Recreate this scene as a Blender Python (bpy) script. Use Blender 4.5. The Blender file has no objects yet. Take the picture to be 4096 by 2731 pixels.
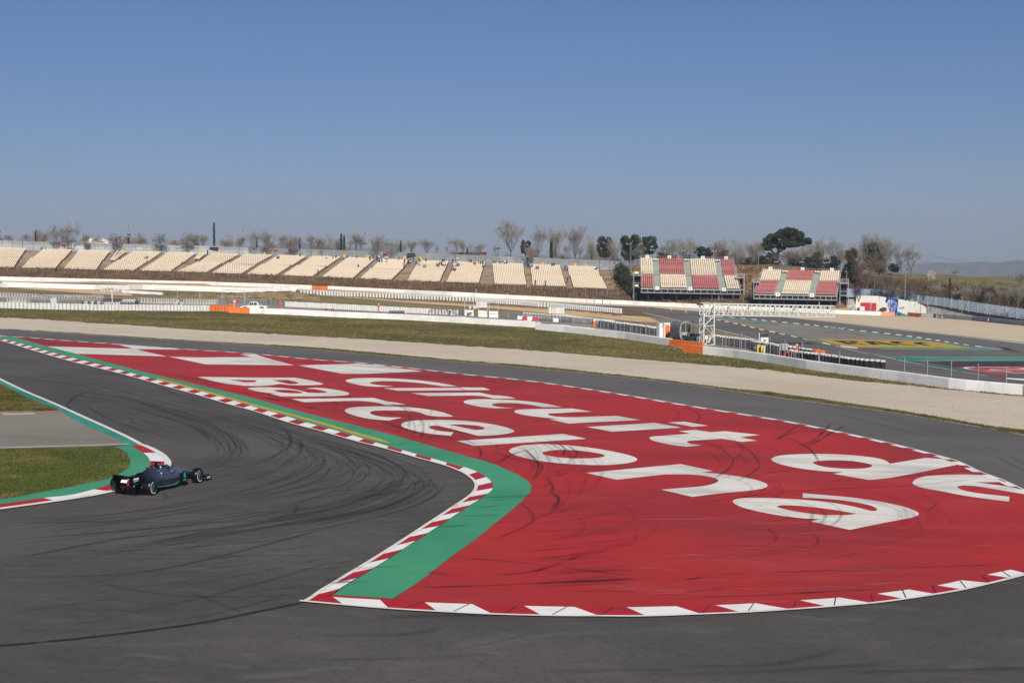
import bpy, bmesh, math, random
from mathutils import Vector, Matrix, geometry, noise
random.seed(7)
R = math.radians
sc = bpy.context.scene
COL = sc.collection
# ---------------------------------------------------------------- camera
F, CX, CY, YH = 5600.0, 2048.0, 1365.5, 1040.0      # photo is 4096 wide; focal length in those pixels
PITCH = math.atan((CY - YH) / F)
H, K = 11.0, 0.035                                   # eye height; the site falls 3.5 % to the right
cam_d = bpy.data.cameras.new("camera"); cam = bpy.data.objects.new("camera", cam_d); COL.objects.link(cam)
cam.location = (0, 0, H); cam.rotation_euler = (R(90) - PITCH, 0, 0)
cam_d.sensor_width = 36; cam_d.lens = 36 * F / 4096; cam_d.clip_end = 20000; cam_d.clip_start = .5
sc.camera = cam
# ---------------------------------------------------------------- sky, sun, exposure
SUN_AZ = Vector((.15, -.99)).normalized(); SUN_EL = R(33)
w = bpy.data.worlds.new("World"); sc.world = w; w.use_nodes = True
nt = w.node_tree; nt.nodes.clear()
sky = nt.nodes.new("ShaderNodeTexSky"); sky.sky_type = 'NISHITA'; sky.sun_disc = False
sky.sun_elevation = SUN_EL; sky.sun_rotation = math.atan2(SUN_AZ.x, SUN_AZ.y)
sky.altitude = 200; sky.air_density = 1.0; sky.dust_density = .3; sky.ozone_density = 6
bg = nt.nodes.new("ShaderNodeBackground"); bg.inputs[1].default_value = .060
hs = nt.nodes.new('ShaderNodeVectorMath'); hs.operation = 'MULTIPLY'; hs.inputs[1].default_value = (.78, .79, 1.0)   # clear winter air: a little less red
wo = nt.nodes.new("ShaderNodeOutputWorld")
nt.links.new(sky.outputs[0], hs.inputs[0]); nt.links.new(hs.outputs[0], bg.inputs[0]); nt.links.new(bg.outputs[0], wo.inputs[0])
sl = bpy.data.lights.new("sun", 'SUN'); sun = bpy.data.objects.new("sun", sl); COL.objects.link(sun)
sl.energy = 4.9; sl.angle = R(.53); sl.color = (1, .925, .81)
sd = Vector((SUN_AZ.x * math.cos(SUN_EL), SUN_AZ.y * math.cos(SUN_EL), math.sin(SUN_EL)))
sun.rotation_euler = sd.to_track_quat('Z', 'Y').to_euler()
sc.view_settings.view_transform = 'Standard'; sc.view_settings.look = 'None'
sc.view_settings.exposure = 0.0; sc.view_settings.gamma = 1
sc.render.engine = 'CYCLES'
# ---------------------------------------------------------------- pixel to place
CR = dict(A=(0,860,.34864), B=(800,860,.34864), C=(1600,860,.34864), D=(2400,860,.34864), E=(3200,860,.38095),
  F=(0,1250,.43556), G=(1024,1250,.43556), H=(2048,1250,.43556), I=(3072,1250,.43556), J=(0,1933,.58036),
  K=(1200,1800,.59374), L=(2731,1800,.59374), M=(420,1820,.19558), N=(2600,1180,.17007), O=(3000,1280,.17007),
  Q=(3360,1100,.17007), R=(0,1140,.17007), S=(900,1140,.17007), T=(1800,1160,.17007), U=(2000,1000,.12755),
  V=(2200,1160,.17007), RC=(3200,1300,.22109), RD=(3600,1380,.21088), GT=(2800,1200,.2551), SL=(400,1060,.2551),
  SM=(1200,1080,.2551), S1=(2520,1000,.20408), S2=(2980,1020,.20408), SC=(1560,1020,.17007), Z=(0,0,1.0))
def px(c, x, y): a = CR[c]; return (a[0] + x*a[2], a[1] + y*a[2])
def P(*spec):
    """P('F',x,y, 'G',...) -> list of full-size photo pixels; a letter switches the crop."""
    out = []; c = 'Z'; i = 0
    while i < len(spec):
        if isinstance(spec[i], str): c = spec[i]; i += 1; continue
        out.append(px(c, spec[i], spec[i+1])); i += 2
    return out
cp, sp = math.cos(PITCH), math.sin(PITCH)
def ray(x, y):
    a = (x - CX) / F; b = -(y - CY) / F
    return Vector((a, cp + b*sp, -sp + b*cp))
def G(p, off=0.0, h=0.0):
    """photo pixel -> point on the sloping site, h metres above the ground there"""
    d = ray(*p); t = -(H - h) / (d.z + K*d.x)
    v = d*t; return Vector((v.x, v.y, v.z + H + off))
def AT(p, depth):
    """photo pixel -> point at that distance along y"""
    d = ray(*p); t = depth / d.y; return Vector((d.x*t, depth, H + d.z*t))
def gz(x, y=0): return -K*x
def ppm(p): return F / G(p).y
# ---------------------------------------------------------------- helpers
def lin(c):
    return tuple(((v/255)/12.92 if v/255 <= .04045 else ((v/255 + .055)/1.055)**2.4) for v in c)
MATS = {}
def mat(name, col, rough=.8, layers=(), bump=0, bscale=20, metal=0, alpha=None, spec=.4, srgb=True, coat=0, emit=None):
    """layers: (colour, scale, stretch(x,y,z), lo, hi, amount[, detail]) mixed over col by world-space noise"""
    if name in MATS: return MATS[name]
    m = bpy.data.materials.new(name); m.use_nodes = True; n = m.node_tree; N = n.nodes; Lk = n.links
    b = N['Principled BSDF']; b.inputs['Roughness'].default_value = rough; b.inputs['Metallic'].default_value = metal
    b.inputs['Specular IOR Level'].default_value = spec; b.inputs['Diffuse Roughness'].default_value = (.35 if rough > .7 else .2)
    if coat: b.inputs['Coat Weight'].default_value = coat; b.inputs['Coat Roughness'].default_value = .1
    c = lin(col) if srgb else col
    m.diffuse_color = (*c, 1)
    if not layers and not bump: b.inputs['Base Color'].default_value = (*c, 1)
    else:
        geo = N.new('ShaderNodeNewGeometry'); prev = None
        for L_ in layers:
            lc, s, st, lo, hi, am = L_[:6]; det = L_[6] if len(L_) > 6 else 5
            mp = N.new('ShaderNodeMapping'); mp.inputs['Scale'].default_value = st
            if len(L_) > 7: mp.inputs['Rotation'].default_value = (0, 0, R(L_[7]))
            Lk.new(geo.outputs['Position'], mp.inputs[0])
            no = N.new('ShaderNodeTexNoise'); no.inputs['Scale'].default_value = s; no.inputs['Detail'].default_value = det
            no.inputs['Roughness'].default_value = .62
            Lk.new(mp.outputs[0], no.inputs['Vector'])
            mr = N.new('ShaderNodeMapRange'); mr.inputs[1].default_value = lo; mr.inputs[2].default_value = hi; mr.inputs[4].default_value = am
            Lk.new(no.outputs[0], mr.inputs[0])
            mx = N.new('ShaderNodeMix'); mx.data_type = 'RGBA'
            Lk.new(mr.outputs[0], mx.inputs[0])
            if prev is None: mx.inputs[6].default_value = (*c, 1)
            else: Lk.new(prev, mx.inputs[6])
            mx.inputs[7].default_value = (*lin(lc), 1); prev = mx.outputs[2]
        if prev is not None: Lk.new(prev, b.inputs['Base Color'])
        else: b.inputs['Base Color'].default_value = (*c, 1)
        if bump:
            no = N.new('ShaderNodeTexNoise'); no.inputs['Scale'].default_value = bscale; no.inputs['Detail'].default_value = 4
            Lk.new(geo.outputs['Position'], no.inputs['Vector'])
            bp = N.new('ShaderNodeBump'); bp.inputs['Strength'].default_value = bump; bp.inputs['Distance'].default_value = .05
            Lk.new(no.outputs[0], bp.inputs['Height']); Lk.new(bp.outputs[0], b.inputs['Normal'])
    if alpha is not None: b.inputs['Alpha'].default_value = alpha
    MATS[name] = m; return m
def tag(o, label=None, cat=None, group=None, kind=None):
    if label: o['label'] = label
    if cat: o['category'] = cat
    if group: o['group'] = group
    if kind: o['kind'] = kind
    return o
def link(name, me, m=None, parent=None, loc=None):
    o = bpy.data.objects.new(name, me); COL.objects.link(o)
    if m is not None and me is not None:
        for q in (m if isinstance(m, (list, tuple)) else [m]): me.materials.append(q)
    if parent: o.parent = parent
    if loc is not None: o.location = loc
    return o
def empty(name, label, cat, loc=(0,0,0), rz=0, group=None, tilt=False):
    o = bpy.data.objects.new(name, None); COL.objects.link(o); o.empty_display_size = .3
    o.location = loc; o.rotation_euler = (0, 0, rz)
    if tilt:
        o.rotation_euler = (Matrix.Rotation(math.atan(K), 3, 'Y') @ Matrix.Rotation(rz, 3, 'Z')).to_euler()
    return tag(o, label, cat, group)
def dup(root, loc=None, rz=None, label=None, scale=None):
    r = root.copy(); COL.objects.link(r)
    if loc is not None: r.location = loc
    if rz is not None: r.rotation_euler = (0, 0, rz)
    if label: r['label'] = label
    if scale: r.scale = scale
    for ch in list(root.children):
        c = ch.copy(); COL.objects.link(c); c.parent = r
        for g_ in ch.children:
            d = g_.copy(); COL.objects.link(d); d.parent = c
    return r
class MB:
    """collects simple shapes into one mesh"""
    def __init__(s): s.v = []; s.f = []; s.mi = []; s.uv = None
    def add(s, vs, fs, mi=0):
        b = len(s.v); s.v += [tuple(v) for v in vs]; s.f += [tuple(b+i for i in f) for f in fs]; s.mi += [mi]*len(fs); return s
    def box(s, c, d, rz=0, mi=0, top=1.0, topy=None):
        """centre, size; top scales the upper face"""
        x, y, z = d[0]/2, d[1]/2, d[2]/2; ty = top if topy is None else topy
        vs = [(-x,-y,-z),(x,-y,-z),(x,y,-z),(-x,y,-z),(-x*top,-y*ty,z),(x*top,-y*ty,z),(x*top,y*ty,z),(-x*top,y*ty,z)]
        ca, sa = math.cos(rz), math.sin(rz)
        vs = [(c[0]+a*ca-b*sa, c[1]+a*sa+b*ca, c[2]+e) for a,b,e in vs]
        return s.add(vs, [(0,3,2,1),(4,5,6,7),(0,1,5,4),(1,2,6,5),(2,3,7,6),(3,0,4,7)], mi)
    def tube(s, pts, r, n=6, mi=0, cap=True):
        pts = [Vector(p) for p in pts]; rs = r if isinstance(r, (list,tuple)) else [r]*len(pts)
        vs = []; fs = []
        for i, p in enumerate(pts):
            t = (pts[min(i+1,len(pts)-1)] - pts[max(i-1,0)])
            if t.length < 1e-9: t = Vector((0,0,1))
            t.normalize(); a = t.cross(Vector((0,0,1)) if abs(t.z) < .95 else Vector((1,0,0))).normalized(); b = t.cross(a)
            for k in range(n):
                q = 2*math.pi*k/n; vs.append(p + (a*math.cos(q) + b*math.sin(q))*rs[i])
        for i in range(len(pts)-1):
            for k in range(n):
                j = (k+1) % n; fs.append((i*n+k, i*n+j, (i+1)*n+j, (i+1)*n+k))
        if cap and n > 2: fs.append(tuple(range(n))[::-1]); fs.append(tuple((len(pts)-1)*n+k for k in range(n)))
        return s.add(vs, fs, mi)
    def ring(s, c, r0, r1, h, n=14, axis='Z', mi=0):
        """tyre-like ring: outer r1, inner r0, height h"""
        prof = [(r0,-h/2),(r1*.93,-h/2),(r1,-h*.3),(r1,h*.3),(r1*.93,h/2),(r0,h/2)]
        vs = []; fs = []; m = len(prof)
        for k in range(n):
            q = 2*math.pi*k/n
            for (rr, z) in prof:
                v = (rr*math.cos(q), rr*math.sin(q), z)
                if axis == 'X': v = (v[2], v[0], v[1])
                if axis == 'Y': v = (v[0], v[2], v[1])
                vs.append((c[0]+v[0], c[1]+v[1], c[2]+v[2]))
        for k in range(n):
            j = (k+1) % n
            for i in range(m):
                i2 = (i+1) % m; fs.append((k*m+i, j*m+i, j*m+i2, k*m+i2))
        return s.add(vs, fs, mi)
    def ball(s, c, r, n=8, m=6, mi=0, sc=(1,1,1)):
        vs = [(c[0],c[1],c[2]+r*sc[2])]; fs = []
        for i in range(1, m):
            a = math.pi*i/m
            for k in range(n):
                q = 2*math.pi*k/n
                vs.append((c[0]+r*sc[0]*math.sin(a)*math.cos(q), c[1]+r*sc[1]*math.sin(a)*math.sin(q), c[2]+r*sc[2]*math.cos(a)))
        vs.append((c[0],c[1],c[2]-r*sc[2]))
        for k in range(n): fs.append((0, 1+k, 1+(k+1)%n)); fs.append((len(vs)-1, 1+(m-2)*n+(k+1)%n, 1+(m-2)*n+k))
        for i in range(m-2):
            for k in range(n): fs.append((1+i*n+k, 1+(i+1)*n+k, 1+(i+1)*n+(k+1)%n, 1+i*n+(k+1)%n))
        return s.add(vs, fs, mi)
    def loft(s, secs, mi=0, cap=True, closed=True):
        n = len(secs[0]); vs = [v for q in secs for v in q]; fs = []
        for i in range(len(secs)-1):
            for k in range(n if closed else n-1):
                j = (k+1) % n; fs.append((i*n+k, i*n+j, (i+1)*n+j, (i+1)*n+k))
        if cap: fs.append(tuple(range(n))[::-1]); fs.append(tuple((len(secs)-1)*n+k for k in range(n)))
        return s.add(vs, fs, mi)
    def mesh(s, name, smooth=False):
        me = bpy.data.meshes.new(name); me.from_pydata(s.v, [], s.f)
        if any(s.mi): me.polygons.foreach_set('material_index', s.mi)
        if smooth: me.polygons.foreach_set('use_smooth', [True]*len(s.f))
        me.update(); return me
    def build(s, name, m, parent=None, loc=None, smooth=False):
        return link(name, s.mesh(name, smooth), m, parent, loc)
def smooth_poly(pts, closed=True, ang=48, n=6):
    """round off a world-space outline except at its sharp corners"""
    L = len(pts); out = []
    def corner(i):
        if not closed and i in (0, L-1): return True
        a = (pts[i]-pts[i-1]).to_2d(); b = (pts[(i+1)%L]-pts[i]).to_2d()
        if a.length < 1e-6 or b.length < 1e-6: return True
        return abs(a.angle(b)) > R(ang)
    def tan(i, j):
        if corner(i): return None
        return (pts[(i+1)%L] - pts[i-1]) * .5
    for i in range(L if closed else L-1):
        a, b = pts[i], pts[(i+1)%L]; ta, tb = tan(i, 0), tan((i+1)%L, 1); d = (b-a)
        if ta is None and tb is None: out.append(a); continue
        ta = d if ta is None else ta.normalized()*d.length; tb = d if tb is None else tb.normalized()*d.length
        for k in range(n):
            t = k/n; t2, t3 = t*t, t*t*t
            out.append(a*(2*t3-3*t2+1) + ta*(t3-2*t2+t) + b*(-2*t3+3*t2) + tb*(t3-t2))
    if not closed: out.append(pts[-1])
    return out
def flat(name, loops, m, off, label=None, kind='structure', smooth=True, ang=48, parent=None, cat=None):
    """painted or paved area: photo-pixel outline(s) laid on the sloping site"""
    lw = []
    for lp in loops:
        w_ = [G(p, off) for p in lp]
        lw.append(smooth_poly(w_, True, ang) if smooth else w_)
    tris = geometry.tessellate_polygon([[Vector((v.x, v.y, 0)) for v in l] for l in lw])
    vs = [v for l in lw for v in l]
    b = MB(); b.add(vs, [tuple(t) for t in tris])
    me = b.mesh(name)
    for p in me.polygons:
        if p.normal.z < 0: p.flip()
    o = link(name, me, m, parent)
    return tag(o, label, cat, None, kind)
def resample(pts, n=None, step=None):
    d = [0]
    for i in range(1, len(pts)): d.append(d[-1] + (pts[i]-pts[i-1]).length)
    n = n or max(2, int(round(d[-1]/step))+1); out = []; j = 0
    for i in range(n):
        t = d[-1]*i/(n-1)
        while j < len(d)-2 and d[j+1] < t: j += 1
        q = (t-d[j])/max(1e-9, d[j+1]-d[j]); out.append(pts[j].lerp(pts[j+1], min(1, q)))
    return out
def plen(pts): return sum((pts[i]-pts[i-1]).length for i in range(1, len(pts)))
def line(name, spec, wid, m, off, smooth=True, label=None, into=None, taper=False):
    """ribbon of width wid along a photo-pixel path"""
    pts = [G(p, off) for p in spec]
    if smooth: pts = smooth_poly(pts, False, 60)
    b = into or MB(); vs = []; us = []; n = len(pts); acc = 0
    for i, p in enumerate(pts):
        t = pts[min(i+1,n-1)] - pts[max(i-1,0)]; nr = Vector((-t.y, t.x, 0)).normalized()
        ww = wid*.5
        a = p + nr*ww; c = p - nr*ww; a.z = gz(a.x)+off; c.z = gz(c.x)+off
        vs += [a, c]
    b.add(vs, [(2*i, 2*i+1, 2*i+3, 2*i+2) for i in range(n-1)])
    if into is None:
        me = b.mesh(name)
        for q in me.polygons:
            if q.normal.z < 0: q.flip()
        return tag(link(name, me, m), label, None, None, 'structure')
# ================================================================ GROUND
M_ground = mat('dry_ground', (128,110,78), .95, [((96,92,50), .05,(1,1,1),.42,.6,.9), ((150,132,100), .6,(1,1,1),.5,.75,.7), ((70,66,40), 3,(1,1,1),.5,.8,.6)])
M_grass = mat('grass', (92,84,34), .95, [((122,102,56), .05,(1,1.6,1),.44,.58,.95), ((54,68,22), .09,(1,.8,1),.48,.62,.85),
     ((136,118,80), .9,(1,.5,1),.58,.75,.6), ((52,56,24), 2.5,(1,.6,1),.48,.75,.75,8), ((168,150,112), 7,(1,.5,1),.66,.74,.7,3)], bump=.7, bscale=6)
M_tuft = mat('short_turf', (92,90,40), .95, [((128,108,66), .35,(1,1,1),.5,.62,.8), ((48,50,20), 2,(1,1,1),.5,.7,.8), ((158,140,100), 6,(1,1,1),.6,.75,.6)], bump=.8, bscale=8)
M_gravel = mat('gravel', (174,164,148), .95, [((194,184,166), .06,(1,1,1),.4,.65,.6), ((176,152,122), .03,(.5,2,1),.56,.68,.4), ((134,122,108), 2.2,(1,1,1),.56,.72,.4,10), ((214,204,190), 3.1,(1,1,1),.58,.72,.5,10), ((150,132,112), .35,(.3,1,1),.56,.72,.22)], bump=.9, bscale=5)
M_gravel2 = mat('far_gravel', (184,168,142), .95, [((190,176,154), .05,(1,1,1),.4,.65,.6), ((150,134,114), .4,(.3,1,1),.55,.7,.35)])
ASPH = [((86,83,79), .05,(1,1,1),.4,.62,.9), ((56,55,53), .12,(.35,1,1),.5,.68,.55,6,-30), ((46,45,46), 5,(1,.7,1),.5,.72,.5,10), ((98,95,90), .8,(.5,1.3,1),.54,.7,.4,9,-25), ((104,101,97), 19,(1,1,1),.56,.72,.5,4), ((34,33,32), 24,(1,1,1),.56,.72,.5,4)]
M_asph = mat('asphalt', (69,67,64), .82, ASPH, bump=.35, bscale=30, spec=.35)
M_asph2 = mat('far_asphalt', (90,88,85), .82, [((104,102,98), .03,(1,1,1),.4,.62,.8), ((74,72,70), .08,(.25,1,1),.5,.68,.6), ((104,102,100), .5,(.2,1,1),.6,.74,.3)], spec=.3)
M_asph3 = mat('worn_asphalt', (124,119,110), .85, [((110,106,98), .05,(.6,1,1),.4,.62,.8), ((84,82,80), .25,(.2,1.4,1),.56,.7,.5), ((142,139,134), 3,(1,1,1),.58,.72,.4)], bump=.3, bscale=20)
M_asph4 = mat('service_asphalt', (136,130,123), .9, [((118,112,106), .1,(1,1,1),.4,.62,.8), ((150,144,136), .8,(1,.3,1),.56,.72,.5)])
M_dark = mat('fresh_asphalt', (48,48,51), .8, [((58,57,60), .2,(.3,1,1),.4,.65,.8)])
M_dirt = mat('dirt_track', (192,164,126), .95, [((170,142,106), .15,(1,1,1),.45,.65,.8), ((206,182,148), .8,(1,1,1),.55,.7,.5)])
RUB = ((74,20,24), .09,(.4,1,1),.52,.72,.42,6,-35)
M_red = mat('red_paint', (172,36,28), .66, [((146,42,38), .05,(1,.6,1),.4,.62,.85,5,20), ((188,66,60), .3,(.4,1.2,1),.52,.7,.5,9,-20), RUB, ((180,58,62), .25,(.25,1.6,1),.55,.72,.35,8,10), ((120,30,36), 1.1,(.15,1.5,1),.56,.72,.3,8,-12),
     ((200,110,108), 8,(1,.4,1),.68,.78,.4,4), ((104,40,42), 5,(1,1,1),.58,.76,.35,8), ((196,84,84), 20,(1,1,1),.58,.72,.35,4), ((120,24,28), 24,(1,1,1),.56,.72,.4,4)], bump=.2, bscale=25, spec=.4)
M_white = mat('white_paint', (220,218,210), .7, [((180,177,170), .4,(.25,1.5,1),.46,.66,.75,9,5), ((150,146,140), 1.6,(.25,1.5,1),.6,.74,.55,9,10), ((118,92,90), 6,(.3,1.6,1),.62,.74,.55,6), ((158,150,146), .12,(1,1,1),.5,.7,.5), ((168,164,158), 14,(1,1,1),.55,.7,.5,4)], spec=.4)
M_wline = mat('white_line', (216,214,208), .7, [((180,177,170), 1,(1,1,1),.5,.7,.6)])
M_green = mat('green_paint', (66,146,108), .68, [((54,132,98), .12,(1,1,1),.42,.62,.8), ((58,150,116), .5,(.2,1.5,1),.56,.72,.45,8), ((24,92,70), .9,(.2,1.6,1),.6,.74,.45,8,-15), ((110,150,120), 8,(1,1,1),.68,.76,.3)], bump=.15, bscale=20)
M_teal = mat('teal_paint', (50,144,124), .7, [((30,112,102), .12,(1,1,1),.42,.62,.8), ((70,120,110), .6,(.2,1.5,1),.58,.72,.5)])
M_fteal = mat('faded_teal', (68,92,84), .8, [((84,84,82), .1,(1,1,1),.42,.62,.8)])
M_yel = mat('yellow_paint', (186,150,44), .65, [((164,126,40), .3,(.2,1.5,1),.5,.7,.7)])
M_kred = mat('kerb_red', (172,24,22), .55, [((148,24,28), .6,(1,1,1),.48,.68,.7), ((90,22,24), 2,(.3,1.5,1),.6,.75,.4)], spec=.5)
M_kwhite = mat('kerb_white', (232,231,228), .55, [((206,204,200), .6,(1,1,1),.5,.7,.6), ((150,148,146), 2,(.3,1.5,1),.64,.76,.35)], spec=.5)
M_seam = mat('tar_seam', (34,35,40), .6, [((44,44,48), 1,(1,1,1),.45,.6,.8)])

# ground sheet to the horizon (levels off beyond the banks, sinks to the valley far away)
xs = [-6000,-3500,-2000,-1200,-800,-600,-450,-320,-200,-100,0,100,200,320,450,600,800,1200,2000,3500,6000]
ys = [-200,-60,0,60,120,180,240,300,360,420,480,540,620,720,850,1000,1300,1800,2600,3600,5000,7500]
def gterr(x, y):
    z = -K*max(-320, min(320, x))
    if abs(x) > 320: z -= 0
    if y > 540: z = z*max(.0, 1-(y-540)/1500) - (y-540)*.022
    return z
b = MB(); b.add([(x, y, gterr(x, y)) for y in ys for x in xs], [(j*len(xs)+i, j*len(xs)+i+1, (j+1)*len(xs)+i+1, (j+1)*len(xs)+i) for j in range(len(ys)-1) for i in range(len(xs)-1)])
tag(b.build('ground', M_ground), 'dry brown and green ground between and beyond the track areas', None, None, 'structure')

OUTER = P(-1500,1288, 'F',0,157, 400,178, 800,205, 1200,233, 1800,270, 2351,305, 'G',600,350, 1200,402, 1800,450, 2351,498, 'H',600,553, 1200,616, 1800,690, 2351,772, 'I',600,848, 1200,930, 1800,1030, 2351,1130, 'Z',4500,1850, 5200,2080)
GRB = P(-1500,1283, 'F',0,153, 400,171, 800,197, 1200,224, 1800,262, 2351,293, 'G',400,314, 800,343, 1200,380, 1600,418, 2000,452, 2351,477, 'H',400,512, 800,556, 1200,598, 1600,650, 2000,700, 2351,733, 'I',400,786, 800,845, 1200,902, 1600,968, 2000,1042, 2351,1083, 'Z',4500,1795, 5200,1980)
GRT = P(-1500,1225, 'F',0,47, 400,65, 800,94, 1200,118, 1600,148, 2000,172, 2351,190, 'G',500,220, 1000,245, 1500,280, 2000,315, 2351,337, 'H',500,375, 1000,418, 1500,460, 2000,500, 2351,530, 'I',300,570, 700,618, 1200,665, 1700,715, 2351,775, 'Z',4500,1640, 5200,1760)
NEARW = P(-1500,1190, 'A',0,1058, 700,1083, 1400,1094, 2100,1098, 'B',0,1100, 310,1108, 560,1128, 1000,1147, 1600,1176, 2352,1205, 'C',550,1232, 1100,1265, 1600,1296, 'H',200,156, 500,184, 1000,240, 1440,306, 1745,383, 2000,412, 2351,463, 'I',340,520, 700,570, 1200,635, 1700,705, 2351,763, 'Z',4500,1640)
LOOP_ = P('Z',-700,1158, 'F',0,215, 280,234, 560,258, 830,277, 1100,297, 1400,318, 1700,340, 2351,384, 'G',500,432, 1000,470, 1500,524, 2000,580, 2351,614, 'H',300,650, 600,692, 900,738, 1200,788, 1700,872, 2351,975, 'I',300,1028, 600,1090, 900,1155, 1200,1225, 1500,1302, 1740,1372, 'L',2000,150, 2150,205, 2299,275, 'Z',4220,2020, 4400,2090)
LOOP_ += P('Z',4700,2260, 5200,2600)
def jag(ps, amp, n=9):
    """uneven natural edge"""
    out = []
    for i in range(len(ps)-1):
        for k in range(n):
            t = k/n; x = ps[i][0]*(1-t)+ps[i+1][0]*t; y = ps[i][1]*(1-t)+ps[i+1][1]*t
            a = amp*(ppm((x, y))/30)**.7
            out.append((x, y + a*(noise.noise(Vector((x*.035, 3.1, 0))) + .6*noise.noise(Vector((x*.13, 7.7, 0))))))
    out.append(ps[-1]); return out
flat('asphalt_foreground', [OUTER + P(9000,9000, -6000,9000, -6000,1500, -2500,1290)], M_asph, .03, 'dark grey racing asphalt sweeping through the near corner', smooth=False)
flat('turf_strip', [OUTER + GRB[::-1]], M_tuft, .02, 'narrow turf strip between track edge and gravel', smooth=False)
flat('gravel_trap', [jag(GRB, 3.5) + jag(GRT, 3)[::-1]], M_gravel, .04, 'pale beige gravel trap sweeping across the middle', smooth=False)
flat('grass_verge', [jag(GRT, 3) + NEARW[::-1]], M_grass, .02, 'brown and green grass verge below the long white barrier', smooth=False)
flat('loop_asphalt', [OUTER + LOOP_[::-1]], mat('loop_asphalt', (82,80,77), .82, [((94,92,88), .05,(1,1,1),.4,.62,.9), ((78,76,74), .1,(.3,1,1),.5,.68,.6,6,-25), ((116,114,110), 9,(1,1,1),.6,.74,.35,6)], bump=.3, bscale=30), .036, 'older lighter asphalt of the outer loop above the red run-off', smooth=False)  # loop surface in a lighter grey than the near asphalt
line('white_line', OUTER, .16, M_wline, .05, label='white edge line between asphalt and turf')
# ---- infield on the left
GLW = P('Z',-900,1110, -300,1380, 'F',0,662, 60,690, 240,790, 380,843, 460,880, 545,905, 640,965, 800,1045, 1000,1130, 1180,1215)
flat('grass_infield', [P('Z',-900,1300, 'F',0,662, 60,690, 130,730, 240,790, 320,818, 380,845, 430,868, 470,883, 550,903, 400,910, 180,908, 0,914, 'Z',-900,1662)], M_grass, .05, 'triangle of dry grass left of the track', smooth=False)
flat('service_road', [P('Z',-900,1662,'F',0,912, 180,907, 400,908, 560,903, 640,965, 800,1045, 1000,1130, 1185,1217, 1030,1232, 600,1246, 0,1256, 'Z',-900,1815)], M_asph3, .05, 'worn light grey link road joining from the left', smooth=False)
LG = P('F',0,1262, 150,1258, 300,1256, 450,1252, 620,1248, 800,1244, 1050,1240, 1110,1262, 1150,1290, 1180,1330, 1195,1370, 1192,1400, 1170,1440, 1120,1478, 1040,1512, 900,1562, 'M',280,430, 130,475, 0,512, 'J',620,2, 480,32, 330,60, 170,90, 0,118, 'Z',-300,2040, -900,2080, -900,1835)
M_grassg = mat('green_grass', (90,92,36), .95, [((112,98,54), .16,(1,1.6,1),.5,.62,.8), ((54,68,22), .3,(1,.8,1),.48,.64,.8), ((140,122,84), 1.4,(1,.5,1),.58,.72,.6), ((40,46,18), 5,(1,.6,1),.5,.75,.7,6)], bump=.7, bscale=8)
flat('grass_island', [LG], M_grassg, .05, 'grass island inside the left hairpin kerb', smooth=False)
flat('green_runoff_left', [P('Z',-300,1385, 'F',0,612, 240,728, 500,838, 800,975, 1000,1065, 1180,1150, 1320,1225, 1195,1240, 1050,1240, 1185,1217, 1000,1130, 800,1045, 640,965, 545,905, 460,880, 380,843, 240,790, 60,690, 0,664, 'Z',-300,1430)], M_teal, .055, 'teal painted strip along the left track edge', smooth=False)
KI = P('F',1195,1228, 1225,1243, 1260,1263, 1300,1287, 1335,1312, 1360,1338, 1376,1365, 1381,1390, 1372,1420, 1350,1448, 1320,1468, 1280,1492, 1250,1506, 'M',620,455, 430,530, 200,592, 0,652, 'J',600,62, 460,92, 330,105, 100,137, 0,150, 'Z',-300,2055, -700,2085)
KO = P('F',1310,1224, 1350,1240, 1400,1262, 1450,1290, 1490,1318, 1520,1348, 1541,1382, 1540,1410, 1525,1440, 'Z',652,1893, 622,1914, 582,1934, 530,1952, 468,1965, 'J',690,80, 600,97, 400,128, 140,165, 0,184, 'Z',-300,2075, -700,2112)
flat('green_runoff_hairpin', [KI[::-1] + P('F',1050,1240) + P('F',1110,1262, 1150,1290, 1180,1330, 1195,1370, 1192,1400, 1170,1440, 1120,1478, 1040,1512, 900,1562, 'M',280,430, 130,475, 0,512, 'J',620,2, 480,32, 330,60, 170,90, 0,118, 'Z',-300,2040, -700,2070)], M_green, .06, 'green painted band behind the left hairpin kerb', smooth=False)
def kerb(name, ipts, opts, bounds, off, label, first='r', wl=0, mats=None):
    """painted kerb: stripes between inner and outer edges; bounds = list of (t_in, t_out) fractions or a stripe length"""
    wi = smooth_poly([G(p, off) for p in ipts], False, 70, 5); wo_ = smooth_poly([G(p, off) for p in opts], False, 70, 5)
    if not isinstance(bounds, list):
        n = int(round(plen(wi)/bounds)); bounds = [(i/n, i/n) for i in range(n+1)]
    NS = 1200; ri = resample(wi, NS); ro = resample(wo_, NS); b = MB(); col = 0 if first == 'r' else 1
    for i in range(len(bounds)-1):
        (a0, a1), (c0, c1) = bounds[i], bounds[i+1]; S = 8; vs = []
        for k in range(S+1):
            t = k/S; ii = (a0+(c0-a0)*t)*(NS-1); oo = (a1+(c1-a1)*t)*(NS-1)
            for rr, q in ((ri, ii), (ro, oo)):
                q = max(0, min(NS-1.001, q)); j = int(q); vs.append(rr[j].lerp(rr[j+1], q-j))
        b.add(vs, [(2*k, 2*k+1, 2*k+3, 2*k+2) for k in range(S)], (i+col) % 2)
    me = b.mesh(name)
    for q in me.polygons:
        if q.normal.z < 0: q.flip()
    o = link(name, me, mats or [M_kred, M_kwhite]); tag(o, label, None, None, 'structure')
    if wl: line(name.replace('kerb','kerb_edge'), opts, wl, M_wline, off+.015, label='white line along the '+label)
    return o
kerb('kerb_hairpin', KI, KO, 2.9, .065, 'red and white kerb of the left hairpin', wl=.35)
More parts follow.
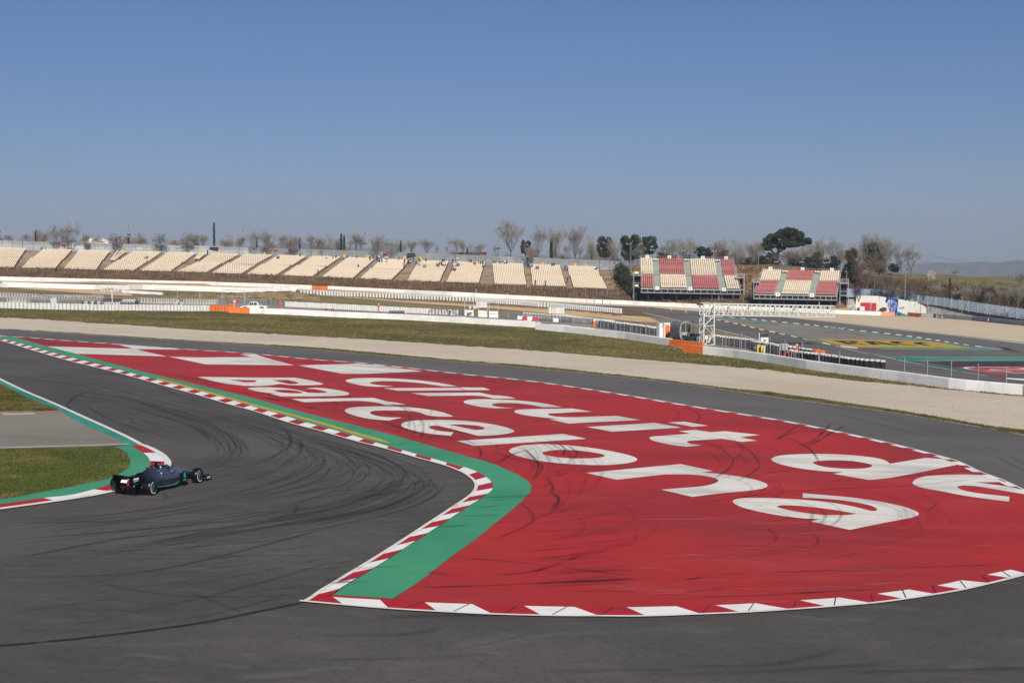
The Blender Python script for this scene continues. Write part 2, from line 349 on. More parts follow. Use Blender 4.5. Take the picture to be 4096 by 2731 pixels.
line('white_line', P('Z',-600,1225, -300,1374, 'F',0,617, 240,733, 500,843, 800,980, 1000,1070, 1180,1155, 1310,1226), .28, M_wline, .07, label='white line along the teal strip on the left')
line('white_line', P('Z',-600,1812, 'F',0,1252, 600,1234, 1185,1215), .18, M_wline, .07, label='white line across the mouth of the link road')
kerb('kerb_old', P('Z',-400,1652,'F',0,933, 200,931, 400,920, 555,909), P('Z',-400,1662,'F',0,949, 200,945, 400,935, 560,917), 2.2, .062, 'faded red and white kerb of the link road', mats=[mat('faded_kerb_red', (150,106,98), .8), mat('faded_kerb_white', (170,162,146), .8)])
# ---- chicane
CKI = P('Z',-700,1185, 'F',0,240, 300,320, 600,405, 900,480, 1200,560, 1500,640, 1800,720, 2100,803, 'G',0,880, 200,935, 470,1020, 680,1078, 900,1140, 1120,1210, 1380,1283, 1640,1357, 1880,1424, 'K',1120,126, 1210,162, 1262,195, 1292,228, 1300,250, 1292,280, 1250,312, 1195,350, 1130,390, 1005,475, 860,570, 690,680, 500,805, 385,873, 262,950, 222,985)
CKO = P('Z',-700,1188, 'F',0,262, 300,352, 600,440, 900,515, 1200,592, 1500,678, 1800,760, 2100,850, 2351,918, 'G',300,1018, 600,1098, 900,1185, 1200,1262, 1500,1348, 1750,1418, 'K',1060,142, 1110,165, 1165,205, 1186,240, 1184,268, 1165,298, 1120,335, 1080,362, 1000,415, 860,508, 690,620, 500,742, 290,870, 150,955, 40,1028)
CGO = P('Z',-700,1168, 'F',0,214, 130,230, 430,315, 700,385, 1000,465, 1400,570, 1800,665, 2351,800, 'G',300,885, 700,990, 1100,1090, 1500,1200, 1900,1318, 2150,1385, 'K',1350,120, 1450,163, 1520,203, 1556,240, 1567,265, 1540,302, 1440,400, 1300,512, 1180,610, 1000,740, 850,860, 720,950, 625,1010)
def band(name, A_, B_, m, off, label, n=160):
    a = resample(smooth_poly([G(p, off) for p in A_], False, 70, 5), n); c = resample(smooth_poly([G(p, off) for p in B_], False, 70, 5), n)
    b = MB(); b.add([v for q in zip(a, c) for v in q], [(2*k, 2*k+1, 2*k+3, 2*k+2) for k in range(n-1)])
    me = b.mesh(name)
    for q in me.polygons:
        if q.normal.z < 0: q.flip()
    return tag(link(name, me, m), label, None, None, 'structure')
band('green_runoff', CGO, CKI, M_green, .06, 'green painted band behind the long chicane kerb')
BKO = P('K',0,1028, 150,1042, 300,1055, 600,1080, 930,1100, 1300,1118, 1700,1128, 2000,1130, 2299,1131, 'L',130,1117, 400,1106, 735,1085, 980,1067, 1280,1042, 1500,1014, 1710,982, 1890,950, 2075,907, 2215,873, 2299,850, 'Z',4250,2250, 4420,2160, 4500,2070)
BKI = P('K',180,990, 222,1001, 540,1020, 840,1037, 1160,1049, 1510,1061, 1850,1068, 2200,1070, 'L',0,1062, 220,1056, 490,1043, 790,1023, 1050,1005, 1310,978, 1520,950, 1715,922, 1880,887, 2050,849, 2210,815, 2299,795, 'Z',4250,2200, 4380,2120, 4440,2050)
LOOP = P('Z',-700,1158, 'F',0,215, 280,234, 560,258, 830,277, 1100,297, 1400,318, 1700,340, 2351,384, 'G',500,432, 1000,470, 1500,524, 2000,580, 2351,614, 'H',300,650, 600,692, 900,738, 1200,788, 1700,872, 2351,975, 'I',300,1028, 600,1090, 900,1155, 1200,1225, 1500,1302, 1740,1372, 'L',2000,150, 2150,205, 2299,275, 'Z',4220,2020, 4400,2090)
flat('red_runoff', [LOOP + P('Z',4500,2130, 4480,2220) + BKO[::-1] + P('K',150,955,'K',228,981, 440,998) + CGO[::-1][:-1]], M_red, .052, 'big red painted run-off inside the loop', smooth=False)
bw = smooth_poly([G(p) for p in BKI], False, 70, 5); bo = smooth_poly([G(p) for p in BKO], False, 70, 5)
def frac(path, p):
    q = G(p); best = (1e9, 0); acc = 0; tot = plen(path)
    for i in range(1, len(path)):
        a, c = path[i-1], path[i]; L_ = (c-a).length; t = max(0, min(1, (q-a).dot(c-a)/max(1e-9, L_*L_))); d = (a.lerp(c, t)-q).length
        if d < best[0]: best = (d, (acc+t*L_)/tot)
        acc += L_
    return best[1]
tops = P('K',180,990, 222,1001, 540,1020, 840,1037, 1160,1049, 1510,1061, 1850,1068, 2200,1070, 'L',-40,1066, 220,1056, 490,1043, 790,1023, 1060,1005, 1310,978, 1525,950, 1715,922, 1880,887, 2050,849, 2210,815, 'Z',4160,2238, 4230,2210)
bots = P('K',0,1028, 300,1052, 600,1078, 930,1100, 1300,1118, 1635,1127, 2020,1130, 2340,1131, 'L',130,1117, 400,1106, 735,1085, 985,1067, 1280,1042, 1500,1014, 1710,982, 1890,950, 2075,907, 2218,873, 2330,845, 'Z',4190,2265, 4260,2235)
kerb('kerb_loop', BKI, BKO, [(frac(bw, t), frac(bo, u)) for t, u in zip(tops, bots)], .07, 'red and white kerb along the bottom of the red run-off')
line('kerb_edge', BKO, .16, M_wline, .085, label='white line below the bottom kerb')
_L = plen(smooth_poly([G(p) for p in CKI], False, 70, 5)); _t = [1.0]
while _t[-1] > .001: _t.append(max(0, (_L-.77-1.68*(len(_t)-1))/_L))
kerb('kerb_chicane', CKI, CKO, [(t, t) for t in _t], .08, 'long red and white kerb along the green band')
line('kerb_edge', CKO + P('K',0,1030), .16, M_wline, .09, label='white line along the chicane kerb')
for a in [('L',1030,1007,1020,1063),('L',1270,983,1282,1038),('L',1480,953,1505,1012),('L',1680,925,1712,980),('L',1870,893,1912,945),('L',2015,858,2070,905),('L',2150,825,2210,868),('L',765,1027,740,1083),('L',480,1043,440,1100),('L',180,1060,130,1114),('K',2110,1070,2030,1126),('K',1800,1068,1690,1128),('K',1465,1062,1370,1118),('K',1140,1050,1030,1104),('K',830,1037,700,1082)]:
    line('kerb_joint', P(*a), .035, M_seam, .084, smooth=False, label='dark joint across the bottom kerb')
# loop inner edge: line and white dashes
line('white_line', LOOP, .14, M_wline, .075, label='white line along the upper edge of the red run-off')
lw = smooth_poly([G(p, .072) for p in LOOP], False, 70, 5); rr = resample(lw, step=.25); b = MB(); per = 2.6
tot = plen(rr); n = len(rr); st = tot/(n-1)
def inset(i, d):
    t = rr[min(i+1, n-1)] - rr[max(i-1, 0)]; nr = Vector((t.y, -t.x, 0)).normalized(); v = rr[i] + nr*d; v.z = gz(v.x) + .072; return v
i = 2
while i < n-14:
    j = min(n-2, i+int(1.6/st)); vs = []
    for k in range(i, j+1): vs += [inset(k, 0), inset(k, .5)]
    b.add(vs, [(2*k, 2*k+1, 2*k+3, 2*k+2) for k in range(j-i)]); i += int(per/st)
me = b.mesh('kerb_dashes')
for q in me.polygons:
    if q.normal.z < 0: q.flip()
tag(link('kerb_dashes', me, M_kwhite), 'white kerb blocks along the upper edge of the red run-off', None, None, 'structure')
# sausage kerb: raised yellow strip
yw = resample(smooth_poly([G(p) for p in P('F',1440,610, 1700,682, 2000,765, 2351,862, 'G',300,940, 600,1022, 900,1112, 1235,1206)], False), step=.6)
b = MB(); secs = []
for i, p in enumerate(yw):
    t = yw[min(i+1, len(yw)-1)]-yw[max(i-1, 0)]; nr = Vector((-t.y, t.x, 0)).normalized(); e = min(1, min(i, len(yw)-1-i)/2+.15); ww = .2*e
    secs.append([Vector((p.x, p.y, 0)) + nr*o_ for o_ in (-ww, -ww*.5, ww*.5, ww)])
    for q, z in zip(secs[-1], (.06, .06*e+.05, .06*e+.05, .06)): q.z = gz(q.x) + z
b.loft(secs, closed=False, cap=False); me = b.mesh('sausage_kerb')
for q in me.polygons:
    if q.normal.z < 0: q.flip()
tag(link('sausage_kerb', me, M_yel), 'yellow raised strip on the green band', None, None, 'structure')
# white check fields
flat('painted_field', [P('F',430,315, 1232,338, 1532,408, 700,383)], M_white, .062, 'white painted lozenge at the narrow end of the red run-off', smooth=False)
flat('painted_field', [P('F',1085,297, 1430,321, 1700,345, 1234,340)], M_white, .062, 'white painted wedge touching the track edge', smooth=False)
flat('painted_field', [P('F',1550,410, 1850,418, 2310,412, 2205,387, 2351,388, 'G',40,405, 350,490, 'F',1890,481)], M_white, .062, 'second white painted lozenge on the red run-off', smooth=False)
flat('painted_field', [P('G',385,490, 920,474, 1090,486, 1535,545, 1000,568, 790,567)], M_white, .062, 'third white painted lozenge above the letter C', smooth=False)
# ---- lettering
LET = [('C', [P('G',822,630, 850,619, 900,611, 1000,607, 1150,608, 1350,617, 1500,629, 1620,644, 1740,662, 1857,683, 1720,684, 1640,673, 1550,659, 1400,644, 1250,637, 1150,637, 1080,642, 1048,652, 1070,663, 1130,673, 1272,684, 1110,688, 1000,680, 920,666, 850,648)]),
 ('i', [P('G',1168,700, 1860,697, 1912,720, 1305,725)]), ('i', [P('G',1865,693, 2095,695, 2152,718, 1922,720)]),
 ('r', [P('G',1420,746, 2048,740, 2168,765, 2230,768, 2320,778, 2385,797, 2190,797, 2110,780, 2060,772, 1980,769, 1575,773)]),
 ('c', [P('G',1906,829, 1920,817, 1950,809, 2010,803, 2150,803, 2351,811, 'H',150,823, 300,843, 460,875, 280,876, 200,860, 100,845, 0,839, 'G',2250,838, 2190,843, 2166,852, 2190,866, 2270,878, 2375,884, 2200,887, 2080,876, 1980,857, 1920,840)]),
 ('u', [P('H',20,917, 28,908, 55,900, 120,895, 300,891, 555,888, 737,918, 580,922, 450,930, 350,934, 331,941, 350,952, 400,962, 480,967, 600,968, 780,961, 968,957, 1177,994, 520,1026, 342,989, 440,984, 300,972, 150,954, 50,934)]),
 ('i', [P('H',685,1058, 1310,1020, 1561,1063, 920,1102)]), ('i', [P('H',1435,1017, 1582,1009, 1807,1047, 1660,1057)]),
 ('t', [P('H',1262,1162, 1270,1152, 1310,1144, 1400,1137, 1640,1120, 1530,1097, 1680,1084, 1826,1106, 1952,1096, 2277,1131, 2095,1153, 2252,1184, 2110,1196, 1925,1166, 1660,1184, 1615,1190, 1608,1198, 1640,1214, 1742,1226, 1608,1240, 1450,1221, 1340,1197, 1280,1177)]),
 ('d', [P('I',30,1357, 45,1342, 80,1328, 150,1317, 300,1308, 450,1306, 650,1311, 850,1325, 1000,1345, 1080,1368, 1120,1397, 1445,1342, 1600,1352, 1752,1403, 1150,1523, 930,1547, 598,1490, 690,1475, 500,1465, 300,1441, 150,1411, 60,1382),
        P('I',413,1388, 440,1375, 520,1367, 640,1365, 780,1372, 900,1392, 955,1412, 930,1432, 850,1442, 700,1443, 560,1432, 460,1412)]),
 ('e', [P('L',1548,230, 1556,213, 1580,198, 1640,183, 1750,175, 1900,171, 2060,178, 2168,222, 1968,224, 2100,240, 2250,265, 2350,301, 2300,305, 2100,270, 1960,248, 1885,245, 1853,252, 1858,264, 1890,278, 1960,293, 2050,305, 2200,321, 2198,354, 2080,341, 1900,315, 1750,286, 1620,262, 1565,244)]),
 ('B', [P('F',1812,597, 2100,600, 2351,603, 'G',355,604, 480,625, 590,650, 618,662, 590,669, 450,674, 310,672, 205,660, 212,664, 150,673, 30,680, 'F',2250,679, 2050,655), P('F',2098,622, 'G',0,628, 0,640, -30,646,'F',2250,647), P('G',155,627, 285,625, 360,641, 390,652, 370,661, 310,664, 235,648)]),
 ('a', [P('G',-75,703, -30,696, 60,692, 150,694, 250,700, 390,720, 480,742, 560,745, 630,743, 650,738, 610,723, 535,709, 450,706, 540,696, 640,702, 760,720, 835,738, 858,750, 835,764, 760,771, 600,776, 400,778, 230,778, 132,752, 205,750, 90,741, -10,725, -60,712), P('G',160,723, 200,717, 280,716, 360,724, 420,737, 442,745, 380,749, 290,746, 210,737)]),
 ('r', [P('G',326,800, 600,796, 900,792, 1080,790, 1200,822, 1290,835, 1380,853, 1190,857, 1130,840, 1020,824, 900,818, 445,831)]),
 ('c', [P('G',815,910, 830,893, 870,881, 950,873, 1150,868, 1350,873, 1550,892, 1700,920, 1790,950, 1812,964, 1690,963, 1580,952, 1490,922, 1370,908, 1200,906, 1090,909, 1055,918, 1048,930, 1075,946, 1150,963, 1230,970, 1342,972, 1220,999, 1050,985, 930,961, 840,930)]),
 ('e', [P('G',1333,1040, 1345,1024, 1390,1009, 1480,998, 1700,994, 1950,1005, 2150,1030, 2290,1060, 2365,1090, 2365,1105, 2300,1122, 2180,1135, 2040,1140, 1740,1062, 1680,1049, 1630,1046, 1592,1053, 1600,1072, 1640,1085, 1700,1097, 1812,1106, 1790,1140, 1600,1121, 1450,1091, 1350,1060), P('G',1765,1036, 1900,1035, 2030,1047, 2085,1060, 2098,1072, 2075,1082, 2010,1086)]),
 ('l', [P('G',1843,1188, 'H',470,1122, 687,1167, 'G',2005,1233)]),
 ('o', [P('H',-25,1285, -5,1258, 50,1238, 120,1226, 300,1217, 550,1230, 800,1262, 1000,1300, 1110,1330, 1148,1352, 1125,1377, 1000,1400, 800,1410, 500,1398, 250,1370, 50,1325), P('H',280,1302, 300,1287, 350,1276, 450,1270, 600,1275, 750,1294, 830,1310, 850,1322, 820,1338, 700,1348, 550,1348, 400,1335, 310,1318)]),
 ('n', [P('H',685,1482, 1550,1400, 1847,1465, 1740,1477, 'L',200,163, 350,180, 480,205, 555,230, 571,247, 545,264, 430,283, 250,300, 65,323, -147,274, 0,262, 120,252, 200,236, 238,215, 215,195, 140,180, 40,172, -70,171, 'H',1400,1497, 960,1546)]),
 ('a', [P('L',337,354, 350,342, 400,332, 480,329, 650,333, 900,350, 1100,378, 1280,420, 1306,413, 1300,397, 1240,375, 1100,350, 950,335, 808,328, 808,298, 950,310, 1150,328, 1350,358, 1500,393, 1575,422, 1589,441, 1560,458, 1350,500, 1123,546, 862,488, 932,473, 800,467, 600,440, 420,400, 350,370), P('L',630,387, 670,379, 800,385, 1000,408, 1172,437, 1100,446, 950,447, 780,425, 660,400)])]
for nm, loops in LET:
    flat('painted_letter', loops, M_white, .068, 'large white letter %s painted on the red run-off' % nm, ang=42)
# ---- background circuit
WALLB = P('Z',-800,1110, 'A',0,755, 1200,782, 2351,805, 'B',600,825, 1280,857, 2352,905, 'C',600,935, 1240,965, 'V',0,255, 1000,310, 1800,345, 2352,372, 'N',600,283, 1160,310, 'E',370,1036, 850,1056, 1270,1070, 1800,1110, 2352,1165, 'Z',4700,1345)
AUP = P('Z',-800,1118, 'A',0,772, 1000,783, 1660,803, 'B',600,838, 1280,872, 2352,925, 'C',900,960, 1300,985, 'V',0,297, 850,342, 1420,370, 2352,402, 'N',500,343, 1160,388, 'GT',800,240, 1250,270, 'I',600,92, 1200,160, 1700,213, 2351,287, 'Z',4700,1440)
ALO = P('Z',-800,1126, 'A',0,800, 1000,815, 1660,850, 'B',600,880, 1280,900, 'C',0,935, 900,990, 'V',0,330, 850,400, 1680,468, 2170,542, 'N',0,450, 600,590, 1140,715, 1540,810, 1820,880, 2330,1005, 'O',270,488, 730,600, 1100,680, 1500,760, 1900,880, 2352,1000, 'I',1100,535, 1600,600, 2351,680, 'Z',4700,1650)
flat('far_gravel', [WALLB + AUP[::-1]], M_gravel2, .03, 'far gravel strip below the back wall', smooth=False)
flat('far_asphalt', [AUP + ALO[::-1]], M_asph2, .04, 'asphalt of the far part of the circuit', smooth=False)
SRV = P('Z',-800,1150, 'A',0,1000, 1750,1005, 2351,1015, 'B',190,1003, 800,1015, 970,1040, 1530,1073, 2352,1105, 'C',660,1143, 1130,1178, 1600,1213, 'V',0,745, 500,780, 1000,812, 1170,888, 1520,938, 1880,992, 2250,1045, 'N',900,1085, 1130,1130, 1530,1180, 2352,1285, 'O',150,745, 470,800, 700,865, 1000,930, 1160,945, 1640,1005, 2130,1065, 'Z',3480,1500)
flat('service_lane', [SRV + [p for p in NEARW[::-1] if p[0] < 3480]], M_asph4, .03, 'light grey service lane behind the white barrier', smooth=False)
flat('dirt_track', [P('SM',100,380, 800,423, 1300,455, 1800,498, 'C',0,978, 500,1008, 1000,1038, 1500,1068, 2000,1098, 'D',0,1125, 300,1155, 560,1172, 700,1190, 800,1200, 700,1238, 400,1222, 0,1180, 'C',1700,1130, 1200,1085, 600,1040, 0,1002, 'SM',1700,512, 1200,470, 700,432, 100,386)], M_dirt, .03, 'pale dirt track beyond the service lane', smooth=False)
flat('dirt_patch', [P('A',130,836, 1000,853, 1380,888, 1515,893, 1515,930, 1100,907, 780,885, 450,860)], M_dirt, .03, 'sandy patch behind the rows of concrete barriers', smooth=False)
flat('dirt_apron', [P('D',560,1172, 1000,1230, 1140,1262, 1140,1300, 900,1262, 700,1238)], M_asph3, .035, 'grey apron joining the dirt track to the circuit', smooth=False)
flat('grass_far', [P('D',240,1095, 480,1130, 750,1190, 620,1180, 300,1150, 0,1115, 'C',1880,1080)], M_grass, .034, 'grass wedge beside the far kerb', smooth=False)
INF = P('GT',380,266, 800,300, 1200,345, 1600,383, 2000,425, 2352,458, 'RC',900,95, 1400,150, 1900,210, 2352,280, 'RD',1180,0, 1450,35, 1975,95, 'RD',0,84, 'RC',2352,445, 1460,437, 1150,432, 950,415, 650,375, 400,330, 150,265, 0,235, 'O',1000,385, 640,298, 0,168, 'GT',600,390, 240,305, 100,262)
flat('infield_asphalt', [INF], M_asph3, .045, 'worn grey paved infield between the two far kerbs', smooth=False)
flat('teal_band', [P('GT',60,256, 240,255, 380,270, 800,306, 1200,345, 1600,383, 2000,425, 2352,458, 'RC',900,82, 1400,140, 1900,200, 2352,268, 'RD',1200,0, 1975,95, 1400,62, 980,0, 'RC',2352,300, 1900,232, 1400,168, 900,104, 400,52, 0,12, 'GT',1900,424, 1600,395, 1000,342, 500,300, 240,275)], M_teal, .05, 'teal band under the upper far kerb', smooth=False)
flat('yellow_panel', [P('RC',300,258, 600,262, 1200,275, 2000,290, 'I',1490,268, 1620,288, 1885,328, 1500,325, 'RD',0,48, 'RC',1900,410, 1100,398, 850,385, 600,340)], M_yel, .05, 'yellow painted panel with black lettering', smooth=False)
GB = P('GT',120,262, 240,283, 600,355, 1000,440, 'O',0,112, 660,285, 1200,390, 1700,500, 'RC',300,262, 600,337, 850,387, 1100,400, 1400,402, 1600,407, 2352,417, 'RD',0,52, 700,60, 1400,64, 1975,94, 1400,88, 0,84, 'RC',2352,443, 1460,430, 1150,424, 950,408, 650,368, 400,318, 150,255, 0,225, 'O',1700,530, 1000,378, 640,293, 0,160, 'GT',600,378, 240,296)
flat('green_band', [GB], M_green, .055, 'green band beside the lower far kerb', smooth=False)
line('yellow_line', P('GT',240,288, 500,345, 900,435, 1220,508), .35, M_yel, .065, label='yellow strip along the far green band')
kerb('kerb_far', P('GT',120,260, 380,262, 800,297, 1200,336, 1600,374, 2000,416, 2300,440, 'RC',500,30, 900,80, 1400,132, 1900,188, 2352,252, 'RD',1300,3, 1560,35), P('GT',120,264, 380,272, 800,308, 1200,348, 1600,386, 2000,430, 2300,454, 'RC',500,44, 900,92, 1400,146, 1900,205, 2352,268, 'RD',1300,14, 1560,48), 2.0, .06, 'upper far kerb beside the teal band')
kerb('kerb_far', P('GT',60,268, 240,300, 600,376, 1000,468, 1220,512, 'O',640,300, 1200,425, 1700,535, 'RC',0,228, 150,258, 400,318, 650,366, 900,398, 1150,420, 1460,427), P('GT',60,276, 240,312, 600,388, 1000,482, 1220,528, 'O',640,318, 1200,443, 1700,552, 'RC',0,242, 150,272, 400,335, 650,383, 900,418, 1150,438, 1460,440), 3.9, .062, 'lower far kerb beside the green band')
line('white_line', P('RC',1460,438, 2352,446, 'RD',700,90, 1975,95), .3, M_wline, .068, label='white line under the yellow panel')
line('white_line', P('RD',1560,42, 1975,95), .45, M_wline, .068, label='white tip line where the far kerbs meet')
line('white_line', P('V',2170,540, 'N',0,450, 600,590, 1140,715, 1540,810, 1820,880, 2330,1005, 'O',270,488, 730,600, 1100,680, 1500,760), .35, M_wline, .06, label='white edge line of the far track')
line('white_line', P('RC',430,322, 740,410, 1150,508, 1480,570, 'RD',0,298, 500,395, 1000,485, 1500,565, 1690,592), .22, M_wline, .06, label='white line crossing the far asphalt on the right')
line('white_line', P('I',600,93, 1200,161, 1700,214, 2351,288), .2, M_wline, .06, label='white line below the far gravel')
line('teal_line', P('GT',1250,268, 'I',300,60, 600,88, 1200,155, 1700,207, 2351,277, 'Z',4300,1398), .9, M_teal, .05, label='teal line along the far gravel')
line('white_line', P('RD',-400,234, 0,233, 1000,231, 2352,229, 2700,228), .2, M_wline, .06, label='white line above the teal strip at the right')
flat('teal_band', [P('RD',-400,236, 0,237, 1000,235, 2352,233, 2352,280, 1200,283, 300,285, 450,318, 100,322, -60,290)], M_teal, .05, 'teal strip at the right behind the post fence', smooth=False)
flat('grey_band', [P('RD',300,285, 1200,283, 2500,280, 2500,305, 950,313, 450,320)], M_asph3, .05, 'grey strip under the teal strip', smooth=False)
flat('dark_asphalt', [P('RD',470,322, 950,314, 2500,306, 2500,412, 1050,428, 750,380)], M_dark, .048, 'freshly laid dark asphalt at the right', smooth=False)
flat('faded_band', [P('RD',100,322, 560,345, 900,400, 1030,435, 1250,467, 1500,515, 1700,548, 2100,566, 2500,575, 2500,655, 2050,640, 1950,605, 1700,585, 1500,558, 1000,478, 500,388)], M_fteal, .05, 'faded green band at the right', smooth=False)
flat('red_patch', [P('RD',1030,430, 1300,420, 2500,411, 2500,562, 2050,562, 1700,546, 1500,512, 1250,466)], mat('faded_red', (176,72,72), .7, [((158,62,64), .2,(1,1,1),.45,.65,.8)]), .055, 'faded red patch with white rings at the right', smooth=False)
line('white_ring', P('RD',2600,545, 2150,540, 2000,512, 1560,492, 1400,480, 1290,460, 1240,445, 1290,430, 1450,424, 1800,428, 2150,428, 2330,446, 2330,465, 2150,470, 1700,470), .55, M_wline, .065, label='white outer ring on the faded red patch')
line('white_ring', P('RD',2600,500, 2000,493, 1750,478, 1700,468), .4, M_wline, .066, label='white inner stroke on the faded red patch')
kerb('kerb_far', P('RD',1680,585, 1900,605, 2050,630, 2500,655), P('RD',1680,600, 1900,628, 2050,655, 2500,695), 3.2, .065, 'kerb at the right edge behind the post fence')
kerb('kerb_far', P('V',1680,455, 2000,500, 2170,530), P('V',1680,468, 2000,518, 2170,545), 26, .062, 'solid red kerb at the far entry')
kerb('kerb_far', P('I',520,402, 700,435, 900,475, 1060,512), P('I',520,412, 700,447, 900,487, 1060,520), 3.5, .065, 'kerb peeping over the banded tyre wall', first='w')
line('dashed_line', P('RC',20,108, 1060,268), .16, mat('pale_line', (150,148,144), .8), .06, smooth=False, label='faint white line across the paved infield')
def rc(*a): return P('RC', *a)
M_black = mat('black_paint', (40,40,42), .7, [((60,56,50), .5,(1,1,1),.5,.7,.6)])
for nm, lp in [('R', [rc(575,282, 700,288, 880,290, 990,295, 1060,315, 1010,326, 940,328, 1270,360, 1130,358, 900,330, 860,331, 1040,357, 860,353), rc(790,300, 900,303, 940,312, 880,318, 840,316)]),
  ('A', [rc(1150,296, 1380,302, 1800,368, 1640,366, 1540,352, 1400,350, 1430,362, 1300,361), rc(1330,310, 1500,345, 1380,340)]),
  ('C', [rc(1915,318, 1790,302, 1700,302, 1620,308, 1640,325, 1760,348, 1900,365, 2080,376, 2170,374, 2000,362, 1850,348, 1790,330, 1790,318)]),
  ('C', [P('RC',2352,320, 2200,315, 2080,318, 2040,325, 2090,345, 2200,365, 2320,385, 'RD',820,58, 760,46, 640,32, 480,15, 'RC',2352,370, 2230,350, 2190,335)])]:
    flat('painted_letter', lp, M_black, .062, 'black letter %s on the yellow panel' % nm, smooth=False)
# tar seam and kerb joints
line('tar_seam', P('Z',-500,2610, 'J',0,1125, 500,1080, 900,1035, 1400,965, 1800,885, 2065,832), .2, M_seam, .04, label='dark tar seam running to the kerb tip')
# ================================================================ BANKS AND GRANDSTANDS
def interp(tab, x):
    if x <= tab[0][0]: return tab[0][1]
    for (a, u), (b_, v) in zip(tab, tab[1:]):
        if x <= b_: return u + (v-u)*(x-a)/(b_-a)
    return tab[-1][1]
DW = [(-900,392),(0,400),(1000,424),(2000,392),(2600,376),(3341,360),(3700,345),(4096,318),(4700,285)]
YB = [(-900,1055),(0,1073),(820,1092),(1620,1122),(2105,1144),(2480,1160)]
YT = [(-900,978),(0,994),(820,1014),(1620,1042),(2090,1062),(2480,1080)]
M_brush = mat('dry_brush', (116,94,70), .95, [((84,70,52), .25,(1,1,1),.45,.65,.9), ((92,88,52), .12,(1,1,1),.55,.7,.6), ((150,124,94), 1.2,(1,1,.5),.52,.72,.6), ((66,54,42), 2.5,(1,1,.6),.55,.75,.5)], bump=1, bscale=2)
M_sand = mat('sandy_bank', (176,136,98), .95, [((142,108,76), .5,(1,1,1.5),.45,.65,.9), ((196,160,120), 1.4,(1,1,1),.55,.72,.6), ((96,80,56), .9,(1,1,1),.6,.75,.7)], bump=1, bscale=2)
M_terr = mat('terrace_concrete', (150,134,114), .9, [((122,106,88), .35,(.4,1,1),.45,.65,.9), ((170,160,142), .8,(.3,1,1),.55,.75,.6)])
M_hill = mat('hill_grass', (104,100,54), .95, [((120,104,66), .03,(1,1,1),.42,.6,.8), ((70,82,36), .08,(1,1,1),.5,.66,.7), ((62,54,40), .3,(1,1,1),.56,.7,.6)], bump=1, bscale=1)
# one continuous bank from far left to far right: rows at growing distance
XS = list(range(-900, 4801, 60))
R1 = [(-900,1054),(0,1076),(820,1096),(1620,1128),(2105,1152),(2440,1168),(2520,1172),(2900,1178),(3360,1190),(3440,1175),(3700,1170),(4096,1215),(4700,1290)]
R2 = [(-900,985),(0,1002),(820,1022),(1620,1050),(2090,1070),(2450,1084),(2560,1062),(2900,1060),(3300,1078),(3420,1125),(3620,1135),(3900,1158),(4096,1180),(4700,1230)]
R3 = [(-900,982),(0,998),(820,1018),(1620,1046),(2090,1066),(2450,1080),(2560,1060),(2900,1056),(3300,1070),(3420,1092),(3560,1094),(3700,1098),(3900,1105),(4096,1116),(4700,1135)]
D1, D2 = 22, 43
rows = []
rows.append([G((x, 0), 0) if False else None for x in XS])
WB_ = sorted(WALLB)
def wallpt(x):
    v = G((x, interp(WB_, x))); return v + Vector((0, 1.2, -.1))
def d3(x): return interp([(2450,62),(3300,62),(3420,95),(4096,120),(4700,120)], x)
dm = G(px('Q',1440,948)).y + .8
FD_ = [(3384,dm+4.5),(3556,dm+4.5),(4096,dm-9),(4700,dm-26)]
FB_ = [(3384,1193),(3518,1196),(3710,1222),(4096,1275),(4700,1345)]
def brow(tab, dd): return [AT((x, interp(tab, x)), interp(DW, x) + (dd(x) if callable(dd) else dd)) for x in XS]
r0 = [wallpt(x) for x in XS]; r1 = brow(R1, lambda x: D1-.3 if x < 2480 else 16); r2 = brow(R2, lambda x: D2 if x < 2480 else 48); r3 = brow(R3, d3)
for i_, x_ in enumerate(XS):
    if x_ >= 3400:
        r0[i_] = AT((x_, interp(FB_, x_)+45), interp(FD_, x_)+1.5); r1[i_] = AT((x_, interp(FB_, x_)), interp(FD_, x_)+3)
r1b = [a.lerp(c, .35) + Vector((0, 0, .3*noise.noise(Vector((a.x*.1, 5, 0))))) for a, c in zip(r0, r1)]
r4 = [v + Vector((v.x*.35, 180, -4)) for v in r3]; r5 = [v + Vector((v.x*.8, 700, -60)) for v in r3]
def sheet(name, rws, m, label, kind='structure', jit=0, sub=1, nz=.12):
    b = MB(); n = len(rws[0]); out = []
    for i in range(len(rws)-1):
        for s_ in range(sub):
            out.append([p.lerp(q, s_/sub) + (Vector((0, 0, jit*noise.noise(Vector((p.x*nz, (i*sub+s_)*1.7, 0))))) if (i or s_) and jit else Vector()) for p, q in zip(rws[i], rws[i+1])])
    out.append(rws[-1])
    b.add([v for r_ in out for v in r_], [(i*n+k, i*n+k+1, (i+1)*n+k+1, (i+1)*n+k) for i in range(len(out)-1) for k in range(n-1)])
    return tag(b.build(name, m, smooth=True), label, None, None, kind)
sheet('bank_foot', [r0, r1b], M_sand, 'sandy foot of the bank behind the back wall', jit=.2, sub=3)
sheet('bank', [r1b, r1], M_brush, 'brush covered bank below the grandstands', jit=.5, sub=4)
ihl = [i for i, x in enumerate(XS) if x >= 2440]
cut = lambda r_: [r_[i] for i in ihl]
ill = [i for i, x in enumerate(XS) if x <= 2500]
cl = lambda r_: [r_[i] for i in ill]
sheet('terrace_bed', [cl(r1), [v - Vector((0,0,.5)) for v in cl(r2)], [v - Vector((0,0,.3)) for v in cl(r3)], cl(r4), cl(r5)], M_brush, 'ground under and behind the long grandstand')
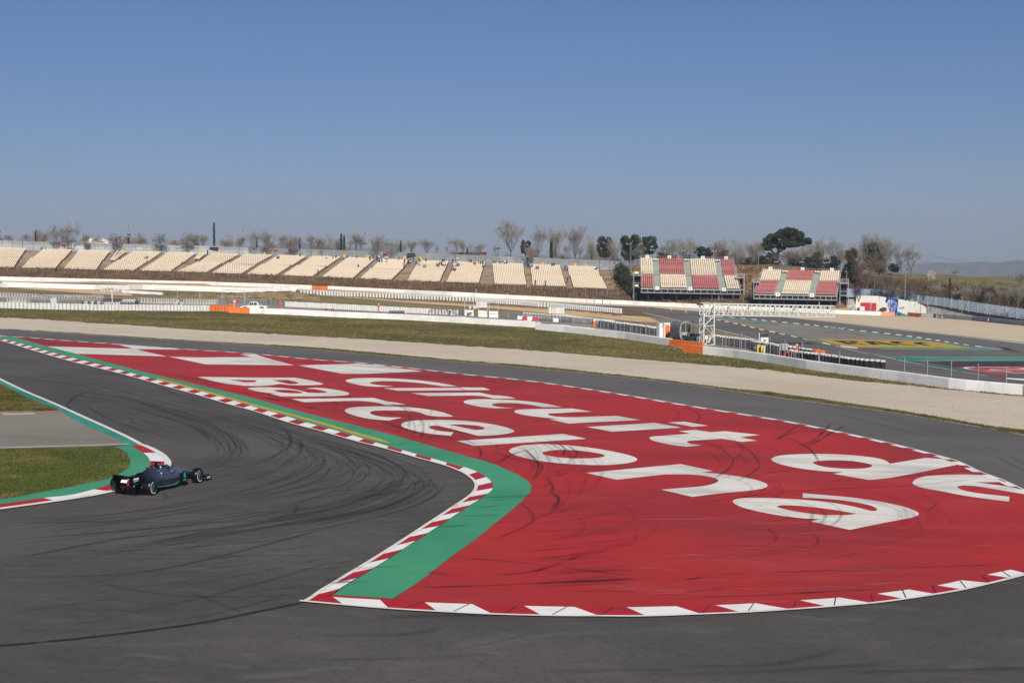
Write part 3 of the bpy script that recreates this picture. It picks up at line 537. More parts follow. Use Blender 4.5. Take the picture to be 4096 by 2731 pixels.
sheet('slope', [cut(r1), cut(r2)], mat('red_earth_slope', (158,118,80), .95, [((92,76,54), .08,(1,1,1),.4,.56,.9), ((186,146,100), .35,(1,1,1),.52,.7,.7), ((84,84,48), .15,(1,1,1),.55,.7,.8), ((70,56,42), 1,(1,1,1),.55,.72,.6)], bump=1, bscale=1), 'sandy slope behind the stands and fences', jit=.8, sub=4)
sheet('hill', [cut(r2), cut(r3), cut(r4), cut(r5)], M_hill, 'grassy hill rising on the right', jit=.6, sub=3)
# brush: dry stalks on the bank (cannot be counted)
def scrub(name, place, n, hmin, hmax, m, label, blades=7, seed=1, wid=.05):
    rnd = random.Random(seed); b = MB()
    for i in range(n):
        p = place(rnd)
        h = rnd.uniform(hmin, hmax)
        for k in range(blades):
            a = rnd.uniform(0, 6.28); l_ = rnd.uniform(.1, .5)*h; q = p + Vector((rnd.uniform(-.5,.5), rnd.uniform(-.4,.4), -.1))
            tp = q + Vector((math.cos(a)*l_, math.sin(a)*l_, h*rnd.uniform(.6, 1))); s_ = Vector((math.cos(a+1.5), math.sin(a+1.5), 0))*wid
            b.add([q-s_, q+s_, tp+s_*2.2, tp-s_*1.2], [(0,1,2,3)])
    return tag(b.build(name, m), label, 'brush', None, 'stuff')
def on_bank(rnd, x0=-300, x1=2500, a=.35, c=1.0):
    x = rnd.uniform(x0, x1); i = (x+900)/60; j = int(i); f_ = i-j; t = rnd.uniform(a, c)
    lo = r0[j].lerp(r0[j+1], f_); hi = r1[j].lerp(r1[j+1], f_)
    return lo.lerp(hi, t)
M_stalk = mat('dry_stalk', (128,104,80), .95, [((96,76,58), .15,(1,1,1),.42,.62,.9), ((104,98,60), .07,(1,1,1),.58,.7,.8)])
scrub('brush', lambda r_: on_bank(r_), 5200, .5, 1.25, M_stalk, 'dry brown brush growing on the bank below the long grandstand')
scrub('brush', lambda r_: on_bank(r_, 2480, 3330, .2, 1.0), 1300, .5, 1.2, M_stalk, 'dry brown brush growing below the two red and cream stands', seed=3)
scrub('brush', lambda r_: (lambda i, f_, t: r1[i].lerp(r1[i+1], f_).lerp(r2[i].lerp(r2[i+1], f_), t))(int((r_.uniform(2430, 3400)+900)/60), r_.random(), r_.uniform(0,1)), 1700, .4, 1.1, M_stalk, 'dry brush on the slope between and behind the stands', seed=5)
# ---- long grandstand
M_cream = mat('cream_seat', (208,194,172), .6, [((184,168,142), .9,(1,1,1),.5,.7,.6)], spec=.3); M_cshade = mat('seat_back_edge', (214,182,140), .6)
M_rseat = mat('red_seat', (158,72,74), .6, [((176,98,98), .3,(1,1,1),.4,.65,.7)], spec=.4)
M_steel = mat('galvanised_steel', (158,160,162), .45, [((130,132,136), .6,(1,1,1),.45,.65,.7)], metal=.3)
M_dsteel = mat('dark_steel', (56,58,62), .6)
M_lsteel = mat('light_steel', (186,188,188), .5, metal=.1)
gs = empty('grandstand', 'long open grandstand of cream seats on concrete terraces below a metal fence', 'grandstand', AT((1000, 1090), 440))
gs_inv = gs.location.copy()
def child(o, par):
    o.parent = par; o.matrix_parent_inverse = Matrix.Translation(-par.location); return o
def stepd(x, t): return interp(DW, x) + D1 + (D2-D1-1.5)*t
b = MB(); TX = list(range(-300, 2465, 40)); NR = 22
grid = []
for x in TX:
    col = []
    for i in range(NR+1):
        t = i/NR; y = interp(YB, x) + 3 + (interp(YT, x) + 3 - interp(YB, x) - 3)*t; col.append(AT((x, y), stepd(x, t)))
    grid.append(col)
vs = []; fs = []; per = 2*NR+1
for col in grid:
    vs.append(col[0] + Vector((0, 0, -1.2)))
    for i in range(NR):
        vs.append(Vector((col[i].x, col[i].y, col[i].z))); nx = col[i+1]; vs.append(Vector((nx.x, nx.y, col[i].z)))
fs = [(a*per+k, (a+1)*per+k, (a+1)*per+k+1, a*per+k+1) for a in range(len(TX)-1) for k in range(per-1)]
b.add(vs, fs); child(b.build('terrace', M_terr), gs)
def seat_mesh(name, s=1.0, w=.42):
    b = MB(); b.box((0, -.02, .40), (w, .40, .07)); b.add([(-w/2, .16, .38), (w/2, .16, .38), (w/2, .30, .80), (-w/2, .30, .80), (-w/2, .22, .38), (w/2, .22, .38), (w/2, .35, .80), (-w/2, .35, .80)],
      [(0,1,2,3), (5,4,7,6), (3,2,6,7), (1,5,6,2), (4,0,3,7)]); b.box((0, .02, .2), (.06, .25, .36), mi=1)
    return b
def put(bm, src, p, s=1, mi=0):
    bm.add([(v[0]*s+p.x, v[1]*s+p.y, v[2]*s+p.z) for v in src.v], src.f, mi)
def A_(*a): return P('A', *a)
def B_(*a): return P('B', *a)
def C_(*a): return P('C', *a)
blocks = [(A_(-160,600,158,607,222,503,-80,492), A_(-75,485,232,492,300,392,0,383)), (A_(252,612,635,617,718,515,350,503), A_(375,500,735,508,822,408,500,400)),
 (A_(730,625,1105,632,1175,523,825,517), A_(833,510,1190,517,1260,418,905,410)), (None, A_(1265,520,1320,523,1455,425,1330,418)),
 (A_(1190,632,1535,640,1690,540,1350,528), A_(1380,522,1712,532,1855,432,1530,425)), (A_(1615,643,1955,650,2095,552,1780,540), A_(1790,535,2115,543,2250,442,1930,435)),
 (None, P('A',2232,506,2290,510,'B',78,445,-12,438)), (B_(-255,652,75,663,245,562,-30,550), B_(0,545,270,555,452,455,130,447)),
 (B_(145,670,478,678,640,575,320,562), B_(355,555,650,565,832,465,520,457)), (B_(547,682,880,693,1035,590,715,573), B_(745,567,1065,580,1217,480,900,468)),
 (B_(955,697,1290,708,1443,602,1110,588), B_(1145,582,1465,590,1610,490,1285,480)), (B_(1408,712,1755,730,1878,618,1550,602), B_(1562,597,1893,608,2010,508,1690,495)),
 (B_(1840,735,2195,747,2310,637,1960,622), B_(1980,613,2325,627,2395,527,2080,512)), (C_(88,765,455,770,503,652,150,642), C_(160,635,512,645,555,540,215,530)),
 (C_(538,772,905,782,938,668,590,655), C_(600,650,940,660,977,552,640,545)), (C_(1085,795,1450,805,1425,685,1072,672), C_(1070,665,1425,677,1415,570,1062,560)),
 (C_(1520,810,1902,825,1865,703,1510,690), C_(1505,683,1862,693,1835,587,1495,575)), (C_(1990,835,2375,850,2310,720,1955,708), C_(1940,700,2295,715,2265,607,1920,593))]
seat0 = seat_mesh('seat'); SEATS = []   # positions (for people as well)
def fill_block(quad, dfun, nr, step=.56, nc=None):
    bl, br, tr, tl = quad; out = []
    wid = (AT(br, dfun(br)) - AT(bl, dfun(bl))).length; nc = nc or max(2, int(round(wid/step)))
    for r_ in range(nr):
        t = (r_+.1)/(nr-.5) if nr > 1 else 0
        for c in range(nc):
            u = (c+.5)/nc; x = (bl[0]*(1-u)+br[0]*u)*(1-t) + (tl[0]*(1-u)+tr[0]*u)*t; y = (bl[1]*(1-u)+br[1]*u)*(1-t) + (tl[1]*(1-u)+tr[1]*u)*t
            out.append(AT((x, y+1.5), dfun((x, y))) )
    return out
def dmain(p):
    t = (interp(YB, p[0]) - p[1]) / (interp(YB, p[0]) - interp(YT, p[0])); return stepd(p[0], max(0, min(1.05, t))) - .3
allseats = []
for lo, up in blocks:
    for q, isup in ((lo, 0), (up, 1)):
        if q: allseats += fill_block(q, dmain, 9)
def emit_seats(seats, m_main, parent, label_extra=None, s=1.0):
    """nearest 100 as own parts, the rest as one counted-out part"""
    seats = sorted(seats, key=lambda v: v.y); me = None
    for i, p in enumerate(seats[:100]):
        if me is None:
            me = seat0.mesh('seat'); me.materials.append(m_main); me.materials.append(M_steel)
        o = bpy.data.objects.new('seat', me); COL.objects.link(o); o.location = p - Vector((0, 0, .12)); child(o, parent)
        if label_extra: o['label'] = label_extra
    if len(seats) > 100:
        b = MB()
        for p in seats[100:]:
            b.add([(v[0]+p.x, v[1]+p.y, v[2]+p.z-.12) for v in seat0.v], seat0.f)
        o = b.build('seat', m_main); o['kind'] = 'stuff'; child(o, parent)
        if label_extra: o['label'] = label_extra
emit_seats(allseats, M_cream, gs)
# dark seat rails under each tier
b = MB()
for lo, up in blocks:
    for q in (lo, up):
        if not q: continue
        for (a_, c_) in ((q[0], q[1]),):
            p0, p1 = AT((a_[0], a_[1]+2.5), dmain(a_)-.5), AT((c_[0], c_[1]+2.5), dmain(c_)-.5); b.tube([p0, p1], .10, 4)
        p0, p1 = AT((q[1][0]+1, q[1][1]+1), dmain(q[1])), AT((q[2][0]+1, q[2][1]+1), dmain(q[2])); b.tube([p0, p1], .08, 4)
child(b.build('seat_rail', M_dsteel), gs)
# metal fence on top
M_sheet = mat('sheet_metal', (168,172,174), .42, [((206,208,206), .12,(1,1,1.5),.5,.66,.9), ((140,146,152), .25,(1,1,2),.5,.7,.7), ((222,216,204), .5,(.5,1,2),.6,.7,.8)], metal=.35, spec=.6)
FT = [(-300,956),(0,962),(820,984),(1620,1009),(2420,1042),(2480,1046)]; FBm = [(-300,992),(0,996),(820,1016),(1620,1044),(2090,1064),(2480,1082)]
fen = empty('sheet_fence', 'tall silvery sheet metal fence along the top of the long grandstand', 'fence', AT((1000, 1018), 470))
fx = []; x = -280
while x < 2478: fx.append(x); x += 41.2
fx.append(2478)
def fd(x): return interp(DW, x) + D2 + 2
for i in range(len(fx)-1):
    xa, xb = fx[i], fx[i+1]; ta, tb = AT((xa, interp(FT, xa)), fd(xa)), AT((xb, interp(FT, xb)), fd(xb)); ba, bb = AT((xa, interp(FBm, xa)+2), fd(xa)), AT((xb, interp(FBm, xb)+2), fd(xb))
    b = MB(); ma, mb_ = ba.lerp(ta, .46), bb.lerp(tb, .46); bow = Vector((0, .12, 0))
    b.add([ba, bb, mb_, ma], [(0,1,2,3)]); b.add([ma+bow, mb_+bow, tb-bow*.3, ta-bow*.3], [(0,1,2,3)])
    b.add([v+Vector((0,.08,0)) for v in (ba, bb, tb, ta)], [(3,2,1,0)]); b.add([ma, mb_, mb_+bow, ma+bow], [(0,1,2,3)])
    if i == 9:   # darker loose panel keeps the rhythm irregular
        pass
    child(b.build('panel', M_sheet), fen)
    b = MB(); b.tube([ba+Vector((0,-.06,0)), ta+Vector((0,-.06,.08))], .06, 4); child(b.build('post', M_dsteel if i % 7 == 2 else M_steel), fen)
def fence_board(x0, x1, y0, y1, m, name, label, cat, dz=-.2):
    d = fd((x0+x1)/2); a, c, e, g_ = AT((x0,y0), d+dz), AT((x1,y0+ (x1-x0)*.03), d+dz), AT((x1,y1+(x1-x0)*.03), d+dz), AT((x0,y1), d+dz)
    b = MB(); t = Vector((0,-.06,0)); b.loft([[a, c, e, g_], [a+t, c+t, e+t, g_+t]]); return tag(b.build(name, m), label, cat)
M_blackp = mat('black_board', (36,38,42), .6); M_redp = mat('red_board', (186,38,52), .6); M_whitep = mat('white_board', (226,226,222), .6); M_orange = mat('orange_paint', (226,118,50), .6, [((204,100,44), .8,(1,1,1),.5,.7,.6)]); M_yellowp = mat('yellow_plastic', (222,178,44), .5)
def text_on(txt, centre, height, m, parent=None, rot=(R(90),0,0), name='lettering', thick=.01, width=None):
    cu = bpy.data.curves.new(name, 'FONT'); cu.body = txt; cu.align_x = 'CENTER'; cu.align_y = 'CENTER'; cu.size = height/.7; cu.extrude = thick
    t = bpy.data.objects.new('tmp', cu); COL.objects.link(t); bpy.context.view_layer.update()
    me = bpy.data.meshes.new_from_object(t.evaluated_get(bpy.context.evaluated_depsgraph_get())); bpy.data.objects.remove(t)
    if width:
        xs_ = [v.co.x for v in me.vertices]; k = width/max(.01, max(xs_)-min(xs_))
        for v in me.vertices: v.co.x *= k
    me.name = name; me.materials.clear(); me.materials.append(m)
    o = bpy.data.objects.new(name, me); COL.objects.link(o); o.location = centre; o.rotation_euler = rot
    if parent is not None:
        o.parent = parent
    return o
fence_board(828,873,987,999, M_blackp, 'banner', 'black gap board with green lettering at the left of the sheet fence', 'banner')
fence_board(828,832,999,1019, M_blackp, 'banner', 'narrow black upright board below the left black banner', 'banner')
fence_board(1628,1677,1012,1026, M_blackp, 'banner', 'black board with green lettering in the middle of the sheet fence', 'banner')
for (x0, x1, y0, y1, lb) in [(244,262,977,984,'leftmost red and white board on the sheet fence'), (1095,1112,998,1005,'red and white board on the fence above the left seats'), (1533,1551,1012,1019,'red and white board on the fence near the crowd')]:
    fence_board(x0, x1, y0, y1, M_redp, 'sign', lb, 'sign'); 
# yellow bins and cabinets at the foot of the fence
def box_thing(name, p, depth, w_, d_, h_, m, label, cat, lid=None, group=None):
    v = AT(p, depth); t = empty(name, label, cat, v, 0, group)
    b = MB(); b.box((0,0,h_*.46), (w_, d_, h_*.92), top=1.08); b.build('body', m, t)
    b = MB(); b.box((0,0,h_*.96), (w_*1.15, d_*1.15, h_*.08)); b.build('lid', lid or m, t); return t
for i, (x, y) in enumerate([(492,1010),(805,1017),(877,1018),(1061,1024),(1378,1031),(1472,1036),(1619,1040),(1682,1042),(2170,1066),(2300,1069)]):
    nm = ['beside the broken seat block at the far left','under the left black banner','right of the left black banner','above the sixth seat block from the left','big one left of the small crowd','behind the first seated group','right of the first seated group','behind two people in dark tops','behind the last but one seat block','at the top of the last seat block'][i]
    box_thing('bin', (x, y), fd(x)-2.2, .75, .6, 1.2, M_yellowp, 'yellow bin at the grandstand fence, ' + nm, 'bin', group='yellow bins along the grandstand fence')
# ---- red and cream temporary stands
def temp_stand(crop, label, d0, d1, secs, ymid_gap, front, back, railtop, signs, backcols, posts_y):
    """secs: seat blocks [(quad px crop coords, material, rows)], all on one raked plane between depth d0 (front) and d1 (back)"""
    fl, fr = px(crop, *front[0]), px(crop, *front[1]); bl, br = px(crop, *back[0]), px(crop, *back[1])
    st = empty('temporary_stand', label, 'grandstand', AT(fl, d0) - Vector((0, 0, 2)))
    def frac_(p):
        x, y = p; u = (x-fl[0])/(fr[0]-fl[0]); yf = fl[1]+(fr[1]-fl[1])*u; u2 = (x-bl[0])/(br[0]-bl[0]); yb = bl[1]+(br[1]-bl[1])*u2
        return (yf-y)/(yf-yb)
    dep = lambda p: d0 + (d1-d0)*max(-.05, min(1.08, frac_(p)))
    # stepped grey deck
    b = MB(); NRr = 22; U = 12; pr = []
    for k in range(U+1):
        u = k/U; col = []
        for i in range(NRr+1):
            t = i/NRr; x = (fl[0]+(fr[0]-fl[0])*u)*(1-t)+(bl[0]+(br[0]-bl[0])*u)*t; y = (fl[1]+(fr[1]-fl[1])*u)*(1-t)+(bl[1]+(br[1]-bl[1])*u)*t
            col.append(AT((x, y+2), d0+(d1-d0)*t))
        row = []
        for i in range(NRr):
            row.append(col[i]); row.append(Vector((col[i+1].x, col[i+1].y, col[i].z)))
        row.append(col[-1]); pr.append(row)
    n = len(pr[0]); b.add([v for r_ in pr for v in r_], [(a*n+k, (a+1)*n+k, (a+1)*n+k+1, a*n+k+1) for a in range(U) for k in range(n-1)])
    child(b.build('deck', mat('deck_grey', (150,156,148), .7, [((128,134,128), .8,(.3,1,1),.45,.65,.7)])), st)
    for m_, lab in ((M_cream, 'cream seats'), (M_rseat, 'red seats')):
        ss = []
        for q, mm, nr in secs:
            if mm is m_: ss += fill_block([px(crop, *c) for c in q], dep, nr)
        # 100 seats of each colour nearest the camera as parts
        emit_seats([v - Vector((0,.25,0)) for v in ss], m_, st, None)
    # frame below: dark underside, beams, legs
    b = MB(); F0, F1, B0, B1 = AT((fl[0], fl[1]+2), d0), AT((fr[0], fr[1]+2), d0), AT((bl[0], bl[1]+2), d1), AT((br[0], br[1]+2), d1)
    dn = Vector((0, 0, -.5))
    b.loft([[F0+dn, B0+dn*2, B0+dn*2.6, F0+dn*1.6], [F1+dn, B1+dn*2, B1+dn*2.6, F1+dn*1.6]]); child(b.build('underside', M_dsteel), st)
    b = MB()
    for k in range(16):
        u = k/15; a = F0.lerp(F1, u) + Vector((0,-.15,0)); b.tube([a+Vector((0,0,.15)), a+Vector((0,0,-.95))], .07, 4)
    for dz in (.1, -.9): b.tube([F0+Vector((0,-.15,dz)), F1+Vector((0,-.15,dz))], .09, 4)
    child(b.build('front_rail', M_lsteel), st)
    for k in range(7):
        u = (k+.5)/7; b = MB()
        for t in (.05, .5, .95):
            top = F0.lerp(F1, u).lerp(B0.lerp(B1, u), t); b.tube([top+dn, Vector((top.x, top.y, top.z-6.5))], .13, 4)
        a, c = F0.lerp(F1, u)+Vector((0,0,-2)), B0.lerp(B1, u); b.tube([a+Vector((1.5,4,-2)), c+dn*3], .08, 4)
        child(b.build('leg', M_lsteel if k == 5 else M_dsteel), st)
    # dark sheets standing in for the shade under the stand, back and sides
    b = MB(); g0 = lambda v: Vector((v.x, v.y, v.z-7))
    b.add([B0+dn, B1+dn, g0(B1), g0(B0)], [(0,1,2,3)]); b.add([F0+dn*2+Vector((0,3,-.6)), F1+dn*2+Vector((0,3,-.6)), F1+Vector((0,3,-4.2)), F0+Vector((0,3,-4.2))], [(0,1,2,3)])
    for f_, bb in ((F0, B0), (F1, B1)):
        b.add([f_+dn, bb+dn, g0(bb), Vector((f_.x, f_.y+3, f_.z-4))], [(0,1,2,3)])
    child(b.build('shade_sheet', mat('under_stand_shade', (34,38,48), .9)), st)
    # back rail with mesh and numbered plates
    b = MB(); rt = railtop
    ta, tb = AT(px(crop, *rt[0]), d1+.4), AT(px(crop, *rt[1]), d1+.4); ba, bb = Vector((ta.x, ta.y, B0.z)), Vector((tb.x, tb.y, B1.z))
    b.tube([ta, tb], .06, 4)
    for k in range(25):
        u = k/24; b.tube([ta.lerp(tb, u), ba.lerp(bb, u)], .045 if k % 4 == 0 else .02, 4)
    for t in (.25, .5, .75): b.tube([ta.lerp(ba, t), tb.lerp(bb, t)], .025, 4)
    child(b.build('back_rail', M_steel), st)
    for a_, f_ in ((ba, F0), (bb, F1)):   # stepped side rails
        b = MB(); b.tube([a_+Vector((0,0,1)), f_+Vector((0,0,1))], .06, 4)
        for k in range(13):
            p_ = a_.lerp(f_, k/12); b.tube([p_, p_+Vector((0,0,1))], .04, 4)
        child(b.build('side_rail', M_lsteel), st)
    b = MB()
    for t in (.08,.44): a, c = F0.lerp(B0, t)+Vector((0,0,1.05)), F1.lerp(B1, t)+Vector((0,0,1.05)); b.tube([a, c], .035, 4)
    child(b.build('cross_rail', M_steel), st)
    for (sx, sy, tx, dd) in signs:
        v = AT(px(crop, sx, sy), d1 if dd else d0-.3); b = MB(); b.box((0,0,0), (1.0,.06,1.0)); s_ = b.build('number_plate', M_whitep, None, v); child(s_, st)
        o = text_on(tx, Vector((0,-.06,0)), .6, M_blackp, s_); o.name = 'digit'
    for (cx_, y0, y1, m_, w_, dpt) in backcols: pass
    return st
cr_, cc_ = M_rseat, M_cream
sA = temp_stand('S1', 'red and cream raked stand of four seat columns at the end of the long grandstand', 378, 396,
 [([(212,478),(455,478),(440,178),(208,178)], cc_, 10), ([(450,208),(560,208),(560,180),(448,178)], cc_, 1), ([(585,490),(1078,490),(1050,190),(570,185)], cr_, 10),
  ([(1055,212),(1165,215),(1165,190),(1050,188)], cc_, 1), ([(1205,497),(1700,502),(1655,196),(1172,192)], cc_, 10), ([(1660,222),(1775,222),(1775,198),(1655,198)], cc_, 1), ([(1825,505),(2070,510),(2010,205),(1785,200)], cr_, 10),
  ([(220,730),(468,735),(458,500),(216,497)], cr_, 9), ([(603,742),(1115,745),(1085,508),(588,503)], cc_, 9), ([(1240,752),(1758,760),(1710,520),(1210,515)], cr_, 9), ([(1895,765),(2150,770),(2085,525),(1840,522)], cc_, 9)],
 None, ((218,760),(2165,795)), ((206,182),(2018,212)), ((205,118),(2018,148)), [(340,135,'1',1),(772,142,'2',1),(1428,153,'3',1),(1883,160,'4',1),(533,745,'1',0),(1184,758,'2',0),(1845,773,'3',0)], [], 0)
sB = temp_stand('S2', 'smaller red and cream raked stand of three seat columns above the white hut', 366, 382,
 [([(295,500),(675,500),(720,312),(352,308)], cc_, 7), ([(730,340),(845,342),(845,318),(728,316)], cc_, 1), ([(805,505),(1320,510),(1352,328),(850,322)], cr_, 7), ([(1362,352),(1480,354),(1482,330),(1360,330)], cc_, 1),
  ([(1455,512),(1835,518),(1860,335),(1490,332)], cc_, 7), ([(190,760),(575,765),(660,520),(285,516)], cr_, 9), ([(720,765),(1245,775),(1310,525),(790,520)], cc_, 9), ([(1385,780),(1790,788),(1832,535),(1448,532)], cr_, 9)],
 None, ((170,778),(1800,812)), ((350,315),(1865,342)), ((348,255),(1888,278)), [(498,268,'5',1),(1128,278,'6',1),(1702,290,'7',1),(640,773,'4',0),(1312,787,'5',0)], [], 0)
# floodlights behind stands, side stair platforms
def stair_tower(p, depth, w_, label, h_=6.5):
    v = AT(p, depth); t = empty('stair_platform', label, 'stairs', v - Vector((0,0,h_)))
    b = MB(); b.box((0,0,h_), (w_,2.5,.25)); b.build('platform', M_steel, t); b = MB(); b.box((0,0,h_-3.2), (w_,2.5,.25)); b.build('platform', M_steel, t)
    b = MB()
    for sx in (-1,1):
        for sy in (-1,1): b.tube([(sx*w_/2, sy*1.2, 0), (sx*w_/2, sy*1.2, h_+1.1)], .08, 4)
    b.tube([(-w_/2,-1.2,h_+1.1),(w_/2,-1.2,h_+1.1)], .06, 4); b.tube([(-w_/2,-1.2,h_-2.1),(w_/2,-1.2,h_-2.1)], .06, 4)
    for k in range(8): b.tube([(-w_/2+w_*k/7,-1.2,h_), (-w_/2+w_*k/7,-1.2,h_+1.1)], .03, 4)
    b.build('railing', M_lsteel, t)
    b = MB(); b.box((0,.8,h_/2), (w_*.95,.3,h_*.96)); b.build('shade_panel', mat('under_stand_shade', (34,38,48), .9), t)  # dark panel stands in for the shade inside the stair frame
    return t
stair_tower(px('S1',150,500), 384, 2.3, 'dark stair platform at the left side of the four column stand')
stair_tower(px('S1',2150,545), 384, 2.2, 'dark stair platform at the right side of the four column stand', 5)
stair_tower(px('S2',1925,555), 372, 2.2, 'dark stair platform at the right side of the three column stand', 6)
stair_tower(px('S2',215,535), 372, 1.6, 'dark stair platform at the left side of the three column stand', 5)
for (x, y, lb) in [(128,447,'upper white sign on the left stair platform'), (130,697,'lower white sign on the left stair platform')]:
    v = AT(px('S1',x,y), 382); b = MB(); b.box((0,0,0), (1.0,.06,.5)); tag(b.build('sign', M_whitep, None, v), lb, 'sign')
# ================================================================ BARRIERS, FENCES, TYRES
def up(p, h): return Vector((p.x, p.y, p.z+h))
def wall_seg(name, a, c, h_, th, m, label, cat, group=None, bolts=True):
    """concrete block: a, c = front base corners (world), thickness goes away from the camera"""
    d = (c-a); L_ = math.hypot(d.x, d.y); rz = math.atan2(d.y, d.x); slope = math.atan2(d.z, L_)
    b = MB(); g = .012
    prof = [(0,0),(0,h_-.03),(.03,h_),(th-.03,h_),(th,h_-.03),(th,0)]
    s0 = [(g, y, z) for y, z in prof]; s1 = [(L_-g, y, z) for y, z in prof]
    b.loft([s0, s1])
    if bolts:
        for u in (.12, .88): b.ball((L_*u, -.01, h_*.8), .035, 6, 4)
    o = b.build(name, m, None, a); o.rotation_euler = (0, -slope, rz)
    return tag(o, label, cat, group)
M_bar = mat('barrier_white', (234,234,231), .7, [((212,213,213), .35,(1,1,2),.45,.65,.7), ((170,170,166), 2.5,(1,1,.4),.6,.76,.6), ((214,214,210), .12,(1,1,1),.5,.6,.6)])
M_barw = mat('barrier_fresh_white', (236,235,230), .65, [((202,202,198), .4,(1,1,1),.5,.7,.6)])
# --- near wall
nw = [G(p) for p in [q for q in P('S',575,673, 1200,692, 1700,712, 2352,745, 'B',1600,1176, 2352,1205, 'C',550,1232, 1100,1265, 1600,1296, 'H',200,156, 500,184, 1000,240, 1445,306)]]
def place_walls(path, n, h_, th, m, labelf, group, name='concrete_barrier'):
    q = resample(path, n+1)
    for i in range(n): wall_seg(name, q[i], q[i+1], h_, th, m, labelf(i), 'barrier', group)
gl = 'white concrete block in the trackside barrier left of the kiosk and its orange blocks'
place_walls(nw, 42, 1.0, .5, M_bar, lambda i: gl, 'white concrete blocks of the near barrier')
nw2 = [G(p) for p in P('H',1750,385, 2000,412, 2351,463, 'I',340,520, 700,570, 1200,635, 1700,705, 2351,763, 'Z',4180,1598)]
gl2 = 'pale concrete block of the trackside barrier right of the gantry tower'
place_walls(nw2, 30, 1.02, .5, M_bar, lambda i: gl2, 'pale concrete blocks of the near barrier at the right')
oc = mat('barrier_orange', (232,122,52), .65, [((214,104,42), .5,(1,1,1),.45,.65,.7), ((190,92,40), 3,(1,1,.3),.6,.75,.5)])
for i, (a, c, lb) in enumerate([(P('S',66,655)[0], P('S',325,662)[0], 'left one of two light orange barrier blocks below the white pickup'), (P('S',325,662)[0], P('S',572,672)[0], 'right one of two light orange barrier blocks below the white pickup')]):
    wall_seg('concrete_barrier', G(a), G(c), 1.02, .5, oc, lb, 'barrier')
wall_seg('concrete_barrier', G(px('N',450,1207)), G(px('N',1218,1300)), 1.0, .45, oc, 'long orange barrier block below the grey kiosk', 'barrier')
wall_seg('concrete_barrier', G(px('N',752,1340)), G(px('N',1235,1397)), 1.04, .5, oc, 'front orange barrier block before the gantry tower', 'barrier')
# --- tyre stacks
M_wt = mat('white_tyre', (218,219,216), .7, [((190,190,186), 1.2,(1,1,1),.5,.7,.7), ((96,96,94), 3,(1,1,1),.68,.76,.8)])
M_bt = mat('black_tyre', (30,31,33), .75, [((52,52,54), 1.5,(1,1,1),.5,.7,.6)]); M_ot = mat('orange_tyre', (230,118,50), .7, [((200,96,40), 1.2,(1,1,1),.5,.7,.7)])
def stack_mesh(r_, n, h_, m_n='tyre_stack', top_white=False, seg=12):
    b = MB(); each = h_/n
    for k in range(n): b.ring((0, 0, each*(k+.5)), r_*.5, r_, each*.96, seg, mi=(1 if top_white and k == n-1 else 0))
    return b.mesh(m_n)
FARST = MB()
def stack_row(path_px, n, r_, h_, m, label, group, jitter=0, count=5, top=None, name='tyre_stack', merge=False):
    if merge:
        b0 = MB(); each = h_/count
        for k in range(count): b0.ring((0, 0, each*(k+.5)), r_*.5, r_, each*.96, 10)
        for v in resample([G(p) for p in path_px], n): FARST.add([(a+v.x, c+v.y+r_, e+v.z) for a, c, e in b0.v], b0.f)
        return
    me = stack_mesh(r_, count, h_, name, top is not None); me.materials.append(m)
    if top: me.materials.append(top)
    q = resample([G(p) for p in path_px], n); out = []
    for i, v in enumerate(q):
        o = bpy.data.objects.new(name, me); COL.objects.link(o); o.location = v + Vector((0, r_+random.uniform(0, jitter), 0)); o.rotation_euler = (random.uniform(-.02,.02), random.uniform(-.02,.02), random.uniform(0, 6))
        o.scale = (1, 1, random.uniform(.97, 1.03)); tag(o, label, 'tyre stack', group); out.append(o)
    return out
stack_row(P('R',-60,544, 0,546, 1000,572, 2352,602, 'SL',600,716, 1150,722, 1690,724), 59, .295, 1.04, M_wt, 'white painted tyre stack in the near row at the left', 'white tyre stacks of the near row')
stack_row(P('SL',1722,722, 1980,726), 6, .29, 1.02, M_ot, 'orange painted tyre stack at the right end of the near row', 'orange tyre stacks of the near row')
stack_row(P('SL',2030,705, 2080,706), 2, .27, 1.15, M_ot, 'orange tyre stack half hidden by the light orange block', 'orange stacks behind the orange block')
stack_row(P('SM',15,383, 400,395, 800,415, 1500,443, 2352,482, 'T',600,276, 1330,330, 1700,355, 2100,392, 2352,405, 'V',850,482, 1665,553), 128, .30, 1.1, M_wt, 'x', 'x', count=5, merge=True)
stack_row(P('B',985,1053, 1530,1077, 'SM',530,612, 1200,648, 1700,672, 2020,690), 64, .26, 1.06, M_wt, 'white tyre stack in the row behind the marshal in orange', 'white tyre stacks along the service lane', .12)
stack_row(P('SM',2040,694, 2352,705, 'T',30,600, 170,602), 13, .24, 1.05, mat('netted_tyre', (206,206,204), .8, [((60,60,60), 2.2,(1,1,1),.52,.6,.9)]), 'dirty netted tyre stack at the right end of the service lane row', 'dirty netted tyre stacks', .1)
stack_row(P('SL',20,418, 150,425, 310,436), 8, .28, 1.0, MATS['netted_tyre'], 'netted white tyre stack left of the low slabs', 'netted stacks at the left', .2)
stack_row(P('V',-5,552, 60,556, 180,556, 300,552), 6, .36, 1.25, M_wt, 'big white wrapped bale standing on the dirt track edge', 'white bales on the dirt track', .2, 3)
stack_row(P('T',650,408, 820,415), 3, .45, 1.25, M_wt, 'white wrapped bale beside the dirt track behind the metal frames', 'white bales behind the frames', .1, 2)
stack_row(P('T',470,438, 560,440, 640,425, 740,418), 7, .3, .55, M_wt, 'low white tyre stack lying behind the metal frames', 'low stacks behind the frames', .2, 2)
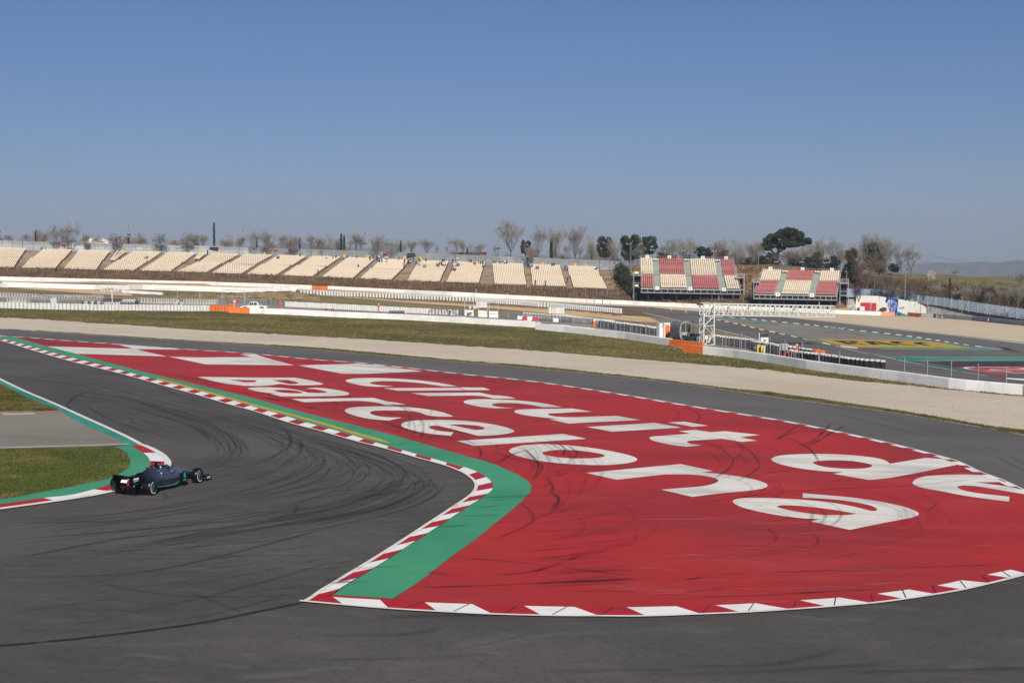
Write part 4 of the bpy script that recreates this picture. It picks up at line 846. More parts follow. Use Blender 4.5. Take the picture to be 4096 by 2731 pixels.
# padded guardrail row (white topped stacks behind the rails)
stack_row(P('V',1180,860, 1520,912, 1880,965, 2250,1015, 'N',50,935, 200,950), 26, .3, 1.28, M_bt, 'black tyre stack with white top behind the left guardrail', 'white topped stacks left of the kiosk', top=M_wt)
stack_row(P('T',1740,640, 2352,690, 'V',300,690, 700,745, 1150,800, 1500,830), 38, .28, .95, M_wt, 'x', 'x', merge=True)
tag(FARST.build('tyre_stack', M_wt), 'far rows of white tyre stacks before the back wall and behind the long guardrail', 'tyre stack', None, 'stuff')
stack_row(P('N',930,1085, 1140,1110), 6, .3, 1.15, M_bt, 'black tyre stack between the kiosk and the gantry tower', 'black stacks by the gantry')
stack_row(P('N',1540,1140, 1900,1180, 2352,1240, 'O',150,700, 470,755, 700,805, 1060,850), 36, .3, 1.25, M_bt, 'black tyre stack with white top right of the gantry', 'white topped stacks right of the gantry', top=M_wt)
stack_row(P('O',1080,800, 1300,835, 1500,860), 8, .27, .95, M_bt, 'dark tyre stack with white top behind the marshal at the right', 'stacks by the right marshal', top=M_wt)
stack_row(P('O',975,910, 1200,945, 1640,1000, 2130,1065, 2352,1100, 'I',900,515, 1060,528), 26, .3, 1.12, M_bt, 'dark tyre stack with white top in the last row before the post fence', 'white topped stacks at the right', top=M_wt)
# orange drum at the end of the rows
for (p, lb) in [(px('O',1570,865), 'left orange drum behind the tyre row'), (px('O',1685,885), 'right orange drum behind the tyre row')]:
    b = MB(); b.tube([(0,0,0),(0,0,.28),(0,0,.3),(0,0,.62),(0,0,.64),(0,0,.95)], [.42,.46,.42,.46,.42,.44], 14); tag(b.build('drum', M_ot, None, G(p)), lb, 'drum')
# lying tyre rolls
def roll(p, r_, L_, m, label, group=None, h0=0, rz=.15):
    b = MB()
    for k in range(5): b.ring((0, L_*(k+.5)/5, r_+h0), r_*.55, r_, L_/5*.97, 14, 'Y')
    o = b.build('tyre_roll', m, None, G(p)); o.rotation_euler = (0, 0, rz); return tag(o, label, 'tyre roll', group)
for k in range(6): roll(px('SL',70+50*k,600), .28, 1.2, mat('grey_tyre', (92,92,92), .8, [((60,60,60), 2,(1,1,1),.45,.65,.7)]), 'grey tyre roll in the upper row left of the white rolls', 'grey tyre rolls', .42)
for k in range(4): roll(px('SL',370+52*k,610), .29, 1.2, M_wt, 'white tyre roll right of the grey rolls', 'white tyre rolls', .3)
for k in range(5): roll(px('SL',90+50*k,627), .26, 1.0, M_wt, 'white tyre roll in the lower row just behind the stacks', 'lower white rolls', 0)
roll(px('SL',572,612), .27, 1.2, M_bt, 'black tyre roll at the right end of the pile', None, .1)
for k in range(6): roll(px('R',1940+75*k,456), .29, 1.1, M_wt if k % 2 else MATS['grey_tyre'], 'tyre roll showing its dark hole behind the left stacks', 'rolls behind the left stacks', 0)
for k, (x, h_) in enumerate([(1190,0),(1275,0),(1218,.42)]): roll(px('SL',x,628), .28, 1.0, M_wt, ['left one of three piled white rolls','right one of three piled white rolls','top one of three piled white rolls'][k], None, h_)
for k in range(6): roll(px('SM',1425+48*k,682), .28, 1.1, M_bt if k < 5 else M_wt, 'black tyre roll on the service lane right of the marshal' if k < 5 else 'white roll ending the row of black rolls', 'black tyre rolls on the lane' if k < 5 else None)
for k in range(2): roll(px('T',1800+85*k,795), .3, 1.0, M_wt, ['left white roll below the red barrier pieces','right white roll below the red barrier pieces'][k])
for k in range(2): roll(px('SM',410+100*k,648), .24, .9, M_bt, ['left black roll peeping over the barrier','right black roll peeping over the barrier'][k])
# --- far walls
fwp = [G(p) for p in WALLB]
fw = P('Z',-400,1113, 'A',0,755, 1200,782, 2351,805, 'B',600,825, 1275,857)
def long_wall(path_px, h_, th, m, label, cat='wall', name='wall', hs_=None):
    q = [G(p) for p in path_px]; b = MB(); secs = []
    for i, v in enumerate(q):
        t = q[min(i+1, len(q)-1)]-q[max(i-1, 0)]; n_ = Vector((-t.y, t.x, 0)).normalized(); hh = h_ if hs_ is None else hs_[i]
        secs.append([v, up(v, hh), up(v+n_*th, hh), v+n_*th])
    b.loft(secs); return tag(b.build(name, m), label, cat)
hh = lambda pts_, tops: [ (b_[1]-t_[1])/ppm(b_) for b_, t_ in zip(pts_, tops)]
bs = P('A',0,755, 1200,778, 2351,803, 'B',600,825, 1280,857); tp = P('A',0,705, 1200,735, 2351,765, 'B',600,782, 1280,806)
long_wall(bs, 1.2, .4, M_barw, 'long white back wall at the left below the brush bank', name='concrete_wall', hs_=hh(bs, tp))
bs = P('B',1465,862, 2352,903, 'C',600,935, 'V',0,255, 1000,310, 1800,345, 2352,372); tp = P('B',1465,813, 2352,857, 'C',600,880, 'V',0,167, 1000,217, 1800,247, 2352,278)
long_wall(bs, 1.2, .4, M_barw, 'long white back wall running through the middle', name='concrete_wall', hs_=hh(bs, tp))
bs = P('V',2352,372, 'N',600,283, 1160,312, 1550,330, 'E',370,1036, 850,1056); tp = P('V',2352,278, 'N',600,185, 1160,212, 1550,232, 'E',370,995, 850,1014)
long_wall(bs, 1.2, .4, M_barw, 'white back wall behind the gantry', name='concrete_wall', hs_=hh(bs, tp))
for (a, c, lb) in [(px('B',1282,858), px('B',1328,860), 'orange cloth covered gap post in the back wall'), (px('B',1370,860), px('B',1464,862), 'orange padded block in the back wall')]:
    wall_seg('padded_block', G(a), G(c), 1.15, .5, oc, lb, 'barrier')
wall_seg('concrete_barrier', G(px('E',853,1056)), G(px('E',995,1057)), .95, .5, mat('pale_orange', (240,164,116), .7, [((226,146,98), 1,(1,1,1),.5,.7,.6)]), 'pale orange barrier block before the painted portrait', 'barrier')
wall_seg('concrete_barrier', G(px('E',1127,1060)), G(px('E',1270,1070)), .95, .6, mat('rust_orange', (186,96,46), .8, [((140,72,40), .8,(1,1,1),.45,.65,.8)]), 'rusty orange barrier block right of the painted portrait', 'barrier')
bs = P('E',1272,1070, 1500,1082, 1800,1108, 2100,1138, 2352,1165, 'Z',4250,1326); tp = P('E',1272,1030, 1500,1040, 1800,1063, 2100,1091, 2352,1115, 'Z',4250,1304)
long_wall(bs, 1, .5, mat('worn_grey_barrier', (168,170,174), .8, [((132,134,136), .35,(1,1,1),.5,.7,.8)]), 'worn grey barrier at the right edge of the far gravel', name='concrete_wall', hs_=hh(bs, tp))
# middle slabs
sb = [G(p) for p in P('A',25,824, 80,826, 1030,854, 'SL',450,388)]
place_walls(sb, 13, 1.2, .35, M_barw, lambda i: 'tall white slab standing before the sandy patch at the left', 'tall white slabs at the left', name='barrier_slab')
sb = [G(p) for p in P('SL',450,388, 700,386, 860,390, 1200,400, 1570,410, 1900,422, 2270,434, 'B',1100,898)]
place_walls(sb, 26, 1.3, .35, M_barw, lambda i: 'white slab carrying a catch fence before the back wall', 'white slabs with catch fence', name='barrier_slab')
sb = [G(p) for p in P('SL',325,432, 470,442, 700,455, 960,470)]
place_walls(sb, 9, .62, .5, M_barw, lambda i: 'low white kerb slab on the sandy patch', 'low white slabs on the sandy patch', name='barrier_slab')
wall_seg('barrier_slab', G(px('A',-5,826)), G(px('A',68,832)), .95, .6, M_barw, 'white rounded block at the far left edge', 'barrier')
# jersey type elements seen on edge
M_conc = mat('pale_concrete', (196,194,186), .85, [((168,166,158), .8,(1,1,1),.45,.65,.7)])
def jersey():
    pr = [(-.34,0),(.13,0),(.13,.05),(.07,.95),(.05,1.02),(-.03,1.02),(-.08,.40),(-.16,.2),(-.34,.09)]
    b = MB(); b.loft([[(x, 0, z) for x, z in pr], [(x, 1.9, z) for x, z in pr]]); return b.mesh('barrier_element')
jm = jersey(); jm.materials.append(M_conc)
def jrow(x0, y0, x1, y1, n, crop, label, group, s=1.0, flip=False):
    for i in range(n):
        t = i/max(1, n-1); o = bpy.data.objects.new('barrier_element', jm); COL.objects.link(o); o.location = G(px(crop, x0+(x1-x0)*t, y0+(y1-y0)*t))
        o.scale = (s*(-1 if flip else 1), 1, s*random.uniform(.97,1.02)); o.rotation_euler = (0, 0, random.uniform(-.04,.04)-.12); tag(o, label, 'barrier', group)
jrow(10, 292, 830, 330, 13, 'R', 'concrete element stored on edge in the back left row', 'back left stored elements', .95)
jrow(900, 340, 2352, 352, 22, 'R', 'concrete element stored on edge in the middle of the back row', 'middle stored elements', .95)
jrow(20, 402, 590, 412, 9, 'R', 'concrete element stored on edge in the front left row', 'front left stored elements', 1.0)
jrow(600, 590, 800, 600, 5, 'SL', 'concrete element stored on edge right of the tyre rolls', 'stored elements by the rolls', .95)
jrow(850, 602, 1150, 606, 9, 'SL', 'concrete element stored on edge left of the three piled rolls', 'stored elements left of the piled rolls', .95)
jrow(1310, 612, 1800, 616, 12, 'SL', 'concrete element stored on edge left of the red barrier', 'stored elements right of the piled rolls', .95)
b = MB(); b.box((0,0,.55), (1.1,1.1,1.1)); b.box((0,0,.03), (1.2,1.2,.1))
o = b.build('water_tank', mat('tank_white', (214,218,220), .5), None, G(px('R',1285,435))); tag(o, 'white caged water tank behind the left tyre stacks', 'tank')
b = MB()
for k in range(5):
    b.tube([(-.57+.285*k,-.57,0), (-.57+.285*k,-.57,1.12)], .02, 4); b.tube([(-.57,-.58,.1+.25*k), (.57,-.58,.1+.25*k)], .02, 4)
b.build('cage', M_steel, o)
M_rust = mat('rusty_red', (142,80,72), .7)
for (x0,y0,x1,y1,xl,yl,lb) in [(890,215,1275,305,1262,360,'long rust red pole sloping over the stored elements'),(1410,325,1800,295,1805,368,'rust red swing arm in the middle'),(1870,325,2255,288,2268,372,'rust red swing arm at the right')]:
    base = G(px('R', xl, yl)); d_ = base.y; b = MB(); p0, p1 = AT(px('R',x0,y0), d_+.3), AT(px('R',x1,y1), d_); b.tube([p0-base, p1-base, (0,0,0)], .07, 5)
    tag(b.build('swing_pole', M_rust, None, base), lb, 'pole')
# water filled barriers
def wbar(p, m, label, group=None, w_=1.0, rz=0):
    b = MB(); pr = [(-.22,0),(.22,0),(.2,.18),(.1,.3),(.08,.7),(-.08,.7),(-.1,.3),(-.2,.18)]
    b.loft([[(-w_/2, y, z) for y, z in pr], [(-w_*.08, y, z) for y, z in pr], [(-w_*.07, y*.7, z*.86) for y, z in pr], [(w_*.07, y*.7, z*.86) for y, z in pr], [(w_*.08, y, z) for y, z in pr], [(w_/2, y, z) for y, z in pr]])
    o = b.build('water_barrier', m, None, G(p)); o.rotation_euler = (0, 0, rz); return tag(o, label, 'barrier', group)
M_pr = mat('plastic_red', (190,44,62), .5); M_pw = mat('plastic_white', (226,228,226), .5)
for k, (x, m_, lb) in enumerate([(1650,M_pw,'left white plastic barrier of the four'),(1763,M_pr,'left red plastic barrier of the four'),(1880,M_pw,'right white plastic barrier of the four'),(2003,M_pr,'right red plastic barrier of the four')]): wbar(px('T',x,695+9*k), m_, lb)
wbar(px('V',135,752), M_pw, 'single white plastic barrier before the guardrail')
wbar(px('S',262,425), M_pr, 'red plastic barrier before the guardrail left of the pickup', None, 1.1)
# --- guardrails
def guardrail(path_px, h_, nrail, step, label, post_h=None, m=M_steel, th=.06):
    q = [G(p) for p in path_px]; o = empty('guardrail', label, 'guardrail', q[0]); L0 = q[0]
    for k in range(nrail):
        z = h_*(k+.6)/nrail; b = MB(); hw = h_/nrail*.36; secs = []
        for v in q: secs.append([v-L0+Vector((0,0,z-hw)), v-L0+Vector((0,-th,z-hw*.4)), v-L0+Vector((0,-th*.3,z)), v-L0+Vector((0,-th,z+hw*.4)), v-L0+Vector((0,0,z+hw)), v-L0+Vector((0,.03,z))])
        b.loft(secs); b.build('rail', m, o)
    pm = None
    for v in resample(q, step=step)[:90]:
        if pm is None: bb = MB(); bb.box((0,.0,(post_h or h_+.1)/2), (.09,.16,(post_h or h_+.1))); pm = bb.mesh('post'); pm.materials.append(m)
        p_ = bpy.data.objects.new('post', pm); COL.objects.link(p_); p_.parent = o; p_.location = v-L0+Vector((0,-.02,0))
    return o
guardrail(P('B',190,1005, 500,1009, 812,1013), 1.0, 4, 2.0, 'four rail guardrail behind the white pickup')
guardrail(P('B',762,1022, 975,1042), 1.0, 4, 2.0, 'short guardrail right of the pickup')
guardrail(P('A',0,1000, 1200,1006, 2352,1008), .9, 3, 3.0, 'guardrail behind the stored concrete elements')
guardrail(P('T',180,575, 340,585), 1.0, 5, 2, 'short guardrail left of the metal frames')
guardrail(P('T',1130,645, 1600,672, 2352,722, 'V',500,780, 1000,812, 1060,830), 1.05, 5, 2.2, 'long five rail guardrail in the middle')
guardrail(P('V',1070,870, 1520,930, 1880,985, 2250,1040, 'N',205,965), 1.05, 6, 1.6, 'tall guardrail left of the kiosk')
guardrail(P('N',1530,1165, 1800,1195, 2352,1280, 'O',150,745, 400,770, 700,850, 880,880), 1.05, 5, 1.7, 'guardrail right of the gantry tower')
guardrail(P('O',970,925, 1200,940, 1640,1002, 2130,1065, 2300,1085), .95, 4, 1.8, 'last guardrail before the post fence')
# --- post and wire fences
def wire_fence(name, label, bases, h_, wires=4, m=M_steel, r_=.045, wr=.012, hs_=None, tilt=None, top=True):
    """bases: world points of the posts"""
    L0 = bases[0]; o = empty(name, label, 'fence', L0)
    for i, v in enumerate(bases):
        hh_ = h_ if hs_ is None else hs_[i]; b = MB(); pts = [(0,0,0),(0,0,hh_)]
        if tilt: pts.append((tilt*.35,-.15,hh_+.35))
        b.tube(pts, r_, 5); p_ = b.build('post', m, o, v-L0)
    if wires:
        b = MB()
        for k in range(wires):
            t = (k+1)/wires if top else (k+.5)/wires
            b.tube([v-L0+Vector((0,0,(h_ if hs_ is None else hs_[i])*t*.98)) for i, v in enumerate(bases)], wr, 3, cap=False)
        b.build('wire', M_dsteel, o)
    return o
nb = [G(px('A',x,722+ (x/2352)*55), h=0) + Vector((0,1,0)) for x in (-45,120,287,460,632,795,965,1130,1300,1466,1625,1780,1937,2097,2265)]
nb += [G(px('B',x,785+(x/2352)*70)) + Vector((0,1,0)) for x in (128,292,452,614,777,940,1102,1268,1442,1610,1772,1938,2102,2266)]
wire_fence('post_fence', 'short steel post fence along the back wall at the left', nb, 2.6, 3)
nb = [G(px('C',x,890+(x/2352)*120)) + Vector((0,1,0)) for x in (140,300,466,635,820,988,1155,1325,1492,1660,1842)]
nb += [G(px('D',x,y)) + Vector((0,1,0)) for x, y in ((360,1008),(535,1018),(705,1028),(872,1034),(1043,1042),(1215,1048),(1385,1052),(1555,1058),(1728,1062))]
wire_fence('post_fence', 'short steel post fence along the back wall in the middle', nb, 2.5, 3)
def bankpt(x, t):
    i = (x+900)/60; j = int(i); f_ = i-j; return r0[j].lerp(r0[j+1], f_).lerp(r1[j].lerp(r1[j+1], f_), t)
ub = [px('A',x,0)[0] for x in (80,198,335,485,600,737,847,972,1118,1232,1347,1467,1565,1707,1845,1985,2102,2222,2335)] + [px('B',x,0)[0] for x in (160,313,448,567,683,808,930,1053,1175,1297,1420,1540,1665,1788,1912,2040,2162,2290)] + [px('C',x,0)[0] for x in (112,240,365,488,615,737,865,993,1118,1245,1370,1495,1622,1747,1873,1998,2128,2255)]
wire_fence('mesh_fence', 'taller steel post fence on the bank below the long grandstand', [bankpt(x, .5) for x in ub], 2.8, 4)
ub = [px('D',x,0)[0] for x in (85,210,395,523,652,775,907,1035,1155,1288,1402,1530,1652,1765,1860,1990,2083,2190,2300)] + [px('E',x,0)[0] for x in (10,90,160,230,300,420)]
wire_fence('mesh_fence', 'taller steel post fence below the red and cream stands', [bankpt(x, .45) for x in ub], 2.8, 4)
# catch fence on the near wall at the right
cf = [px('N',1800,1240), px('N',2165,1290)] + [px('O',x,y) for x, y in ((135,735),(487,830),(712,890),(843,905),(1168,965),(1250,985),(1635,1035),(2130,1095))] + [px('RD',x,y) for x, y in ((108,560),(545,610),(1000,655),(1512,715),(2052,780),(2700,865))]
tops = [px('N',1803,830), px('N',2170,878)] + [px('O',x,y) for x, y in ((138,345),(497,400),(720,555),(848,450),(1178,610),(1257,512),(1642,670),(2140,718))] + [px('RD',x,y) for x, y in ((120,232),(553,272),(1010,308),(1523,352),(2065,400),(2710,470))]
cfb = [G(p)+Vector((0,.55,0)) for p in cf]
wire_fence('catch_fence', 'catch fence of steel posts and cables behind the near barrier at the right', cfb, 2.6, 6, M_steel, .06, .014, hs_=[AT(t_, b_.y).z-b_.z for t_, b_ in zip(tops, cfb)])
cf = [px('V',1190,890), px('V',1530,940), px('V',1890,990), px('V',2255,1045), px('N',265,985)]; tops = [px('V',1195,568), px('V',1540,618), px('V',1895,660), px('V',2255,708), px('N',265,645)]
cfb = [G(p) for p in cf]
wire_fence('catch_fence', 'catch fence posts before the guardrail left of the kiosk', cfb, 2.6, 4, M_steel, .06, .014, hs_=[AT(t_, b_.y).z-b_.z for t_, b_ in zip(tops, cfb)])
b = MB(); b.tube([up(cfb[0], 2.6)-cfb[0], up(cfb[1], 2.55)-cfb[0]], .07, 5); tag(b.build('crossbar', M_dsteel, None, cfb[0]+Vector((0,0,.15))), 'dark crossbar joining two catch fence posts', 'crossbar')
# slab fence rails
sb2 = resample([G(p) for p in P('SL',700,386, 860,390, 1200,400, 1570,410, 1900,422, 2270,434, 'B',1100,898)], 18)
wire_fence('catch_fence', 'thin rail fence standing on the white slabs at the left', [v+Vector((0,.17,1.28)) for v in sb2], .75, 2, M_steel, .03, .02)
sb2 = resample([G(p) for p in P('B',1130,905, 1900,935, 'C',0,955, 600,1000, 900,1010)], 16)
wire_fence('catch_fence', 'thin rail along the top of the white tyre row', [v+Vector((0,-.1,0)) for v in sb2], 1.55, 1, M_steel, .03, .025)
# goal shaped gates and frames
def portal(crop, x0, x1, ybl, ybr, ytl, ytr, label, m=M_lsteel, r_=.06, mid=None, bot=None, cat='frame', full=False):
    a, c = G(px(crop, x0, ybl)), G(px(crop, x1, ybr)); ta, tc = AT(px(crop, x0, ytl), a.y), AT(px(crop, x1, ytr), c.y)
    b = MB(); b.tube([(0,0,0), ta-a, tc-a, c-a], r_, 5)
    if mid is not None: b.tube([(ta-a)*mid, (c-a).lerp(tc-a, mid)], r_*.7, 5)
    if bot: b.tube([(ta-a)*bot, (c-a).lerp(tc-a, bot)], r_, 5)
    return tag(b.build('gate_frame', m, None, a), label, cat)
portal('SL', 850, 1213, 600, 605, 370, 378, 'thin white portal over the stored elements')
portal('SL', 1917, 2268, 595, 625, 393, 400, 'thin white portal behind the white pickup')
b = MB(); b.tube([(0,0,0),(0,0,2.6)], .06, 5); tag(b.build('pole', M_lsteel, None, G(px('SL',1568,605))), 'single white pole between the two portals', 'pole')
b = MB(); b.box((0,0,1.35), (.3,.3,2.7)); tag(b.build('pole', M_conc, None, G(px('SL',195,600))), 'thick grey concrete pole behind the tyre rolls', 'pole')
portal('B', 1323, 1390, 822, 826, 752, 756, 'small steel portal at the gap in the back wall')
for i, (x0, x1, yb0, yb1, yt0, yt1) in enumerate([(858,1032,375,385,168,183), (1050,1228,385,400,185,203), (1240,1410,400,415,203,218)]):
    portal('V', x0, x1, yb0, yb1, yt0, yt1, ['left','middle','right'][i]+' one of three standing mesh frames before the far bend', M_steel, .07, bot=.06)
for i, (x0, x1, yb0, yb1, yt, ym0) in enumerate([(345,552,600,610,245,465), (665,875,628,638,262,482), (920,1130,645,655,265,495)]):
    a, c = G(px('T', x0, yb0)), G(px('T', x1, yb1)); nm = ['left','middle','right'][i]
    o = empty('access_panel', nm+' one of three white access panels with a tall frame', 'panel', a)
    hP = (yb0-ym0)*.17007/ppm(px('T',x0,yb0)); hT = (yb0-yt)*.17007/ppm(px('T',x0,yb0)); d_ = c-a; n_ = Vector((-d_.y, d_.x, 0)).normalized()
    b = MB(); b.loft([[Vector((0,-.35,0)), Vector((0,-.1,hP)), Vector((0,.05,hP)), Vector((0,.2,0))], [d_+Vector((0,-.35,0)), d_+Vector((0,-.1,hP)), d_+Vector((0,.05,hP)), d_+Vector((0,.2,0))]])
    b.build('panel', M_barw, o)
    b = MB(); b.tube([(0,-.2,0),(0,0,hT)], .055, 5); b.tube([d_+Vector((0,-.2,0)), d_+Vector((0,0,hT))], .055, 5); b.tube([(0,0,hT), d_+Vector((0,0,hT))], .05, 5); b.tube([(0,-.12,hP*1.05), d_+Vector((0,-.12,hP*1.05))], .06, 5); b.tube([(0,-.25,hP*.62), d_+Vector((0,-.25,hP*.62))], .04, 5)
    b.build('frame', M_lsteel, o)
    if i == 0:
        b = MB()
        for z in (.25,.5): b.box(tuple(d_*.55+Vector((0,-.42,hP*z))), (1.0,.25,.06))
        b.build('step', M_dsteel, o)
# broken white pieces on the lane
for k, (x, y, w_, lb) in enumerate([(190,655,.7,'left white tray lying on the lane'),(265,660,.7,'middle white tray lying on the lane'),(335,662,.5,'right white tray lying on the lane'),(560,672,1.6,'long white bracket lying on the lane'),(690,688,1.4,'second white bracket lying on the lane'),(900,705,1.9,'flat white rail lying on the lane')]):
    b = MB(); b.box((0,0,.12 if k < 3 else .06), (w_,.5,.24 if k < 3 else .1), .1, top=1.15 if k < 3 else .8); tag(b.build('scrap_piece', M_pw, None, G(px('T',x,y))), lb, 'scrap')
for (x0,x1,y0,y1,lb) in [(0,440,835,865,'left white plank lying along the barrier'),(445,900,878,915,'middle white plank lying along the barrier'),(905,1030,925,932,'right white plank lying along the barrier')]:
    wall_seg('plank', G(px('V',x0,y0)), G(px('V',x1,y1)), .22, .4, M_barw, lb, 'plank', bolts=False)
# cones
def cone(p, label, s=1.0, m=None):
    b = MB(); b.box((0,0,.02), (.4*s,.4*s,.05)); b.tube([(0,0,.04),(0,0,.3*s),(0,0,.52*s),(0,0,.75*s)], [.15*s,.1*s,.065*s,.03*s], 8)
    o = b.build('traffic_cone', m or M_orange, None, G(p)); tag(o, label, 'cone'); b = MB(); b.tube([(0,0,.34*s),(0,0,.5*s)], [.1*s,.075*s], 8, cap=False); b.build('stripe', M_pw, o)
    b = MB(); b.tube([(0,0,.62*s),(0,0,.76*s)], [.058*s,.033*s], 8); b.build('tip', M_pw, o); return o
cone(px('N',505,378), 'far traffic cone on the bend, left of the other one', 1.0); cone(px('N',842,428), 'traffic cone at the start of the far kerb', 1.15)
cone(px('V',1535,562), 'bright orange cone at the end of the white tyre row', 1.1); cone(px('V',2305,430), 'small cone at the far gravel edge', .9)
b = MB(); b.tube([(0,0,0),(0,0,.06),(0,0,.08),(0,0,1.0),(0,0,1.02)], [.3,.3,.24,.24,.2], 12); o = b.build('bollard', M_orange, None, G(px('V',1040,873))); tag(o, 'orange cylinder bollard with a red and white top before the guardrail', 'bollard')
b = MB(); b.tube([(0,0,1.02),(0,0,1.12),(0,0,1.4)], [.2,.14,.06], 10); b.build('top', M_pw, o)
# dry stone boulders
def rock(name, v, sx, sy, sz, m, seed):
    bm = bmesh.new(); bmesh.ops.create_icosphere(bm, subdivisions=2, radius=1); sd_ = Vector((seed*3.3, seed*1.7, 0))
    for q in bm.verts:
        k = 1+.42*noise.noise(q.co*1.1+sd_)+.12*noise.noise(q.co*3+sd_); q.co = Vector((q.co.x*sx*k, q.co.y*sy*k, q.co.z*sz*k)); 
        if abs(q.co.z) > sz*.75: q.co.z *= .8
    me = bpy.data.meshes.new(name); bm.to_mesh(me); bm.free(); o = link(name, me, m); o.location = v; return o
M_rock = mat('sand_rock', (176,150,122), .9, [((140,112,90), .6,(1,1,1),.4,.62,.9), ((196,176,150), 1.2,(1,1,1),.5,.7,.7)]); M_rockg = mat('grey_rock', (176,174,168), .9, [((120,118,112), .7,(1,1,1),.4,.62,.9), ((208,206,200), 1,(1,1,1),.5,.7,.8)])
rnd = random.Random(5)
rx = [(-40,288,50,20),(60,278,40,18),(150,280,55,26),(270,275,60,24),(380,290,50,22),(470,292,60,24),(600,275,70,28),(720,262,50,16),(700,292,50,18),(800,285,60,22),(905,278,60,32),(1050,262,50,36),(1125,232,40,14),(1165,275,40,24),(1215,242,45,24),(1330,245,55,24),(1300,285,35,14),(1430,232,45,12),(1480,262,80,26),(1650,252,75,24),(1790,270,55,24),(1870,262,40,12)]
for k, (x, y, w_, h_) in enumerate(rx):
    g = G(px('S', x, 330)); v = AT(px('S', x, y), g.y+2.5+rnd.random()); s_ = .17007/(F/g.y)
    o = rock('boulder', v, w_*s_, .5, h_*s_, M_rock, k+1); tag(o, 'rough sandstone boulder in the low retaining row behind the pickup', 'rock', 'boulders behind the pickup')
# earth mound behind the boulders
b = MB(); mx = list(range(560, 1300, 20)); rws = []
g0 = G(px('S',600,335)).y
crest = [(560,1181),(640,1178),(760,1177),(900,1170),(980,1168),(1060,1167),(1110,1165),(1160,1164),(1180,1165),(1215,1172),(1300,1182)]
base_ = [(560,1188),(900,1193),(1100,1198),(1300,1205)]
r_a = [AT((x, interp(base_, x)+3), g0+2) for x in mx]; r_b = [AT((x, interp(crest, x)+5), g0+5) for x in mx]; r_c = [AT((x, interp(crest, x)), g0+9) for x in mx]; r_d = [Vector((v.x*1.04, v.y+12, v.z-1.5)) for v in r_c]
sheet('mound', [r_a, r_b, r_c, r_d], mat('mound_earth', (132,112,80), .95, [((66,76,42), .35,(.6,1,1),.5,.6,.9), ((158,136,102), .7,(1,1,1),.5,.7,.7), ((70,60,44), 1.6,(1,1,1),.55,.72,.7)], bump=1, bscale=3), 'earth mound behind the boulder row', jit=.25, sub=3, nz=.5)
def on_mound(r_):
    k = r_.uniform(1, len(mx)-2); j = int(k); t = r_.random(); return r_a[j].lerp(r_c[j], t).lerp(r_a[j+1].lerp(r_c[j+1], t), k-j)
scrub('weeds', on_mound, 260, .15, .5, mat('weed_green', (70,82,44), .95, [((110,96,66), .5,(1,1,1),.45,.65,.9)]), 'green and dry weeds on the mound behind the boulders', 9, 4, .05)
scrub('weeds', lambda r_: G(px('V', r_.uniform(-2300, 2300)*1.0, 0)) if False else G((r_.uniform(1220, 2480), 0)) if False else (lambda x: G((x, interp([(1200,1180),(1800,1203),(2000,1219),(2200,1232),(2480,1262)], x)+r_.uniform(0,4))))(r_.uniform(1200, 2480)), 420, .1, .45, M_stalk, 'dry weeds along the foot of the white tyre row', 7, 8, .04)
# ================================================================ GANTRY, KIOSK, MURAL, VEHICLES, PEOPLE
M_gw = mat('gantry_white', (216,217,214), .5, [((190,190,186), .8,(1,1,1),.5,.7,.6)])
def truss_box(b, p, q, u, v, n, r_=.07, rd=.045, zig=(1,1,1,1)):
    """four chords from p to q; u, v are the section vectors; n bays with diagonals"""
    cs = [Vector((0,0,0)), u, u+v, v]; d = (q-p)/n
    for c in cs: b.tube([p+c, q+c], r_, 5)
    for i in range(n+1):
        for k in range(4): b.tube([p+d*i+cs[k], p+d*i+cs[(k+1)%4]], rd, 4)
    for i in range(n):
        for k in range(4):
            a, c = cs[k], cs[(k+1)%4]
            if (i+k) % 2: a, c = c, a
            b.tube([p+d*i+a, p+d*(i+1)+c], rd, 4)
ga = G(px('N',1262,1187)); gc = G(px('N',1505,1182)); gb_ = G(px('N',1165,1138)); gtop = AT(px('N',1262,215), ga.y).z - ga.z
gan = empty('gantry', 'white lattice gantry with a square tower and a long truss over the far track', 'gantry', ga)
u_ = gc-ga; u_.z = 0; v_ = gb_-ga; v_.z = 0
hmid = AT(px('N',1262,505), ga.y).z - ga.z
b = MB(); truss_box(b, Vector((0,0,0)), Vector((0,0,hmid)), u_, v_, 3, .10, .065); b.build('tower', M_gw, gan)
b = MB(); truss_box(b, Vector((0,0,hmid+.06)), Vector((0,0,gtop)), u_, v_, 1, .10, .065); b.build('tower_head', M_gw, gan)
e_ = AT(px('GT',2112,97), ga.y+7); e0 = AT(px('GT',2112,272), ga.y+7); s0 = Vector((0,0,hmid+.12)) + u_; hb = (e_-e0).z
endv = Vector((e0.x-ga.x, e0.y-ga.y, e0.z-ga.z)); vv = v_.normalized()*1.2
b = MB(); truss_box(b, s0, endv, Vector((0,0,hb)), vv, 26, .07, .05); b.build('beam', M_gw, gan)
b = MB(); mid = lambda t, h: s0.lerp(endv, t) + Vector((0,0,h)); b.tube([mid(0,hb*.5), mid(1,hb*.5)], .04, 4); b.build('middle_chord', M_gw, gan)
for t in (.12,.28,.66,.5): 
    b = MB(); p_ = mid(t, hb*.7) + vv*.5; b.box(p_, (.22,.25,.5)); b.build('lamp_unit', M_dsteel, gan)
b = MB(); b.box(Vector((-.3,.4,gtop-.05)) + v_*.3, (.9,.5,.28)); b.build('red_cap', mat('rust_cap', (110,50,44), .8), gan)
